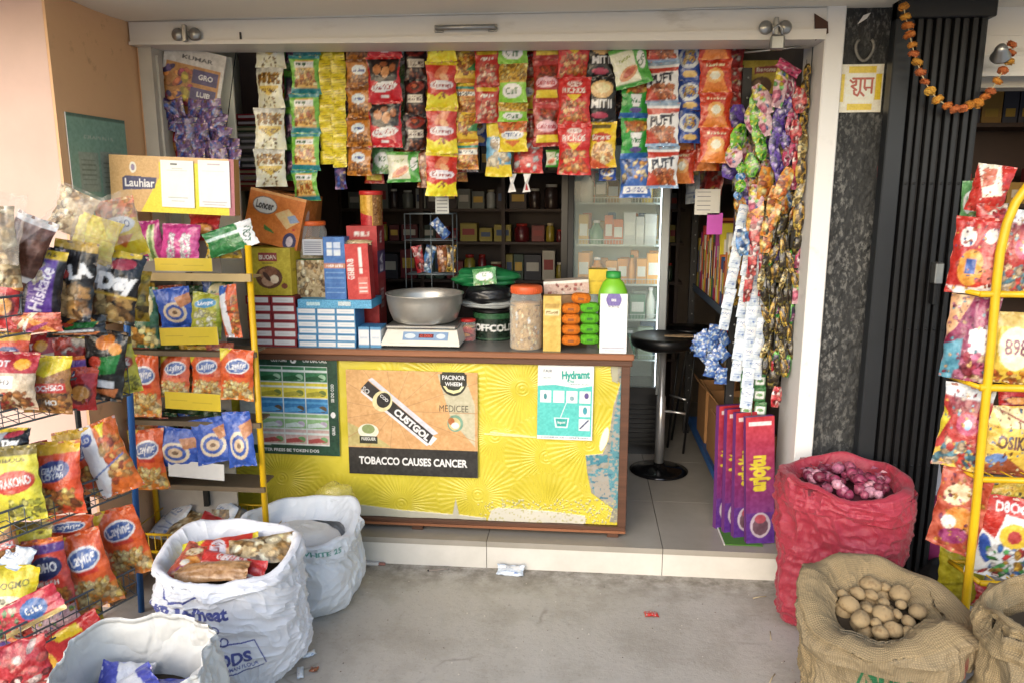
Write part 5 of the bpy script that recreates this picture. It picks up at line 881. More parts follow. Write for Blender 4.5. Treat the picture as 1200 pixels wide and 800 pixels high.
# ------------------------------------------------------------------ strips of packets hanging from the rod
def strip(label, x0, x1, ys, des, Y, group='snack strips hanging across the shop opening', t=.02, sway=0, nm='packet_strip', waist=.10, xe=None):
    """ys: seal heights from the top down (pixels of the photo); des: one design or a list"""
    top = at((x0+x1)/2, ys[0], Y); T = thing(nm, label, 'packet strip', top, 0, group); n = len(ys)-1
    for i in range(n):
        f = (i+.5)/n; dx = (xe or 0)*f
        a = at(x0+dx, (ys[i]+ys[i+1])/2, Y); b = at(x1+dx, (ys[i]+ys[i+1])/2, Y); hi = at((x0+x1)/2, ys[i], Y).z; lo = at((x0+x1)/2, ys[i+1], Y).z
        w = (b.x-a.x)*1.07; h = hi-lo; d = des[i % len(des)] if isinstance(des, list) else des; _seed[0] += 1; g = MB(); r = random.Random(_seed[0])
        packet(g, w, h*1.01, t, design(d, w/h), _seed[0], nu=int(max(12, min(30, (x1-x0)*.75))), waist=waist, seal=.075)
        ang = r.uniform(-15, 15); g.build('packet', T, M=Matrix.Translation(-top) @ orient(((a.x+b.x)/2, Y+r.uniform(-.006, .006), (hi+lo)/2), ang+sway, r.uniform(-2, 2), r.uniform(-1.5, 1.5)+math.degrees(math.atan2(-(xe or 0)*1.0, (ys[-1]-ys[0])))))
    return T
def seq(a, n, h): return [a+h*i for i in range(n+1)]
strip('cream strip of packets with golden brown tops, leftmost snack strip in the opening', 300, 333, [33, 80, 127, 175, 219], 'ivory_gold', 3.34)
strip('narrow green and dark purple sachet strip right of the cream strip', 333, 349, [40, 83, 126, 169, 212], 'green_small', 3.40)
strip('green strip with orange snack windows and teal seals', 342, 374, [22, 66, 111, 157, 200, 236], 'green_teal', 3.33)
strip('plain yellow sachet strip, left of the two yellow ones', 373, 390, seq(56, 9, 15.2), 'yellow_sachet', 3.35, t=.008, waist=.02, xe=3)
strip('plain yellow sachet strip, right of the two yellow ones', 388, 404, seq(56, 9, 15.6), 'yellow_sachet', 3.345, t=.008, waist=.02, xe=2)
strip('yellow and green packets half hidden right of the yellow sachets', 398, 412, [60, 100, 140, 190], ['yellow_badge', 'green_small'], 3.44)
strip('brown gold strip with pale blue lettered badges', 406, 436, [34, 70, 103, 138, 172, 206], 'gold_brown', 3.34)
strip('red strip with black tops showing almonds', 432, 470, [18, 68, 120, 173], 'red_almond', 3.33, t=.024)
strip('dark brown strip with chocolate swirls and white lettering', 474, 500, [50, 94, 135, 176], 'dark_choc', 3.36)
strip('narrow green packets behind the almond strip', 464, 478, [50, 90, 130, 175], 'green_clear', 3.46)
strip('strip of red packets with yellow zigzag seals', 500, 535, [20, 73, 127, 180, 230], 'red_yellow', 3.32, t=.024)
strip('mixed chip packets with teal and white bands beside the red and yellow strip', 533, 560, [60, 98, 132, 167, 199], ['chips_green', 'mixed_chips'], 3.35)
strip('short red strip with yellow headers', 557, 585, [58, 101, 144], 'red_header', 3.34)
strip('strip of gold packets with lime green bottoms ending in a yellow packet', 584, 618, [32, 75, 121, 143.1, 178][:3]+[143, 178], ['gold_lime', 'gold_lime', 'gold_lime', 'yellow_badge'], 3.33)
strip('narrow red and yellow packets behind the lime bottomed strip', 612, 628, [56, 92, 128, 164, 200], ['red_header', 'yellow_badge'], 3.43)
strip('yellow and blue packet hanging below the red strip', 570, 600, [143, 207], 'yellow_blue', 3.38)
strip('dark red strip with pink badges and yellow labels', 625, 657, [24, 70, 120, 172], 'red_pink', 3.34, t=.024)
strip('bright red strip of large packets', 654, 692, [36, 91, 146, 205], 'bright_red', 3.32, t=.026)
strip('black packets with white lettering ending in a yellow packet', 688, 722, [40, 91, 143, 197], ['black_white', 'black_white', 'yellow_snack'], 3.33, t=.026)
strip('green strip with blue seals and brown snack pictures', 727, 762, [50, 94, 139, 186, 232], ['green_blue', 'green_blue', 'green_blue', 'blue_box_pack'], 3.36)
put('green_white_big', 739, 78, 44, 46, 3.31, 'single pale green packet hanging tilted in front of the green and blue strip', roll=-14, t=.02, name='snack_packet')
strip('white packets with orange puffs and bold black lettering', 758, 795, [24, 73, 121, 172, 221], 'puff', 3.33, t=.026)
strip('blue strip with round white badges', 793, 822, [52, 95, 130, 168], 'blue_round', 3.37)
strip('red and orange strip, rightmost of the full snack strips', 820, 857, [28, 70, 109, 150, 191], 'red_orange', 3.33, t=.024)
strip('rust red packets half hidden behind the red and orange strip', 848, 872, [52, 80, 110, 140], 'red_small_r', 3.45)
for (x0, x1, ys, d, lb) in ((436, 460, [172, 204], 'green_clear', 'green and clear packet under the almond strip'), (455, 492, [178, 214], 'green_white_big', 'pale green packet hanging low left of the red and yellow strip'), (488, 505, [176, 220], 'brown_sachet', 'brown sachet hanging low beside the red and yellow strip'), (602, 636, [163, 203], 'red_white_sachet', 'red and white sachets hanging below the lime bottomed strip'), (640, 658, [176, 196], 'green_white_big', 'pale green packet below the dark red strip'), (702, 722, [196, 212], 'blue_round', 'small blue and white packet under the yellow packet of the black strip'), (350, 366, [234, 250], 'green_small', 'dark green sachet at the foot of the green snack strip'), (392, 406, [190, 222], 'purple_sachet', 'dull purple sachet hanging below the yellow sachets'), (538, 560, [196, 202], 'puff', 'sliver of white packet under the mixed chips strip')):
    strip(lb, x0, x1, ys, d, 3.42)
for (x, lb) in ((600, 'small white paper tag dangling left of the red sachets'), (617, 'small red and white paper tag dangling under the red sachets')):
    p = at(x, 215, 3.40); g = MB(); g.add([(-.018, 0, -.04), (.018, 0, -.036), (.006, .004, 0), (.02, 0, .04), (-.014, 0, .04), (-.006, -.004, 0)], [[0, 1, 2, 5], [5, 2, 3, 4]], COLM, 'd8d4d0'); g.add([(-.006, -.002, -.03), (.008, -.002, -.03), (.0, -.006, 0)], [[0, 1, 2]], COLM, 'a82c34' if x > 610 else 'c8c4c0'); tag(g.build('paper_tag', M=orient(p)), lb, 'tag')
p = at(518, 240, 3.42); g = MB(); g.box(-.03, 0, -.04, .03, .002, .05, COLM, 'a8aaa4')
for q in range(5): g.box(-.024, -.001, -.03+.015*q, .024, 0, -.025+.015*q, COLM, '6a6c70')
tag(g.build('paper_slip', M=orient(p)), 'grey printed slip hanging below the red and yellow strip', 'slip')
rb = random.Random(77)
bd = ['gold_brown', 'red_header', 'green_teal', 'dark_choc', 'red_orange', 'gold_lime', 'blue_round', 'yellow_badge', 'red_pink', 'mixed_chips']
for k in range(19):
    x0 = 312+29.5*k+rb.uniform(-4, 4)
    if x0 > 850: break
    strip('half hidden snack strip in the back row behind the front strips', x0, x0+rb.uniform(22, 30), seq(rb.uniform(40, 60), rb.choice([3, 4]), rb.uniform(36, 42)), rb.choice(bd), 3.50, 'back row of half hidden snack strips')
# display card with purple sachets, inner left
C_ = thing('display_card', 'printed cardboard sheet of purple sachets hanging at the left edge of the opening', 'display card', at(232, 130, 3.27))
g = MB(); s = mpp(C_.location); sheet(g, 70*s, 78*s, design('hero_card', .9, 120), PAPER, th=.004); g.build('card', C_, M=orient((-.02, 0, .11), 8, 0, 13))
rr = random.Random(3)
for j in range(5):
    for i in range(5):
        g = MB(); packet(g, .062, .075, .012, design('purple_sachet', .8), 500+j*5+i, nu=14); g.build('sachet', C_, M=orient((-.11+.05*i+.017*j+rr.uniform(-.008, .008), -.02+rr.uniform(-.02, .015), .0-.05*j+rr.uniform(-.012, .012)), rr.uniform(-30, 30), 0, rr.uniform(-16, 20)))
g = MB(); packet(g, .05, .17, .014, design('purple_sachet', .3), 555, nu=14); g.build('sachet', C_, M=orient((-.13, -.05, .03), 10, 0, -62))
strip('thin strip of yellow and blue sachets left of the purple sachet card', 200, 210, [95, 125, 155, 185], ['gold_bean', 'blue_round', 'red_noodle'], 3.30, group=None)
# yellow nut carton hanging at the right
boxp(868, 71, 914, 128, 3.52, .14, 'barone', 'olive yellow carton with nut picture standing high on the right under the shutter', side='8a7a1c', roll=0)
g = MB(); a = at(864, 129, 3.5); b = at(918, 129, 3.5); g.box(a.x, 3.46, a.z-.012, .939, 3.7, a.z, BLK); tag(g.build('wall_shelf'), 'small black ledge under the olive yellow nut carton', 'shelf')
# ------------------------------------------------------------------ pouch bunches on the right pillar
def bunch(label, pts, w, h, des, Y, seed, n=None, leaf=.45, t=.012, spread=0, ang=12, nm='sachet_string'):
    """pouches strung along a hanging cord through the given points"""
    P = [at(x, y, Y) for x, y in pts]; T = thing(nm, label, 'sachet string', P[0], 0, 'sachet strings hanging by the right pillar'); r = random.Random(seed); off = r.uniform(0, .8)
    L = [0]
    for i in range(1, len(P)): L.append(L[-1]+(P[i]-P[i-1]).length)
    n = n or max(1, int(L[-1]/(h*.86)))
    for i in range(n):
        d = min(.995, (i+off)/n)*L[-1]; w_ = w*r.uniform(.8, 1.2); h_ = h*r.uniform(.85, 1.15); k = max(j for j in range(len(L)) if L[j] <= d+1e-9); k = min(k, len(P)-2); f = (d-L[k])/(L[k+1]-L[k]); p = P[k].lerp(P[k+1], f); dr = P[k+1]-P[k]; roll = math.degrees(math.atan2(-dr.x, -dr.z))*-1
        dd = des[i % len(des)] if isinstance(des, list) else des; g = MB(); packet(g, w_, h_*1.02, t, design(dd, w/h), seed*31+i, nu=14, leaf=leaf, waist=-.1 if leaf else .05)
        g.build('sachet', T, M=Matrix.Translation(-P[0]) @ orient(p+Vector((r.uniform(-spread, spread), r.uniform(-.012, .012), 0)), r.uniform(-25, 25), 0, r.uniform(-ang, ang)-roll*0+math.degrees(math.atan2(dr.x, -dr.z))*-1))
    g = MB(); g.tube([p-P[0]+Vector((0, .004, 0)) for p in P], .0015, WIRE, n=5); g.build('cord', T)
    return T
Yb = 3.28
g = MB(); packet(g, .06, .16, .02, design('pouch_rainbow', .35), 600, nu=18, leaf=.3); tag(g.build('knotted_wrapper', M=orient(at(914, 102, 3.2), 10, 0, 8)), 'shiny rainbow wrapper below the pink knot at the top of the sachet bunch', 'wrapper')
g = MB(); packet(g, .10, .035, .012, design('pouch_pink', 2), 601, nu=18); tag(g.build('pink_knot', M=orient(at(924, 80, 3.19), 0, 0, 30)), 'pink knotted wrapper tying the sachet bunch beside the pillar', 'wrapper')
bunch('green and white leaf shaped pouches hanging in the upper left of the right bunch', [(893, 112), (880, 135), (872, 160), (862, 196)], .062, .105, ['pouch_green', 'pouch_rainbow'], Yb, 11, leaf=.6, n=4, spread=.02, ang=25)
bunch('bright green pouches hanging left of the purple ones', [(893, 130), (886, 170), (880, 205)], .05, .10, 'pouch_green', Yb-.01, 12, n=4, leaf=.6, spread=.025, ang=16)
bunch('pearly pouches crossing the green ones on the right bunch', [(890, 112), (898, 140), (900, 160)], .055, .12, 'pouch_rainbow', Yb-.03, 13, n=2, leaf=.5, spread=.01, ang=15)
bunch('violet long pouches in the middle of the right bunch', [(912, 122), (910, 160), (904, 205)], .05, .105, 'pouch_purple', Yb-.02, 14, n=4, leaf=.6, spread=.018, ang=14)
bunch('magenta pouches strung down the right side of the bunch', [(930, 85), (932, 130), (932, 170), (926, 215)], .046, .085, ['pouch_pink', 'pouch_red'], Yb-.04, 15, n=7, leaf=.5, spread=.016, ang=10)
bunch('pink and lilac pouches beside the magenta string', [(924, 100), (922, 150), (918, 215)], .036, .085, ['pouch_pink', 'pouch_purple'], Yb-.03, 16, n=6, leaf=.5, spread=.012, ang=14)
bunch('dull violet pouches behind the green ones at the left of the bunch', [(868, 130), (866, 180), (858, 225)], .06, .09, ['pouch_purple', 'pouch_dark', 'pouch_rainbow'], Yb+.08, 17, n=5, leaf=.4, spread=.03)
bunch('string of small teal and green beads of pouch left of the bunch', [(868, 195), (868, 215), (864, 238)], .035, .045, ['pouch_green', 'pouch_blue'], Yb, 18, n=4, leaf=.6)
bunch('orange pouches below the violet ones', [(900, 205), (890, 235), (880, 262)], .062, .13, ['pouch_orange', 'pouch_rainbow'], Yb-.02, 19, n=3, leaf=.2, spread=.03, ang=16)
bunch('orange and gold pouches slanting over the dark spoons', [(920, 200), (908, 240), (896, 285)], .05, .12, 'pouch_orange', Yb-.05, 20, n=4, leaf=.3, spread=.012, ang=10)
bunch('cream and gold pouches at the right edge of the bunch', [(940, 170), (938, 220), (932, 275)], .036, .10, ['pouch_cream', 'pouch_gold'], Yb-.04, 21, n=4, leaf=.4, spread=.01)
bunch('yellow string of narrow pouches along the white pillar', [(946, 70), (943, 120), (941, 165)], .03, .07, 'pouch_gold', Yb-.03, 22, n=5, leaf=.5)
bunch('red pouches hanging over the blue and white strips', [(888, 255), (882, 300), (876, 340)], .04, .14, 'pouch_red', Yb-.04, 23, n=3, leaf=.1, ang=6)
bunch('pale blue pouch in front of the white strips', [(872, 262), (868, 300)], .045, .12, 'pouch_blue', Yb-.06, 24, n=1, leaf=.3)
for k in range(6):
    x = 898+7*k
    bunch('black and gold spoon shaped pouches in the dark cluster', [(x, 255), (x-4, 300), (x-3, 345), (x-2-k, 400), (x-5-k, 440)], .028, .085, [['pouch_dark', 'pouch_gold', 'pouch_dark', 'pouch_cream'], ['pouch_dark', 'pouch_dark', 'pouch_gold'], ['pouch_gold', 'pouch_dark', 'green_small']][k % 3], Yb-.05+.015*(k % 3), 30+k, n=9, leaf=.5, spread=.014, ang=22)
bunch('dark pouches at the bottom of the bunch by the pillar', [(912, 395), (910, 430), (906, 478)], .045, .10, ['pouch_dark', 'pouch_red'], Yb-.03, 41, n=4, leaf=.4, spread=.012)
bunch('long magenta wrapper strip beside the pillar', [(940, 275), (936, 320), (932, 356)], .05, .14, ['pouch_pink', 'pouch_rainbow'], Yb-.02, 42, n=2, leaf=0, ang=4)
bunch('short red strip right of the white blue strips', [(893, 310), (890, 358)], .025, .10, 'pouch_red', Yb-.03, 43, n=2, leaf=0, ang=4)
strip('white and blue printed sachet strip, nearest the shop aisle', 866, 878, seq(240, 6, 24.5), 'white_strip', 3.30, 'white and blue sachet strips', t=.006, waist=.01, xe=-24, nm='sachet_strip')
strip('white and blue printed sachet strip, second from the shop aisle', 876, 888, seq(250, 8, 24.5), 'white_strip', 3.28, 'white and blue sachet strips', t=.006, waist=.01, xe=-20, nm='sachet_strip')
strip('white and blue printed sachet strip, longest of those by the aisle', 880, 893, seq(262, 9, 24), 'white_strip', 3.265, 'white and blue sachet strips', t=.006, waist=.01, xe=-12, nm='sachet_strip')
strip('white and blue printed sachet strip, rightmost beside the dark pouches', 888, 900, seq(300, 6, 24), 'white_strip', 3.27, 'white and blue sachet strips', t=.006, waist=.01, xe=-8, nm='sachet_strip')
strip('green and white checked sachet strip, left of two above the incense boxes', 868, 881, seq(420, 4, 17), 'green_check', 3.28, 'green checked sachet strips', t=.006, waist=.02, nm='sachet_strip')
strip('green and white checked sachet strip, right of two above the incense boxes', 884, 897, seq(402, 5, 17), 'green_check', 3.29, 'green checked sachet strips', t=.006, waist=.02, nm='sachet_strip')
g = MB(); g.tube([(.9, 3.25, 2.19), (.78, 3.25, 2.17), (.62, 3.27, 2.16)], .004, STEEL); g.tube([(.885, 3.28, 2.18), (.885, 3.28, .9)], .004, WIRE); tag(g.build('hook_bar'), 'thin steel hook bar holding the sachet bunch at the right pillar', 'hook')
rb = random.Random(78)
for k in range(15):
    x = rb.uniform(872, 938); y0 = rb.uniform(95, 250)
    bunch('small mixed pouches filling the back of the sachet curtain by the pillar', [(x, y0), (x-4, y0+55), (x-8+rb.uniform(-5, 5), y0+rb.uniform(100, 160))], .042, .08, rb.choice([['pouch_pink', 'pouch_green'], ['pouch_purple', 'pouch_rainbow'], ['pouch_orange', 'pouch_gold'], ['pouch_cream', 'pouch_dark'], ['pouch_red', 'pouch_blue']]), Yb+.04+.01*(k % 4), 60+k, leaf=.5, spread=.02, ang=25)
# brown board remnant at top right of the shutter
p = at(961, 32, 3.11); g = MB(); g.add([(-.02, 0, .05), (.03, 0, .02), (.035, 0, -.02), (-.01, 0, -.045), (-.02, .006, .05), (.03, .006, .02), (.035, .006, -.02), (-.01, .006, -.045)], [[3, 2, 1, 0], [4, 5, 6, 7], [0, 1, 5, 4], [1, 2, 6, 5], [2, 3, 7, 6], [3, 0, 4, 7]], mat('rusty_plate', '4a2f22', rough=.8, var=.4)); tag(g.build('rusty_plate', M=orient((p.x, 3.12, p.z))), 'dark rusty metal scrap at the top of the white pillar', 'metal scrap')
# ------------------------------------------------------------------ incense boxes on the floor edge
for k, (x, y, yw, rl) in enumerate(((.675, 3.345, 22, .5), (.705, 3.295, 20, 0), (.738, 3.245, 18, -.5), (.785, 3.185, 10, -2.5))):
    g = MB(); carton(g, .125, .565, .026, design('incense', .22, 260), '6a3474', scv=None, res=200); g.box(.0633, .002, .02, .0638, .024, .545, COLM, '7a4a80')
    lb = ['leftmost tall purple and red box with yellow lettering leaning by the inner rack', 'second tall purple and red box from the left, by the inner rack', 'third tall purple and red box from the left, behind the front one', 'front tall purple and red box with yellow lettering beside the red sack'][k]
    tag(g.build('incense_box', M=orient((x, y, .1265), yw, -3, rl)), lb, 'box', 'tall purple and red boxes leaning by the pillar')
g = MB(); g.box(-.07, -.17, 0, .09, .12, .004, COLM, '4a7a2c'); g.box(-.075, -.174, 0, -.07, .12, .005, COLM, 'd8d4cc'); tag(g.build('green_sheet', M=Matrix.Translation((.70, 3.33, .1265)) @ rotz(rad(0))), 'flat green board on the tiles under the tall purple boxes', 'board')
# ------------------------------------------------------------------ goods on the counter
TOPZ = .953+.0005
def ct(x0, y0, x1, y1, d, des, label, dy=3.22, **k):
    return boxp(x0, y0, x1, y1, dy, d, des, label, **k)
rr = random.Random(2)
a = at(290, 402, 3.2); w0 = at(347, 375, 3.2).x-at(290, 375, 3.2).x; hh_ = (at(318, 347, 3.2).z-TOPZ)/6
for j in range(6):
    for i in range(2):
        g = MB(); w = w0/2-.001; carton(g, w, hh_-.001, .12, design('maroon_label', 3, 28), '7a1c26')
        tag(g.build('soap_box', M=orient((at(290, 375, 3.2).x+w0/4+i*w0/2+rr.uniform(-.003, .003), 3.2+rr.uniform(0, .006), TOPZ+j*hh_))), 'small maroon box with white end label stacked at the far left of the countertop', 'small box', 'maroon and white boxes stacked on the counter')
a0 = at(348, 375, 3.2).x; w0 = at(416, 375, 3.2).x-a0; hh_ = (at(380, 361, 3.2).z-TOPZ)/6
for j in range(6):
    for i in range(3):
        g = MB(); w = w0/3-.001; carton(g, w, hh_-.001, .14, design('blue_label', 2, 26), '3a7cae')
        tag(g.build('soap_box', M=orient((a0+w0/6+i*w0/3+rr.uniform(-.002, .002), 3.2+rr.uniform(0, .005), TOPZ+j*hh_))), 'small pale blue box with white end label stacked beside the maroon boxes', 'small box', 'blue and white boxes stacked on the counter')
zt = TOPZ+6*hh_
def bz(x0, x1, Y, z0, z1, d, des, label, side='b0a080', yaw=0, roll=0, tilt=0, name='carton', scv=None, top=None, H=80, cat='carton', group=None):
    ym = 320; a = at(x0, ym, Y).x; b = at(x1, ym, Y).x; g = MB(); carton(g, b-a, z1-z0, d, design(des, (b-a)/(z1-z0), H), side, scv=design(scv, d/(z1-z0), H) if scv else None, top=top)
    return tag(g.build(name, M=orient(((a+b)/2, Y, z0), yaw, tilt, roll)), label, cat, group)
bz(347, 434, 3.195, zt, zt+.036, .17, 'blue_flat', 'flat light blue wrapped pack lying across the blue and white box stack', '4a9cc8', H=40)
for k in range(2): bz(417+14*k, 430+14*k, 3.22, TOPZ, TOPZ+.09, .1, 'blue_label', ('left' if k == 0 else 'right')+' upright white box with blue edges beside the weighing scale', '3a7cae', H=50, scv='blue_label', name='small_box', cat='small box')
zm = at(318, 346.5, 3.2).z
bz(289, 341, 3.21, zm, at(315, 291, 3.21).z, .19, 'olive_choc', 'olive yellow carton with chocolate picture on the maroon box stack', '8f8a1e', scv='price_yellow', top='c8b83a', H=130)
zo = at(315, 291, 3.21).z
bz(285, 350, 3.27, zo+.012, zo+.012+.225, .15, 'orange_box', 'large orange carton with oval badge tilted on top of the olive yellow carton', 'c8641c', roll=13, tilt=-4, top='d88a40', scv='orange_top', H=150)
bz(300, 362, 3.45, zo-.02, zo+.235, .14, 'orange_top', 'second orange carton behind the tilted orange one', 'c87a3a', roll=8, H=60)
# clear jar with orange lid on noodle pack
ZJ = at(365, 303, 3.35).z
def jar(label, cx, Y, z0, r, h, lid, content, ch, name='jar', lidh=.02):
    T = thing(name, label, 'jar', (at(cx, 330, Y).x, Y, z0)); g = MB()
    g.lathe([(r*.92, 0), (r, .01), (r*1.0, h*.74), (r*.9, h*.84), (r*.86, h*.9)], clear_mat('jar_plastic', 'e8ece8', .12, .08, .1), 36, cap=False); g.build('jar_body', T)
    g = MB(); nt_, nz_ = 80, 60; U, V = np.meshgrid(np.linspace(0, 1, nt_), np.linspace(0, 1, nz_)); rc = r*.955*(1+.02*fbm(U, V, 20, 12, 3)); zz_ = .004+V*ch*(1)
    g.add(np.stack([rc*np.cos(2*PI*U), rc*np.sin(2*PI*U), zz_+.006*np.sin(U*19)*V], -1), gridf(nt_, nz_), COLM, design(content, 4, 150).sample(U, V).reshape(-1, 3), smooth=True)
    g.lathe([(r*.96, ch+.004), (r*.5, ch+.012), (0, ch+.014)], COLM, 24, 'b08850'); g.build('contents', T)
    g = MB(); g.lathe([(r*.9, h*.88), (r*.93, h*.885), (r*.93, h*.985), (r*.88, h), (0, h)], mat('lid_'+lid, lid, rough=.4), 36)
    for k in range(40):
        a = 2*PI*k/40; g.box(-.0015, -.0015, h*.89, .0015, .0015, h*.975, _mats['lid_'+lid], M=Matrix.Translation((r*.93*math.cos(a), r*.93*math.sin(a), 0)) @ rotz(a))
    g.build('lid', T); return T
jar('clear jar with orange lid standing behind the tall blue box', 369, 3.36, ZJ-.0, .062, .165, 'd0622a', 'clear_snack', .08)
g = MB(); g.box(-.045, -.001, 0, .045, 0, .07, COLM, 'b8bcc4'); 
for q in range(6): g.box(-.038, -.0015, .01+.009*q, .038, -.001, .014+.009*q, COLM, '7a7e8c')
tag(g.build('pack_behind', M=orient((at(366, 290, 3.27).x, 3.275, ZJ+.02))), 'grey printed label standing in front of the orange lidded jar', 'label')
g = MB(); carton(g, .13, ZJ-zt-.037, .12, design('clear_snack', 1, 90), '7a9a4a', top='4a8a2c'); tag(g.build('noodle_pack', M=orient((at(364, 330, 3.26).x, 3.27, zt+.0365))), 'packet of pale dried noodles with green top under the orange lidded jar', 'packet')
bz(380, 405, 3.215, zt+.0365, at(393, 278, 3.215).z, .07, 'blue_box', 'tall blue carton with pale printed squares on the blue flat pack', '24528c', H=110, roll=0, scv='blue_box')
bz(407, 434, 3.215, zt+.0365, at(420, 286, 3.215).z, .07, 'red_box', 'red carton with white vertical lettering right of the tall blue carton', '9c1e24', H=110, roll=-2)
g = MB(); packet(g, .12, .03, .012, design('clear_snack', 4), 900, nu=20); tag(g.build('folded_wrapper', M=orient((at(418, 285, 3.22).x, 3.25, at(420, 286, 3.215).z+.004), 0, -60, 2)), 'folded clear wrapper lying on top of the red carton', 'wrapper')
bz(408, 443, 3.40, TOPZ, at(430, 265, 3.40).z, .13, 'red_tall', 'tallest red carton behind the blue and red cartons', '9c2026', scv='red_tall_side', yaw=0, H=120, top='a82c2c')
zc = at(430, 265, 3.40).z
T = thing('canister', 'round snack canister with red lid on top of the tallest red carton', 'canister', (at(434, 250, 3.44).x, 3.46, zc+.0005))
g = MB(); nt_, nz_ = 90, 70; U, V = np.meshgrid(np.linspace(0, 1, nt_), np.linspace(0, 1, nz_)); g.add(np.stack([-.05*np.cos(2*PI*U), -.05*np.sin(2*PI*U)*1, V*.14], -1)*[1, 1, 1], gridf(nt_, nz_), GLOSS, design('canister', 2.2, 120).sample((U*2) % 1, V).reshape(-1, 3), smooth=True); g.build('body', T)
g = MB(); g.lathe([(.0515, .135), (.053, .137), (.053, .15), (.05, .154), (0, .154)], mat('red_lid', 'b82c28', rough=.4), 40); g.build('lid', T)
# weighing scale and pot
sx = at(493, 385, 3.24).x
T = thing('weighing_scale', 'cream electronic weighing scale on the counter under the aluminium pot', 'weighing scale', (sx, 3.22, TOPZ))
SCW = mat('cream_plastic', 'd8d4c8', rough=.4, var=.08, vscale=20)
g = MB(); w = .172
V = [(-w, 0, .01), (w, 0, .01), (w, .27, .01), (-w, .27, .01), (-w, .0, .022), (w, .0, .022), (w*.9, .045, .075), (-w*.9, .045, .075), (w*.9, .25, .075), (-w*.9, .25, .075), (w, .27, .022), (-w, .27, .022)]
g.add(V, [[3, 2, 1, 0], [0, 1, 5, 4], [4, 5, 6, 7], [7, 6, 8, 9], [9, 8, 10, 11], [11, 10, 2, 3], [1, 2, 10, 5], [5, 10, 8, 6], [0, 4, 11, 3], [4, 7, 9, 11]], SCW); g.build('housing', T)
g = MB(); sheet(g, .20, .042, design('scale_panel', 4.8, 50), GLOSS, th=.0015); g.build('display', T, M=Matrix.Translation((.02, .0215, .049)) @ Matrix.Rotation(rad(-40.3), 4, 'X'))
for x in (-.14, .14):
    for y in (.03, .24): g = MB(); g.lathe([(.012, 0), (.014, .003), (.012, .0095), (0, .0095)], BLKP, 14, M=Matrix.Translation((x, y, 0))); g.build('foot', T)
g = MB(); g.box(-.155, .02, .082, .155, .255, .096, STEEL, bev=.004); g.box(-.05, .1, .0755, .05, .18, .082, BLKP); g.build('platform', T)
px_ = at(498, 347, 3.36).x; g = MB(); r = .169; Z0 = TOPZ+.0965
g.lathe([(0, 0), (r*.74, .002), (r*.84, .012), (r*.93, .05), (r*.99, .095), (r, .122), (r*1.035, .126), (r*1.03, .130), (r*.985, .128), (r*.965, .10), (r*.9, .05), (r*.8, .016), (0, .010)], ALU, 64, M=Matrix.Translation((px_, 3.355, Z0))); tag(g.build('cooking_pot'), 'round aluminium pot sitting on the weighing scale', 'pot')
# wire stand with packets behind pot
WS = thing('wire_stand', 'small grey wire stand with sachets behind the aluminium pot', 'wire stand', (at(503, 300, 3.62).x, 3.62, TOPZ))
g = MB(); z0, z1 = at(503, 322, 3.62).z-TOPZ, at(503, 251, 3.62).z-TOPZ; w = .115
def loop(z, y0=-.0, y1=.12, x=w): g.tube([(-x, y0, z), (x, y0, z), (x, y1, z), (-x, y1, z)], .0028, WIRE, closed=True, n=6)
for z in (z0, (z0+z1)/2+.02, z1): loop(z)
for x, y in ((-w, 0), (w, 0), (w, .12), (-w, .12), (.01, 0)): g.tube([(x, y, 0), (x, y, z1)], .0028, WIRE, n=6)
for k in range(6): g.tube([(-w, .02*k, z0), (w, .02*k, z0)], .002, WIRE, n=5)
g.build('wire_frame', WS)
for k, (x, rl, d, lb) in enumerate(((-.06, -12, 'pouch_red', 'red and white folded packet in the left of the wire stand'), (-.015, 14, 'pouch_blue', 'blue and white folded packet in the middle of the wire stand'), (.05, -4, 'brown_sachet', 'brown packet in the right of the wire stand'), (.09, 3, 'pouch_gold', 'gold packet at the right edge of the wire stand'))):
    g = MB(); packet(g, .05, .13, .02, design(d, .4), 700+k, nu=16); tag(g.build('sachet', M=Matrix.Translation(Vector(WS.location)) @ orient((x, .05+.01*k, z0+.07), 10, 0, rl)), lb, 'sachet')
g = MB(); packet(g, .05, .10, .015, design('bluewhite', .5), 707, nu=16); tag(g.build('sachet', M=orient(at(516, 268, 3.62), 20, 0, -40)), 'pale blue sachet hooked over the top of the wire stand', 'sachet')
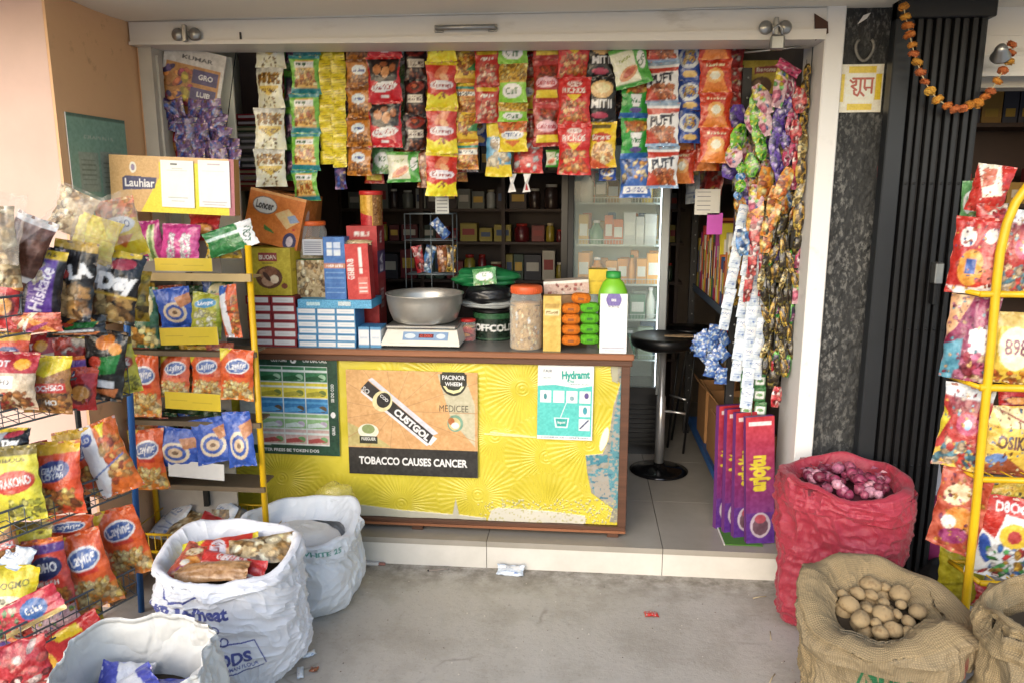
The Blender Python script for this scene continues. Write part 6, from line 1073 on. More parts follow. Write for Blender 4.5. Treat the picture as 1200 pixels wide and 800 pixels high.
# dark tin, black bag, green bag
T = thing('dark_tin', 'dark green round tin with pale lettering under the black bag', 'tin', (at(577, 366, 3.46).x, 3.50, TOPZ)); r = .094
g = MB(); nt_, nz_ = 100, 50; U, V = np.meshgrid(np.linspace(0, 1, nt_), np.linspace(0, 1, nz_)); g.add(np.stack([-r*np.cos(2*PI*U), -r*np.sin(2*PI*U), V*.125], -1), gridf(nt_, nz_), GLOSS, design('coffcold', 2.3, 90).sample((U*2) % 1, V).reshape(-1, 3), smooth=True); g.lathe([(r*.98, .125), (r, .13), (r*1.02, .134), (0, .14)], BLKP, 40); g.build('body', T)
def lump(name, label, cat, p, rx, ry, rz, m, seed, cols=None, flat=0, M=None):
    nu, nv = 70, 40; U, V = np.meshgrid(np.linspace(0, 1, nu), np.linspace(.0, 1, nv)); th = U*2*PI; ph = (V-.5)*PI
    # seamless noise: blend both ends
    q = fbm(U, V, 6, 5, seed, 4); q = q*(1-U**6)+fbm(U*0, V, 6, 5, seed, 4)*U**6
    R = 1+.13*q; X = rx*np.cos(th)*np.cos(ph)**.7*R; Yy = ry*np.sin(th)*np.cos(ph)**.7*R; Z = rz*np.sin(ph)*R
    Z = np.maximum(Z, -rz*.9); g = MB(); g.add(np.stack([X, Yy, Z+rz*.9], -1), gridf(nu, nv), m, None if cols is None else design(cols, 2, 90).sample(U, V).reshape(-1, 3), smooth=True)
    return tag(g.build(name, M=M or Matrix.Translation(p)), label, cat)
GB = mat('black_polythene', '141518', rough=.3, bump=.5, bscale=14); GG = mat('green_polythene', '1d6a3c', rough=.35, bump=.4, bscale=14, var=.25, vscale=12); GW = mat('pale_polythene', 'a8adac', rough=.4, bump=.4, bscale=14)
x_ = at(575, 340, 3.5).x
lump('grey_bag', 'pale grey plastic bag folded under the black bag on the dark tin', 'bag', (x_-.01, 3.5, TOPZ+.14), .125, .08, .022, GW, 3)
lump('black_bag', 'black plastic bag slumped on the dark tin', 'bag', (x_, 3.48, TOPZ+.165), .11, .08, .045, GB, 4)
lump('green_bag', 'green and pale plastic bag resting on the black bag', 'bag', (at(570, 318, 3.55).x, 3.55, TOPZ+.235), .15, .09, .045, GG, 8)
g = MB(); packet(g, .11, .075, .014, design('green_clear', 1.5), 710, nu=22); tag(g.build('snack_packet', M=orient((at(568, 318, 3.45).x, 3.445, TOPZ+.29), 0, -20, -6)), 'pale printed packet lying on the green bag', 'snack packet')
jar('small red lidded jar in the shade between the pot and the dark tin', 548, 3.42, TOPZ, .036, .10, 'b82c28', 'red_noodle', .06)
# snack jar, narrow carton, stacked packs, bottle, pay card
jar('large clear jar of fried snacks with orange lid near the middle of the counter', 617, 3.28, TOPZ, .072, .272, 'c85a30', 'snack_jar', .19)
bz(637, 658, 3.215, TOPZ, at(647, 347, 3.215).z, .06, 'yellow_narrow', 'narrow tan yellow carton right of the large snack jar', 'b08a38', H=90)
bz(638, 691, 3.40, at(665, 345, 3.4).z, at(665, 329, 3.4).z, .1, 'pink_carton', 'pinkish printed carton lying above the stacked orange packs', 'c8b8a8', roll=-4, H=30)
bz(641, 690, 3.41, TOPZ, at(665, 345, 3.4).z-.004, .09, 'kraft', 'brown carton hidden behind the stacked orange packs', '8a6a48', H=30)
bz(690, 712, 3.42, at(700, 345, 3.42).z, at(700, 316, 3.42).z, .08, 'price_yellow', 'yellow topped packet behind the green bottle', 'b8a030', H=30)
DISH = {'o': mat('orange_net', 'd8740c', rough=.7, bump=1, bscale=180, var=.3, vscale=90), 'g': mat('green_net', '5cb41c', rough=.7, bump=1, bscale=180, var=.3, vscale=90)}
def scrub(c, x, y, Y, label, roll=0):
    p = at(x, y, Y); g = MB(); nu, nv = 40, 24; U, V = np.meshgrid(np.linspace(0, 1, nu), np.linspace(0, 1, nv)); th = U*2*PI; ph = (V-.5)*PI; ct_ = lambda a: np.sign(np.cos(a))*np.abs(np.cos(a))**.6; st_ = lambda a: np.sign(np.sin(a))*np.abs(np.sin(a))**.6
    q = 1+.05*np.sin(U*2*PI*9)*np.cos(ph); g.add(np.stack([.041*ct_(th)*np.cos(ph)**.5*q, .03*st_(th)*np.cos(ph)**.5*q, .0222*np.sin(ph)], -1), gridf(nu, nv), DISH[c], smooth=True)
    g.box(-.012, -.0315, -.005, .012, -.0295, .005, COLM, '8a4a10' if c == 'o' else '2c6a10')
    return tag(g.build('scrub_pad', M=orient(p, 0, 0, roll)), label, 'scrub pad', ('orange' if c == 'o' else 'green')+' scrub pads stacked on the counter')
zs = TOPZ
for k in range(4):
    yy = 398-12.2*k; scrub('o', 669, yy, 3.25, ['bottom', 'second', 'third', 'fourth'][k]+(' from the bottom' if k else '')+' orange netted scrub pad in the pile by the tan carton'); scrub('g', 691, yy-1, 3.25, ['bottom', 'second', 'third', 'topmost'][k]+(' from the bottom' if 0 < k < 3 else '')+' green netted scrub pad in the pile by the white card')
scrub('o', 681, 349.5, 3.25, 'topmost orange netted scrub pad lying across both piles', 4)
T = thing('green_bottle', 'light green plastic bottle standing behind the white payment card', 'bottle', (at(718, 360, 3.31).x, 3.31, TOPZ))
g = MB(); GPL = mat('green_bottle_plastic', '74b428', rough=.3, var=.1, vscale=8); g.lathe([(.06, 0), (.064, .01), (.064, .22), (.06, .25), (.045, .285), (.03, .30), (.028, .31)], GPL, 40, sy=.75); g.build('body', T)
g = MB(); g.lathe([(.031, .305), (.033, .308), (.031, .332), (0, .334)], mat('green_cap', '2f8a3c', rough=.4), 24); g.build('cap', T)
g = MB(); a = at(703, 375, 3.20); b = at(735, 375, 3.20); hh_ = at(719, 345, 3.2).z-TOPZ; sheet(g, b.x-a.x, hh_, design('pay_card', .55, 150), PAPER, th=.004); o = tag(g.build('payment_card', M=orient(((a.x+b.x)/2, 3.205, TOPZ+hh_/2), 0, -4, 0)), 'upright white payment card with purple half disc at the right end of the counter', 'card')
# ------------------------------------------------------------------ shelf rack with price strips (left of the counter)
R2 = thing('snack_rack', 'snack display rack with yellow price strips and blue and yellow posts', 'display rack', (-1.5, 2.85, 0)); RL = Vector(R2.location)
def rp(name, g, par=R2):
    o = g.build(name, par); o.data.transform(Matrix.Translation(-RL)); return o
g = MB(); g.tube([on(166, 716, 0), at(150, 420, 2.66), at(147, 300, 2.68)], .012, BLUE); rp('blue_post', g)
g = MB(); g.tube([(-1.275, 2.84, 0), (-1.275, 2.84, 1.42)], .013, YEL); rp('yellow_post', g)
for y_ in (2.97,):
    for x_ in (-1.82,): g = MB(); g.tube([(x_, y_, 0), (x_, y_, 1.42)], .012, YEL); rp('back_post', g)
lv = [1.295, 1.00, .715, .445]
for k, z in enumerate(lv):
    g = MB(); m = mat('rack_board', 'b09868', rough=.7, var=.2) if k == 0 else mat('dull_shelf', '6a5a44', rough=.6, var=.3)
    g.box(-1.82, 2.83, z-.008, -1.29, 2.98, z, m); g.box(-1.82, 2.815, z-.012, -1.262, 2.829, z+.008 if k else z+.018, m); rp('shelf', g)
for (x0, y0, x1, y1, des, rl) in ((181, 303, 248, 318, 'price_yellow', 0), (187, 384, 255, 404, 'price_yellow', -2), (193, 460, 258, 480, 'price_yellow', 2), (197, 541, 262, 560, 'cream_side', 3)):
    a = at(x0, (y0+y1)/2, 2.80); b = at(x1, (y0+y1)/2, 2.80); g = MB(); hi = at(220, y0, 2.8).z; lo = at(220, y1, 2.8).z
    c = Cv(24, (b.x-a.x)/(hi-lo), 'dcbc1e' if des == 'price_yellow' else 'd4d0c8'); c.run([('r', .1, .5, .4, .56, 'b89a18'), ('r', .5, .4, .85, .46, 'b89a18')] if des == 'price_yellow' else [])
    sheet(g, b.x-a.x, hi-lo, c, PAPER, th=.002); o = g.build('price_strip', R2, M=Matrix.Translation(-RL) @ orient(((a.x+b.x)/2, 2.805, (hi+lo)/2), 0, 0, rl))
g = MB(); zb0, zb1 = .12, .275
for z in (zb0, .2, zb1): g.tube([(-1.80, 2.73, z), (-1.235, 2.73, z), (-1.235, 3.05, z), (-1.80, 3.05, z)], .0055, YEL, closed=True, n=8)
for k in range(22): x = -1.80+.565*k/21; g.tube([(x, 2.73, zb1), (x, 2.73, zb0), (x, 3.05, zb0), (x, 3.05, zb1)], .0022, YEL, n=5)
for k in range(1, 9): y = 2.73+.32*k/9; g.tube([(-1.235, y, zb1), (-1.235, y, zb0)], .0022, YEL, n=5)
rp('wire_basket', g)
g = MB(); g.box(-1.83, 2.985, .0, -1.46, 2.992, 1.45, mat('white_back_sheet', 'aaa49a', rough=.7, var=.2)); g.box(-1.6, 2.96, .3, -1.58, 2.98, 1.3, BLK); rp('back_panel', g)
rr = random.Random(17)
for k in range(14):
    x = rr.uniform(-1.76, -1.3); y = rr.uniform(2.78, 3.0); g = MB(); packet(g, .12, .15, .03, design(['white_strip', 'clear_snack', 'red_white_sachet', 'white_strip'][k % 4], .8), 800+k, nu=18)
    tag(g.build('snack_packet', M=orient((x, y, .20+rr.uniform(0, .05)), rr.uniform(-40, 40), rr.uniform(-70, -20), rr.uniform(-40, 40))), 'pale crumpled packet lying in the yellow wire basket under the snack rack', 'snack packet', 'packets in the low yellow wire basket')
SPG = None
pk = [  # design, cx, cy, w, h, roll, Y, label, (yaw)
 ('pink_green', 178, 282, 28, 46, -6, 2.92, 'pink and green packet at the left of the top rack shelf'),
 ('popcorn_pink', 212, 284, 50, 42, 2, 2.88, 'magenta popcorn packet in the middle of the top rack shelf'),
 ('red_noodle', 240, 266, 40, 32, 0, 2.97, 'red noodle packet standing behind the gold beans on the top rack shelf'),
 ('gold_bean', 262, 293, 42, 20, 0, 2.87, 'gold packet lying at the right of the top rack shelf'),
 ('green_tilt', 270, 280, 62, 30, -18, 2.84, 'green packet with white lettered end leaning over the gold packet'),
 ('red_noodle', 222, 344, 40, 20, 0, 2.98, 'red packet peeking over the second rack shelf'),
 ('marino', 168, 372, 38, 70, 0, 2.82, 'dark green packet with round badge at the left of the second rack shelf'),
 ('blue_donut', 206, 361, 42, 48, -6, 2.83, 'blue packet with round biscuit picture on the second rack shelf'),
 ('lime_popcorn', 243, 370, 38, 52, 8, 2.84, 'yellow green popcorn packet on the second rack shelf'),
 ('orange_white', 270, 365, 24, 62, -5, 2.83, 'narrow orange and white packet at the right of the second rack shelf'),
 ('laying', 169, 452, 40, 74, 1, 2.80, 'orange packet with blue oval, leftmost on the third rack shelf'),
 ('laying', 205, 440, 38, 52, 2, 2.83, 'orange packet with blue oval, second on the third rack shelf'),
 ('laying', 242, 439, 40, 56, 0, 2.83, 'orange packet with blue oval, third on the third rack shelf'),
 ('laying', 278, 439, 40, 62, 4, 2.81, 'orange packet with blue oval, rightmost on the third rack shelf'),
 ('orange_swirl', 176, 500, 50, 26, 0, 2.88, 'rust coloured packet behind the lowest left orange packet'),
 ('laying', 174, 538, 42, 74, -2, 2.80, 'lone orange packet with blue oval on the lowest rack shelf'),
 ('green_red', 214, 493, 44, 30, 0, 2.93, 'dark green packet with red food picture behind the blue packets'),
 ('green_red', 246, 492, 34, 28, 6, 2.95, 'dark packet with pale round picture right of the other dark one'),
 ('blue_donut', 209, 524, 54, 48, 4, 2.82, 'blue biscuit packet, left on the lowest rack shelf'),
 ('blue_donut', 250, 515, 50, 54, -12, 2.81, 'blue biscuit packet, middle of the lowest rack shelf'),
 ('blue_donut', 281, 514, 34, 66, -6, 2.80, 'blue and white biscuit packet, tilted at the right end of the lowest rack shelf'),
]
for d, cx, cy, w, h, rl, Y, lb in pk: put(d, cx, cy, w, h, Y, lb, roll=rl, t=.03, yaw=rr.uniform(-6, 10), tilt=rr.uniform(-6, 2))
# header box with two payment cards
S_ = thing('header_box', 'tan and yellow sign carton with two white cards on top of the snack rack', 'sign box', at(200, 250, 2.86))
a = at(128, 215, 2.86); b = at(273, 215, 2.86); hi = at(200, 183, 2.86).z; lo = at(200, 249, 2.86).z; w = b.x-a.x; h = hi-lo
g = MB(); carton(g, w, h, .045, design('sign_box', w/h, 150), 'b88a50'); g.build('box', S_, M=orient(((a.x+b.x)/2-S_.location.x, 0, 0), 0, 0, 2.4))
for x0, x1, d, rl in ((188, 228, 'qr_card_green', 2.5), (232, 270, 'qr_card_white', 2.2)):
    g = MB(); q = at((x0+x1)/2, 216, 2.855); s = mpp(q); sheet(g, (x1-x0)*s, 54*s, design(d, .7, 110), PAPER, th=.0012); g.build('payment_card', S_, M=Matrix.Translation(-Vector(S_.location)) @ orient((q.x, 2.856, q.z), 0, 0, rl))
# green notice on the ochre wall, facing into the passage
g = MB(); sheet(g, .36, .40, design('notice', .9, 130), PAPER, th=.004)
a = at(72, 200, 2.66); tag(g.build('notice', M=Matrix.Translation((-1.850, 2.86, 1.70)) @ rotz(PI/2)), 'green paper notice with two pale panels on the ochre side wall', 'notice')
# ------------------------------------------------------------------ near basket rack at the far left
A_ = Vector((-1.56, 2.45, 0)); dv = Vector((-.363, -.932, 0)); nv_ = Vector((.932, -.363, 0))
R1 = thing('basket_rack', 'grey wire basket rack against the pink wall at the left', 'display rack', A_)
def Q(t, n, z): return dv*t+nv_*n+Vector((0, 0, z))
LEN = .95
for t_ in (.0, LEN):
    for n_ in (-.30,):
        g = MB(); g.tube([Q(t_, n_, 0), Q(t_, n_, 1.45)], .010, BLK); g.build('post', R1)
tiers = [(1.20, 1.315, .0), (.93, 1.03, .0), (.585, .675, .03), (.20, .30, .05), (-.05, -.0, 0)][:4]
for zb, zt_, e in tiers:
    g = MB(); slope = .05
    for z, r_ in ((zt_, .004), ((zb+zt_)/2, .0025), (zb, .0035)): g.tube([Q(e, -.28, z+slope), Q(e, 0, z), Q(LEN, 0, z), Q(LEN, -.28, z+slope)], r_, WIRE, closed=True, n=7)
    n = 20
    for k in range(n+1): t_ = e+(LEN-e)*k/n; g.tube([Q(t_, 0, zt_), Q(t_, 0, zb), Q(t_, -.28, zb+slope), Q(t_, -.28, zt_+slope)], .0016, WIRE, n=5)
    for k in range(1, 8): n_ = -.28*k/8; g.tube([Q(e, n_, zt_+slope*k/8), Q(e, n_, zb+slope*k/8), Q(LEN, n_, zb+slope*k/8)], .0016, WIRE, n=5)
    g.build('wire_basket', R1)
def YL(x, d=0): return 2.08+.36*x/146+d
near = [
 ('brown_bag', 30, 297, 44, 88, 24, .0, 'large brown wrapped bag standing in the top left basket', .04),
 ('clear_snack', 4, 290, 30, 90, 0, -.02, 'clear bag of round tan biscuits at the left picture edge in the top basket', .04),
 ('purple_bag', 50, 334, 44, 88, 12, -.03, 'purple and black bag with yellow top beside the brown bag', .035),
 ('black_la', 86, 328, 48, 88, 10, -.05, 'black bag with white letters and yellow napkin pack above it', .035),
 ('napkin', 112, 281, 46, 52, 20, -.02, 'clear bag of folded yellow napkins on top of the baskets', .03),
 ('clear_snack', 86, 250, 44, 50, 25, .04, 'crumpled clear bag rising behind the yellow napkins', .03),
 ('yellow_badge', 142, 268, 44, 66, -12, .03, 'yellow topped clear bag right of the folded napkins', .035),
 ('black_day', 136, 336, 52, 82, 14, -.05, 'black bag with large white lettering at the right end of the top basket', .04),
 ('orange_swirl', 40, 378, 60, 22, 0, -.03, 'orange and grey packet lying at the bottom of the top basket', .02),
 ('black_veg', 90, 382, 64, 24, 0, -.03, 'dark packet lying at the bottom right of the top basket', .02),
 ('hot_red', 14, 446, 56, 66, 4, -.02, 'red and cream bag at the left picture edge in the second basket', .04),
 ('ochsko', 56, 450, 54, 66, 3, -.05, 'brown snack bag with yellow top in the second basket', .04),
 ('purple_orange', 82, 446, 40, 54, -4, .0, 'small blue and red bag between the brown and black bags', .03),
 ('red_noodle', 96, 455, 32, 48, 6, -.03, 'red bag behind the black vegetable bag in the second basket', .03),
 ('black_veg', 122, 428, 46, 80, 10, -.04, 'black bag with orange and green vegetables at the right of the second basket', .04),
 ('black_day', 14, 520, 40, 36, 0, .03, 'black bag top showing behind the yellow bag in the third basket', .03),
 ('trakond', 20, 566, 56, 86, -4, -.03, 'lime yellow bag with red oval in the third basket', .045),
 ('orange_bowl', 68, 560, 58, 84, -4, -.05, 'orange bag with blue oval in the third basket', .045),
 ('orange_bowl', 92, 538, 44, 70, -8, .02, 'yellow and orange bag behind the other orange one in the third basket', .04),
 ('orange_white_blue', 127, 536, 46, 86, -18, -.05, 'orange and white bag with blue marks tilted at the end of the third basket', .045),
 ('yellow_bag', 14, 694, 54, 62, 8, -.03, 'yellow bag with dark script in the fourth basket', .04),
 ('white_strip', 16, 656, 40, 36, 20, .0, 'crumpled pale plastic bag above the yellow one in the fourth basket', .03),
 ('purple_orange', 56, 668, 46, 76, -6, -.03, 'red bag with purple band and blue oval in the fourth basket', .045),
 ('laying', 78, 622, 56, 40, 6, .03, 'orange bag top behind the others in the fourth basket', .03),
 ('laying', 104, 668, 50, 92, -14, -.06, 'orange bag with blue oval hanging over the end of the fourth basket', .045),
 ('laying', 145, 634, 52, 80, -14, -.02, 'orange bag with blue oval jutting out farthest right of the near rack', .045),
 ('gold_bean', 122, 690, 40, 30, -20, -.05, 'orange gold packet corner below the overhanging orange bag', .03),
 ('red_long', 32, 716, 84, 34, -26, -.10, 'long red and cream packet lying along the fourth basket', .03),
 ('red_big', 82, 764, 96, 62, -27, -.14, 'large red carton like pack with white letters at the bottom left', .045),
 ('pouch_red', 20, 782, 70, 60, -10, -.22, 'dark red packet at the bottom left picture corner', .04),
 ('pouch_rainbow', 66, 728, 60, 24, -24, -.05, 'silvery crumpled wrapper over the big red pack', .02),
]
for d, cx, cy, w, h, rl, dd, lb, t in near: put(d, cx, cy, w*1.04, h*1.04, YL(cx, dd), lb, roll=rl, t=t, yaw=rr.uniform(8, 20), tilt=rr.uniform(-10, -2), group=None, m=clear_mat('clear_bag', 'd8c8a8', .5, .1, .6, 30) if False else None)
rb = random.Random(79)
fd = ['hot_red', 'ochsko', 'orange_bowl', 'purple_orange', 'gold_bean', 'red_noodle', 'trakond', 'laying', 'red_small_r', 'black_day']
for (y_, x1_) in ((350, 140), (425, 140), (545, 100), (640, 90), (705, 80), (770, 90)):
    x_ = -14
    while x_ < x1_:
        w_ = rb.uniform(34, 46); put(rb.choice(fd), x_+w_/2, y_+rb.uniform(-6, 10), w_, rb.uniform(58, 74), YL(x_, .09), 'bag half hidden in the back row of the wire basket rack', roll=rb.uniform(-14, 14), t=.03, yaw=rb.uniform(5, 25), tilt=-8, group='bags in the back rows of the wire basket rack', nu=24); x_ += w_*.8
for (y_, z0_) in ((352, 2.90), (425, 2.90), (505, 2.91)):
    x_ = 150
    while x_ < 262:
        w_ = rb.uniform(30, 38); put(rb.choice(['orange_bowl', 'laying', 'green_red', 'red_noodle', 'gold_bean', 'orange_swirl', 'marino']), x_+w_/2, y_+rb.uniform(-2, 6), w_, rb.uniform(44, 54), z0_, 'packet half hidden in the back row of the snack rack with price strips', roll=rb.uniform(-8, 8), t=.025, yaw=rb.uniform(-8, 12), group='packets in the back rows of the snack rack', nu=22); x_ += w_*.86
# clear wrappers over the napkins and biscuits
for cx, cy, w, h, rl in ((112, 272, 58, 74, 16), (84, 248, 54, 56, 25), (140, 256, 46, 60, -14), (6, 268, 44, 84, 8)):
    p = at(cx, cy, YL(cx, -.07)); s = mpp(p); g = MB(); c_ = Cv(20, 1, 'ffffff'); packet(g, w*s, h*s, .035, c_, int(cx), nu=40, m=clear_mat('clear_bag', 'b8b0a4', .05, .08, .8, 22), waist=.16)
    tag(g.build('clear_wrapper', M=orient(p, 12, -8, rl)), 'glossy clear plastic wrapper '+{112: 'around the yellow napkins', 84: 'crumpled behind the yellow napkins', 140: 'over the yellow topped bag', 6: 'over the tan biscuits at the left picture edge'}[cx], 'wrapper')
# ------------------------------------------------------------------ right-hand yellow rack
R3 = thing('yellow_rack', 'yellow tube rack full of snack packets at the right', 'display rack', (1.32, 2.5, 0)); R3L = Vector(R3.location)
g = MB(); q = [on(1125, 786, 0)]
for px, py in ((1128, 740), (1143, 600), (1154, 480), (1162, 400), (1168, 330), (1172, 296), (1180, 262), (1190, 238), (1204, 218), (1230, 206)): q.append(at(px, py, 2.5+.0*(1200-px)))
g.tube([p-R3L for p in q], .0135, YEL, n=14); g.build('upright', R3)
for z, y_ in ((1.318, 345), (1.02, 454), (.72, 562), (.37, 684), (.15, 780)):
    g = MB(); P0 = at(1150 if y_ < 700 else 1130, y_, 2.49); g.tube([(P0.x-R3L.x, 0, P0.z-1e-3), (P0.x-R3L.x+.6, 0, P0.z+.0)], .010 if y_ != 454 else .012, YEL, n=10)
    p1 = P0-R3L; p1.y = 0; g.tube([p1, p1+Vector((-.03, .15, .0))], .008, YEL, n=8); g.tube([p1+Vector((-.03, .15, 0)), p1+Vector((.6, .15, 0))], .006, YEL, n=8)
    for k in range(9): g.tube([p1+Vector((.06*k, 0, 0)), p1+Vector((.06*k-.03, .15, 0))], .0025, YEL, n=5)
    g.build('shelf_frame', R3)
rk = [
 ('red_white_r', 1160, 222, 40, 56, 10, 2.62, -30, 'red and white packet, topmost on the yellow rack'),
 ('green_clear', 1140, 238, 26, 50, 0, 2.72, -30, 'pale green packet behind the topmost red one on the yellow rack'),
 ('red_people', 1144, 300, 54, 90, 2, 2.56, -35, 'red packet with round orange picture left of the yellow upright'),
 ('red_small_r', 1160, 262, 32, 46, 0, 2.6, -20, 'small red and yellow packet just left of the bend of the yellow tube'),
 ('pink_purple', 1136, 396, 52, 100, 2, 2.56, -35, 'maroon and tan packet left of the upright, second row down'),
 ('red_white_top', 1129, 500, 52, 100, 3, 2.56, -35, 'maroon packet with pale top left of the upright, third row down'),
 ('orange_swirl', 1124, 598, 54, 100, 6, 2.56, -35, 'orange and purple swirled packet left of the upright, fourth row down'),
 ('yellow_plain', 1126, 672, 50, 76, 0, 2.72, -20, 'plain yellow bag low behind the upright'),
 ('red_white_top', 1192, 296, 44, 98, 2, 2.58, -8, 'red packet with pale top right of the yellow upright'),
 ('yellow_eight', 1188, 408, 44, 84, 2, 2.58, -8, 'golden packet with round numerals at the right picture edge'),
 ('gold_bean', 1166, 410, 22, 76, 0, 2.66, -20, 'brown gold packet edge between the upright and the numeral packet'),
 ('red_noodle', 1190, 466, 40, 22, 0, 2.64, 0, 'red packet top above the yellow lettered bag'),
 ('yellow_osik', 1180, 516, 60, 84, 3, 2.58, -6, 'yellow bag with large dark letters right of the upright'),
 ('gold_bean', 1176, 574, 60, 26, 2, 2.60, -6, 'golden packet lying above the red and white flowered bag'),
 ('red_white_flower', 1176, 630, 66, 100, 8, 2.55, -6, 'red and white bag with yellow flower pattern right of the upright'),
 ('red_small_r', 1172, 700, 60, 30, 4, 2.6, -4, 'red and gold packet on the lowest bar of the yellow rack'),
 ('red_white_r', 1170, 735, 56, 50, 2, 2.62, -4, 'red packet below the lowest bar, beside the jute sack'),
 ('orange_swirl', 1150, 752, 40, 60, 0, 2.7, -20, 'rust packet low behind the jute sack'),
]
for d, cx, cy, w, h, rl, Y, yw, lb in rk: put(d, cx, cy, w, h, Y, lb, roll=rl, t=.035, yaw=yw, tilt=-3)
# dim second shop: shelves and a few goods, bags on its floor
T = thing('second_cabinet', 'dim wooden shelves inside the second shop at the right', 'cabinet', (2.1, 4.2, 0))
g = MB(); g.box(-.9, .3, 0, .9, .32, 2.6, DWOOD); g.build('back_board', T)
for z in (.6, 1.1, 1.55, 1.95, 2.2): g = MB(); g.box(-.9, 0, z-.01, .9, .3, z+.01, DWOOD); g.build('shelf', T)
rr = random.Random(33)
for ri, z in enumerate((1.55, 1.95, 2.2)):
    x = 1.35
    while x < 2.75:
        w = rr.uniform(.06, .12); g = MB(); g.box(-w/2+.003, 0, 0, w/2-.003, .12, rr.uniform(.1, .2), COLM, rr.choice(['7a1c20', '5a2018', '94702c', '3a3a44', '6a1a24'])); g.box(-w*.3, -.001, .03, w*.3, 0, .07, COLM, rr.choice(['b8a890', 'a8862c'])); tag(g.build('carton', M=Matrix.Translation((x+w/2, 4.22, z+.0105))), 'dark red or brown carton on the '+['lower', 'middle', 'upper'][ri]+' dim shelf of the second shop', 'carton', 'cartons on the '+['lower', 'middle', 'upper'][ri]+' shelf of the second shop'); x += w
lump('magenta_bag', 'magenta cloth bag on the floor between the gate and the yellow rack', 'bag', (1.50, 3.35, .0), .16, .14, .16, mat('magenta_cloth', 'a02c62', rough=.8, var=.3), 21)
lump('white_bag', 'dull white bag behind the magenta bag by the gate', 'bag', (1.52, 3.55, .0), .17, .14, .26, mat('dull_white_cloth', 'a8a4a8', rough=.85, var=.2), 22)
lump('dark_bag', 'dark bag against the foot of the folding gate', 'bag', (1.50, 3.05, .0), .1, .1, .08, mat('dark_cloth', '2a2a2c', rough=.8, var=.3), 23)
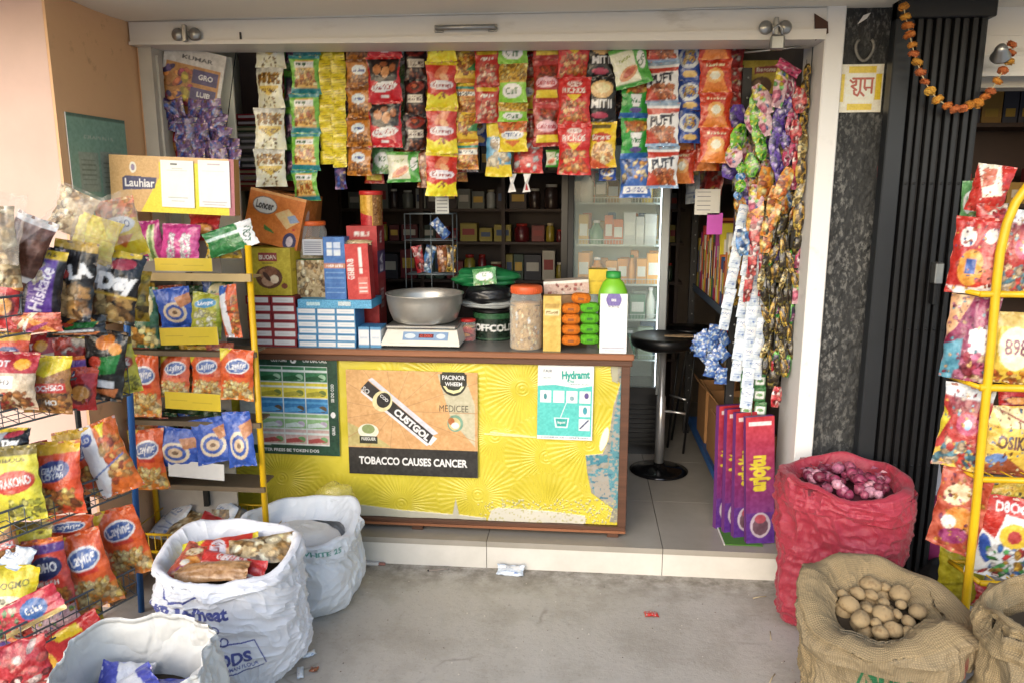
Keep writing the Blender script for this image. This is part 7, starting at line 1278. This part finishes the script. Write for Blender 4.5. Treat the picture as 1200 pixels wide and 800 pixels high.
# ------------------------------------------------------------------ sacks
def sack(label, cx, cy, rx, ry, h, m, base='e2e2e6', seed=1, content=.12, fold=.10, tilt=0, prints=None, rim=None, lobe=.03, cuff=1, lean=(0, 0), fold_amp=.012, horiz=0, name='sack', H=260, plan=2.6, basef=.82, bulge=1.06, fl=None, nt=300, nb=70, mouth=.8, roll=.01):
    T = thing(name, label, 'sack', (cx, cy, 0)); nt_ = nt; prof = []
    for k in range(nb):
        f = k/(nb-1); r_ = basef+(1-basef)*min(1, f*5)**.5; r_ *= 1+(bulge-1)*math.sin(PI*min(1, f*1.05)); prof.append((r_, f*(h-.03), 0))
    r1 = prof[-1][0]
    if cuff:
        prof += [(r1*1.0, h-fold*.98, 1), (r1*1.03, h-fold*1.03, 1)]
        for k in range(22): f = k/21; prof.append((r1*(1.05-.035*f)+roll/rx*math.sin(PI*f)*.5, h-fold*1.0+(fold-.012)*f, 1))
    else:
        for k in range(6): a = PI*k/5; prof.append((r1*(.99+.006*math.cos(a)), h-.03+.012*math.sin(a), 2))
    r2 = prof[-1][0]; z2 = prof[-1][1]
    for k in range(1, 40):
        f = k/39; prof.append((r2+(mouth-r2)*f**.8, z2+.014*math.sin(PI*min(1, f*1.6))*(1 if cuff else .2)-(content+z2-h+.012)*f**1.7, 3))
    if cuff == 0: prof = [p for p in prof if p[2] != 3]+[(.97-.1*f, h-.03-content*f, 3) for f in np.linspace(0, 1, 30)]
    prof = np.array(prof); npf = len(prof)
    U, V = np.meshgrid(np.arange(nt_)/nt_, np.linspace(0, 1, npf)); th = U*2*PI
    R_ = (np.abs(np.cos(th))**plan+np.abs(np.sin(th))**plan)**(-1/plan)
    rs = np.random.RandomState(seed); ph = rs.rand(16)*6.28
    rf = prof[:, 0][:, None]*np.ones_like(U); zf = prof[:, 1][:, None]*np.ones_like(U); tg = prof[:, 2][:, None]*np.ones_like(U)
    arc = np.concatenate([[0], np.cumsum(np.hypot(np.diff(prof[:, 0])*rx, np.diff(prof[:, 1])))])[:, None]*np.ones_like(U)
    wz = np.clip(zf/h, 0, 1)
    A = arc/.9
    w1 = pnoise(U, A, 4, 5, seed+1)*.05; w2 = pnoise(U, A, 5, 6, seed+2)*.10
    def ridge(fu, fv, sd, k=.55): return -np.abs(pnoise(U+w1, A+w2, fu, fv, sd))**k
    big = pnoise(U, A, 6, 3, seed+3)*1.0+pnoise(U+w1, A, 11, 5, seed+4)*.55
    cr = ridge(8, 4, seed+5, .8)*1.0+ridge(17, 9, seed+6, .6)*.7+ridge(31, 22, seed+7)*.42+ridge(60, 34, seed+9)*.22+ridge(12, 40, seed+10)*.22
    fine = pnoise(U+w1, A, 48, 40, seed+8)*.12
    rad_ = fold_amp*(big*1.1+cr*1.25+fine+.9)
    if horiz: rad_ += horiz*(np.sin(zf*80+2.5*np.sin(th*2+ph[5])+1.3*np.sin(5*th+ph[6]))+.6*np.sin(zf*150+3*np.sin(th*3+ph[7])))*np.clip(wz*4, 0, 1)*(tg == 0)
    rimz = (lobe*(np.sin(2*th+ph[8])+.7*np.sin(3*th+ph[9])+.5*np.sin(5*th+ph[10])+.3*np.sin(9*th+ph[11])))*np.clip((wz-.5)*2, 0, 1)
    X = R_*rf*rx*np.cos(th); Yy = R_*rf*ry*np.sin(th); nrm = np.hypot(X, Yy)+1e-6
    out = np.where(tg == 3, -.35, 1)
    X += X/nrm*rad_*out; Yy += Yy/nrm*rad_*out
    if rim:
        for (a0, wd, outw, dz) in rim:
            dd = np.abs((th-rad(a0)+PI) % (2*PI)-PI); top_ = np.clip((zf-(h-fold*1.1))/(fold*.5), 0, 1); k = np.exp(-(dd/rad(wd))**2)*np.where(tg == 0, 0, 1)*np.where(tg == 3, np.clip(1.0-V*0-(arc-arc[tg[:, 0] == 3][0, 0])/.08, 0, 1), 1); X += X/nrm*outw*k; Yy += Yy/nrm*outw*k; zf = zf+dz*k
    Z = zf+rimz+tilt*(Yy/ry)*wz**2+np.where((tg == 1) | (tg == 3), fold_amp*.55*(big*.6+cr*.5+.3), 0)+np.where(tg == 1, .012*np.sin(th*4+ph[11])*np.clip((h-zf)/fold, 0, 1), 0)
    X += lean[0]*wz**2; Yy += lean[1]*wz**2
    Z = np.maximum(Z, 0.001)
    cols = np.tile(lin(hx(base)), (nt_*npf, 1)).reshape(npf, nt_, 3)
    if prints:
        c = Cv(H, 1.7, base); c.run(prints)
        ang = ((th+PI/2+PI) % (2*PI)-PI)/rad(72); inm = (np.abs(ang) < 1) & (tg == 0)
        pc_ = c.sample(np.clip(np.sin(ang*1.2)/np.sin(1.2)*.5+.5, 0, 1), np.clip(wz, 0, 1)); cols[inm] = pc_[inm]
        if fl:
            c2 = Cv(90, 14, base); c2.run(fl); k1 = tg == 1; vv = np.clip((prof[:, 1]-(h-fold))/fold, 0, 1)[:, None]*np.ones_like(U); pc2 = c2.sample(U, vv); cols[k1] = pc2[k1]
    g = MB(); g.add(np.stack([X, Yy, Z], -1), gridf(nt_, npf, wrap=True), m, cols.reshape(-1, 3), uv=np.stack([np.round(2*PI*rx*3)*U, arc*3], -1), smooth=True)
    g.build('cloth', T); zf_ = h-.045-content; fx = (mouth if cuff else .85)*1.02
    g = MB(); U2, V2 = np.meshgrid(np.linspace(0, 1, 40), np.linspace(0, 1, 10)); g.add(np.stack([U2*0+rx*fx*V2*np.cos(U2*2*PI), ry*fx*V2*np.sin(U2*2*PI), zf_+.012*np.sin(U2*2*PI*5)*V2*(1-V2)*3+tilt*V2*np.sin(U2*2*PI)], -1), gridf(40, 10), mat('sack_lining', '3c3122', rough=.9, var=.3, vscale=12), smooth=True); g.build('lining', T); return T, h-.012-content
WOV = mat('woven_white', attr=True, rough=.5, bump=.25, bscale=14, weave=30, wb=.25, sheen=.2, var=.08, vscale=8)
JUTE = mat('jute', attr=True, rough=.95, bump=.35, bscale=60, weave=19, wb=.8, holes=True, var=.3, vscale=7)
REDN = mat('red_woven', attr=True, rough=.45, bump=.4, bscale=22, weave=20, wb=.4, var=.35, vscale=11, dark='b85064', sheen=.1)
WX, WY = -1.175, 2.32
wp = [('r', 0, 0, 1, 1, 'ced0d6'), ('l', .13, .96, .17, .86, .02, '3a4490'), ('l', .17, .86, .26, .80, .02, '3a4490'), ('l', .26, .80, .36, .82, .02, '3a4490'), ('l', .36, .82, .46, .90, .02, '3a4490'), ('t', 'MR Wheat', .37, .70, .17, '3a4490', {'bold': .045, 'rot': 4, 'fit': .56}), ('t', 'MAIID', .46, .555, .11, '3c4488', {'rot': 5, 'fit': .25}), ('t', 'AMIKO', .50, .44, .11, '3c4488', {'rot': 6, 'fit': .28}), ('l', .25, .37, .80, .47, .011, '3a4490'), ('l', .80, .47, .83, .36, .011, '3a4490'), ('l', .83, .36, .86, .26, .011, '3a4490'), ('t', 'FOODS', .60, .31, .13, '3a4490', {'bold': .045, 'rot': 6, 'fit': .36}), ('t', 'ROHINIBUNOMAN FLOUR', .62, .235, .04, '3a4490', {'rot': 6, 'fit': .4}), ('l', .25, .12, .85, .24, .011, '3a4490')]
T, cz = sack('white woven sack printed MR Wheat in blue, packed with red and yellow packets', WX, WY, .236, .19, .445, WOV, base='ced0d6', seed=5, prints=wp, fold=.05, content=.075, lobe=.010, tilt=.03, H=420, fold_amp=.018, bulge=1.05, basef=.9, nt=760, nb=220, mouth=.74)
for k, (dx, dy, d, yw, rl, w, h, lb) in enumerate(((-.06, .04, 'red_yellow', 8, 78, .14, .26, 'yellow and red packet lying in the white wheat sack'), (.0, -.04, 'red_box', -8, 94, .10, .28, 'long red packet in the front of the white wheat sack'), (.09, .05, 'clear_snack', 14, 84, .12, .22, 'pale clear packet in the right of the white wheat sack'), (-.12, -.03, 'orange_swirl', 40, 40, .10, .16, 'small orange packet at the left inside the white wheat sack'), (-.02, -.09, 'kraft', 4, 88, .08, .24, 'tan packet lying at the front rim inside the white wheat sack'))):
    g = MB(); packet(g, w, h, .03, design(d, w/h), 950+k, nu=26); tag(g.build('snack_packet', M=orient((WX+dx, WY+dy, cz+.03+.006*k+dy*.15), yw, -60, rl)), lb, 'snack packet')
T, cz = sack('plain white woven sack with green print on its rolled rim, behind the wheat sack', -1.115, 2.79, .235, .20, .345, WOV, base='ccd1d6', seed=11, prints=[('r', 0, 0, 1, 1, 'ccd1d6')], fl=[('r', 0, 0, 1, 1, 'ccd1d6')]+[('t', s_, .62+.115*k, .5, .34, '3f8a78', {'bold': .03}) for k, s_ in enumerate(('ROWER OSTH', 'RICE', 'WHITE 25'))]+[('r', .70+.0*k, .1, .712, .9, '4a8a74') for k in range(1)], fold=.085, content=.07, lobe=.012, tilt=.025, fold_amp=.018, basef=.80, bulge=1.08, nt=560, nb=90, mouth=.7)
lump('inner_bag', 'white inner bag bulging from the plain white sack', 'bag', (-1.11, 2.80, cz-.05), .15, .12, .05, mat('white_plastic', 'c8c8c4', rough=.4, bump=.5, bscale=18), 31)
lump('clear_bag', 'crumpled clear yellowish bag behind the plain white sack', 'bag', (-1.05, 3.04, .22), .09, .04, .09, clear_mat('yellow_clear', 'c8bc5a', .35, .15, .8, 26), 35)
# near open sack, bottom left
T, cz = sack('open white woven sack with stitched rim holding blue and pink cloths, lower left', -1.20, 1.79, .20, .16, .40, WOV, base='c6c6c2', seed=21, prints=None, fold=.05, content=.17, lobe=.012, cuff=0, tilt=.045, fold_amp=.016, plan=3.4, nt=400)
for k, (dx, dy, w, h, d, lb) in enumerate(((-.03, -.02, .14, .2, 'pink_wrap', 'white and pink wrapped bundle in the open lower left sack'), (.07, .02, .16, .10, 'blue_wrap', 'blue and white wrapper in the open lower left sack'), (.04, -.08, .16, .12, 'green_clear', 'pale green wrapper at the front in the open lower left sack'), (-.08, .06, .12, .14, 'blue_wrap', 'blue edged wrapper at the back of the open lower left sack'))):
    g = MB(); packet(g, w, h, .05, design(d, w/h), 970+k, nu=34); tag(g.build('wrapper', M=orient((-1.20+dx, 1.79+dy, cz+.03), 20*k-20, -50, 24-30*k)), lb, 'wrapper')
T, cz = sack('red woven sack of red onions with rolled rim in front of the pillar', .985, 2.82, .225, .20, .595, REDN, base='8c1a2b', seed=31, fold=.10, content=.045, lobe=.012, tilt=.012, fold_amp=.02, nt=460, nb=120, mouth=.72, horiz=.0013, basef=.92, bulge=1.03, plan=2.4, lean=(0, 0))
ONI = mat('onion_skin', attr=True, rough=.4, var=.7, vscale=60, dark='2e0f1c', thr=(.45, .65), bump=.4, bscale=70)
rr = random.Random(41)
def onion(x, y, z, r):
    g = MB(); c = rr.choice(['8a3450', '9a4a60', '6a2438', 'a8607a', 'c890a0'])
    g.lathe([(0, -r*.86), (r*.5, -r*.75), (r*.92, -r*.3), (r, .05*r), (r*.85, r*.45), (r*.45, r*.8), (r*.14, r*.95), (r*.07, r*1.08), (0, r*1.1)], ONI, 22, c); o = g.build('onion', M=orient((x, y, z), 0, rr.uniform(-80, 80), rr.uniform(-80, 80)))
    return tag(o, 'red onion in the top layer of the red sack', 'onion', 'red onions in the red sack')
for k in range(70):
    a = rr.uniform(0, 2*PI); q = rr.random()**.5; onion(0.985+.150*q*math.cos(a), 2.82+.13*q*math.sin(a), cz+.006+rr.uniform(0, .035)+.02*(1-q), rr.uniform(.013, .025))
g = MB(); g.lathe([(0, .0), (.185, .0), (.19, -.02)], mat('onion_fill', '4a1c28', rough=.9), 30, sy=.8, M=Matrix.Translation((.985, 2.82, cz-.006))); tag(g.build('onion_layer'), 'loose onion skins filling the red sack below the top onions', 'onion skins', kind='stuff')
for k in range(46):
    a = rr.uniform(0, 2*PI); q = rr.random()**.5; g = MB(); s_ = rr.uniform(.008, .018); g.add([(-s_, 0, 0), (0, -s_*.6, .004), (s_, 0, 0), (0, s_*.6, .006)], [[0, 1, 2, 3]], ONI, rr.choice(['a05a70', '7a2840', 'b88890', '5a1830'])); tag(g.build('onion_skin', M=orient((.985+.16*q*math.cos(a), 2.84+.12*q*math.sin(a), cz+.050), rr.uniform(0, 180), rr.uniform(-30, 30))), 'loose papery onion skin on top of the red sack', 'onion skin', 'loose onion skins')
GP = '2c7a4c'
jp = [('r', 0, 0, 1, 1, 'a38e6a'), ('t', 'SUDI', .50, .62, .26, GP, {'wx': 1.3, 'bold': .05}), ('p', [(.62, .85), (.8, .8), (.86, .6), (.7, .62)], GP), ('l', .2, .4, .3, .8, .03, GP), ('e', .83, .5, .05, .1, GP), ('t', 'SHGHN', .5, .36, .18, GP, {'bold': .04})]
T, cz = sack('open brown jute sack of potatoes with folded rim and green print', .895, 2.19, .212, .185, .455, JUTE, base='a38e6a', seed=44, prints=jp, fold=.11, content=.055, lobe=.016, tilt=.04, fold_amp=.024, nt=560, nb=120, mouth=.52, rim=[(-10, 34, .07, -.045), (200, 40, .03, -.0), (-80, 50, .025, -.02)], basef=.9, bulge=1.02, plan=2.3, fl=[('r', 0, 0, 1, 1, 'a38e6a')]+[('l', .84+.003*k, .15+.0*k, .842+.003*k, .5, .03, 'a8443c') for k in range(6)])
POT = mat('potato_skin', '917c5a', rough=.85, var=.8, dark='6e5436', thr=(.5, .68), vscale=48, bump=.25, bscale=60)
rr = random.Random(47)
spots = []
for k in range(400):
    a = rr.uniform(0, 2*PI); q = rr.random()**.5; x, y = .112*q*math.cos(a), .105*q*math.sin(a); r = rr.uniform(.015, .031)
    if all(math.hypot(x-u, y-v) > (r+w)*.86 for u, v, w in spots): spots.append((x, y, r))
    if len(spots) > 22: break
for x, y, r in spots:
    nu, nv = 24, 16; U, V = np.meshgrid(np.linspace(0, 1, nu), np.linspace(0, 1, nv)); th = U*2*PI; ph = (V-.5)*PI; k1, k2 = rr.uniform(.95, 1.3), rr.uniform(.8, 1); q = 1+.05*np.sin(2*th+rr.uniform(0, 6))+.04*np.sin(3*ph+2)
    g = MB(); g.add(np.stack([r*k1*np.cos(th)*np.cos(ph)*q, r*np.sin(th)*np.cos(ph)*q, r*k2*np.sin(ph)*q], -1), gridf(nu, nv), POT, smooth=True)
    tag(g.build('potato', M=orient((.90+x, 2.20+y, cz+.004+.012*(1-math.hypot(x, y)/.16)+.035*y/.13), rr.uniform(0, 180), rr.uniform(-20, 20))), 'pale potato in the top layer of the open jute sack', 'potato', 'potatoes in the jute sack')
for k in range(26):
    a = rr.uniform(0, 2*PI); q = rr.random()**.5; r = rr.uniform(.024, .03); g = MB(); g.lathe([(0, -r), (r*.7, -r*.7), (r, 0), (r*.7, r*.7), (0, r)], POT, 14); tag(g.build('potato', M=Matrix.Translation((.90+.105*q*math.cos(a), 2.20+.10*q*math.sin(a), cz-.026+.03*q*math.sin(a)))), 'pale potato in the top layer of the open jute sack', 'potato', 'potatoes in the jute sack')
T, cz = sack('second brown jute sack with green stripe at the right picture edge', 1.325, 1.98, .22, .18, .53, JUTE, base='a38e6a', seed=52, prints=[('r', 0, 0, 1, 1, 'a38e6a')]+[('r', .22+.05*k, 0, .25+.05*k, .8, '4a8a52') for k in range(2)], fold=.10, content=.05, lobe=.012, tilt=.02, fold_amp=.02, basef=.85)
# ------------------------------------------------------------------ litter on the ground
p = on(600, 662, 0); g = MB(); packet(g, .12, .05, .02, design('white_strip', 2.4), 990, nu=40); tag(g.build('crumpled_wrapper', M=orient((p.x, 3.06, .016), 0, -55, 3)), 'crumpled pale plastic wrapper on the ground against the step', 'wrapper')
p = on(763, 721, 0); g = MB(); packet(g, .055, .035, .008, design('red_white_sachet', 1.6), 991, nu=24); tag(g.build('torn_wrapper', M=orient((p.x, p.y, .008), 20, -86, 12)), 'small torn red and white wrapper lying in the middle of the ground', 'wrapper')
p = on(515, 668, 0); g = MB(); g.tube([(-.045, -.012, .004), (.04, .012, .004)], .003, mat('stick', '8a8078', rough=.8), n=6); g.lathe([(0, -.005), (.005, 0), (0, .005)], BLK, 8, M=Matrix.Translation((-.047, -.013, .005))); tag(g.build('matchstick', M=Matrix.Translation((p.x, p.y, 0))), 'thin grey stick lying on the ground left of the wrapper', 'stick')
p = on(436, 661, 0); g = MB(); g.box(-.03, -.01, 0, .03, .012, .012, COLM, 'd0ccc8', bev=.003); g.box(.03, -.006, 0, .06, .01, .01, COLM, '9a6a60', bev=.003); tag(g.build('paper_scrap', M=Matrix.Translation((p.x, p.y, .0))), 'rolled scrap of white and brown paper beside the plain white sack', 'paper')
for k, (x, y, w, rl, lb) in enumerate(((362, 768, .05, 40, 'white torn strip of sack lying by the wheat sack'), (352, 790, .07, 110, 'pale curled strip of plastic at the foot of the wheat sack'), (368, 786, .03, 0, 'small brown crumpled scrap by the wheat sack'))):
    p = on(x, y, 0); g = MB(); packet(g, w, .022, .008, design('white_strip' if k < 2 else 'brown_sachet', 2), 995+k, nu=18); tag(g.build('torn_scrap', M=orient((p.x, p.y, .008), rl, -80, 0)), lb, 'scrap')
for k, (x, y, a_) in enumerate(((905, 795, 60), (890, 640, 20), (903, 745, 80))):
    p = on(x, y, 0) if k != 1 else on(x, 700, 0); g = MB(); c_, s_ = math.cos(rad(a_)), math.sin(rad(a_)); g.tube([(-.03*c_, -.03*s_, .003), (.0, .004, .003), (.03*c_, .03*s_, .003)], .0018, mat('straw', 'b8a888', rough=.9), n=5); tag(g.build('straw', M=Matrix.Translation((p.x, p.y, 0))), ['bit of straw left of the jute sack', 'bit of straw near the red sack by the step', 'bit of straw at the foot of the red sack'][k], 'straw')
rr = random.Random(71); g = MB()
for k in range(140):
    x, y = rr.uniform(-.9, 1.0), rr.uniform(2.2, 3.08); r = rr.uniform(.0012, .0035); g.lathe([(0, 0), (r, r*.3), (0, r*.8)], COLM, 6, rr.choice(['5a5046', '9a9080', '6a5a50', 'c8c0b4']), M=Matrix.Translation((x, y, .0003)))
tag(g.build('grit'), 'fine grit and dust specks scattered on the concrete', 'grit', kind='stuff')
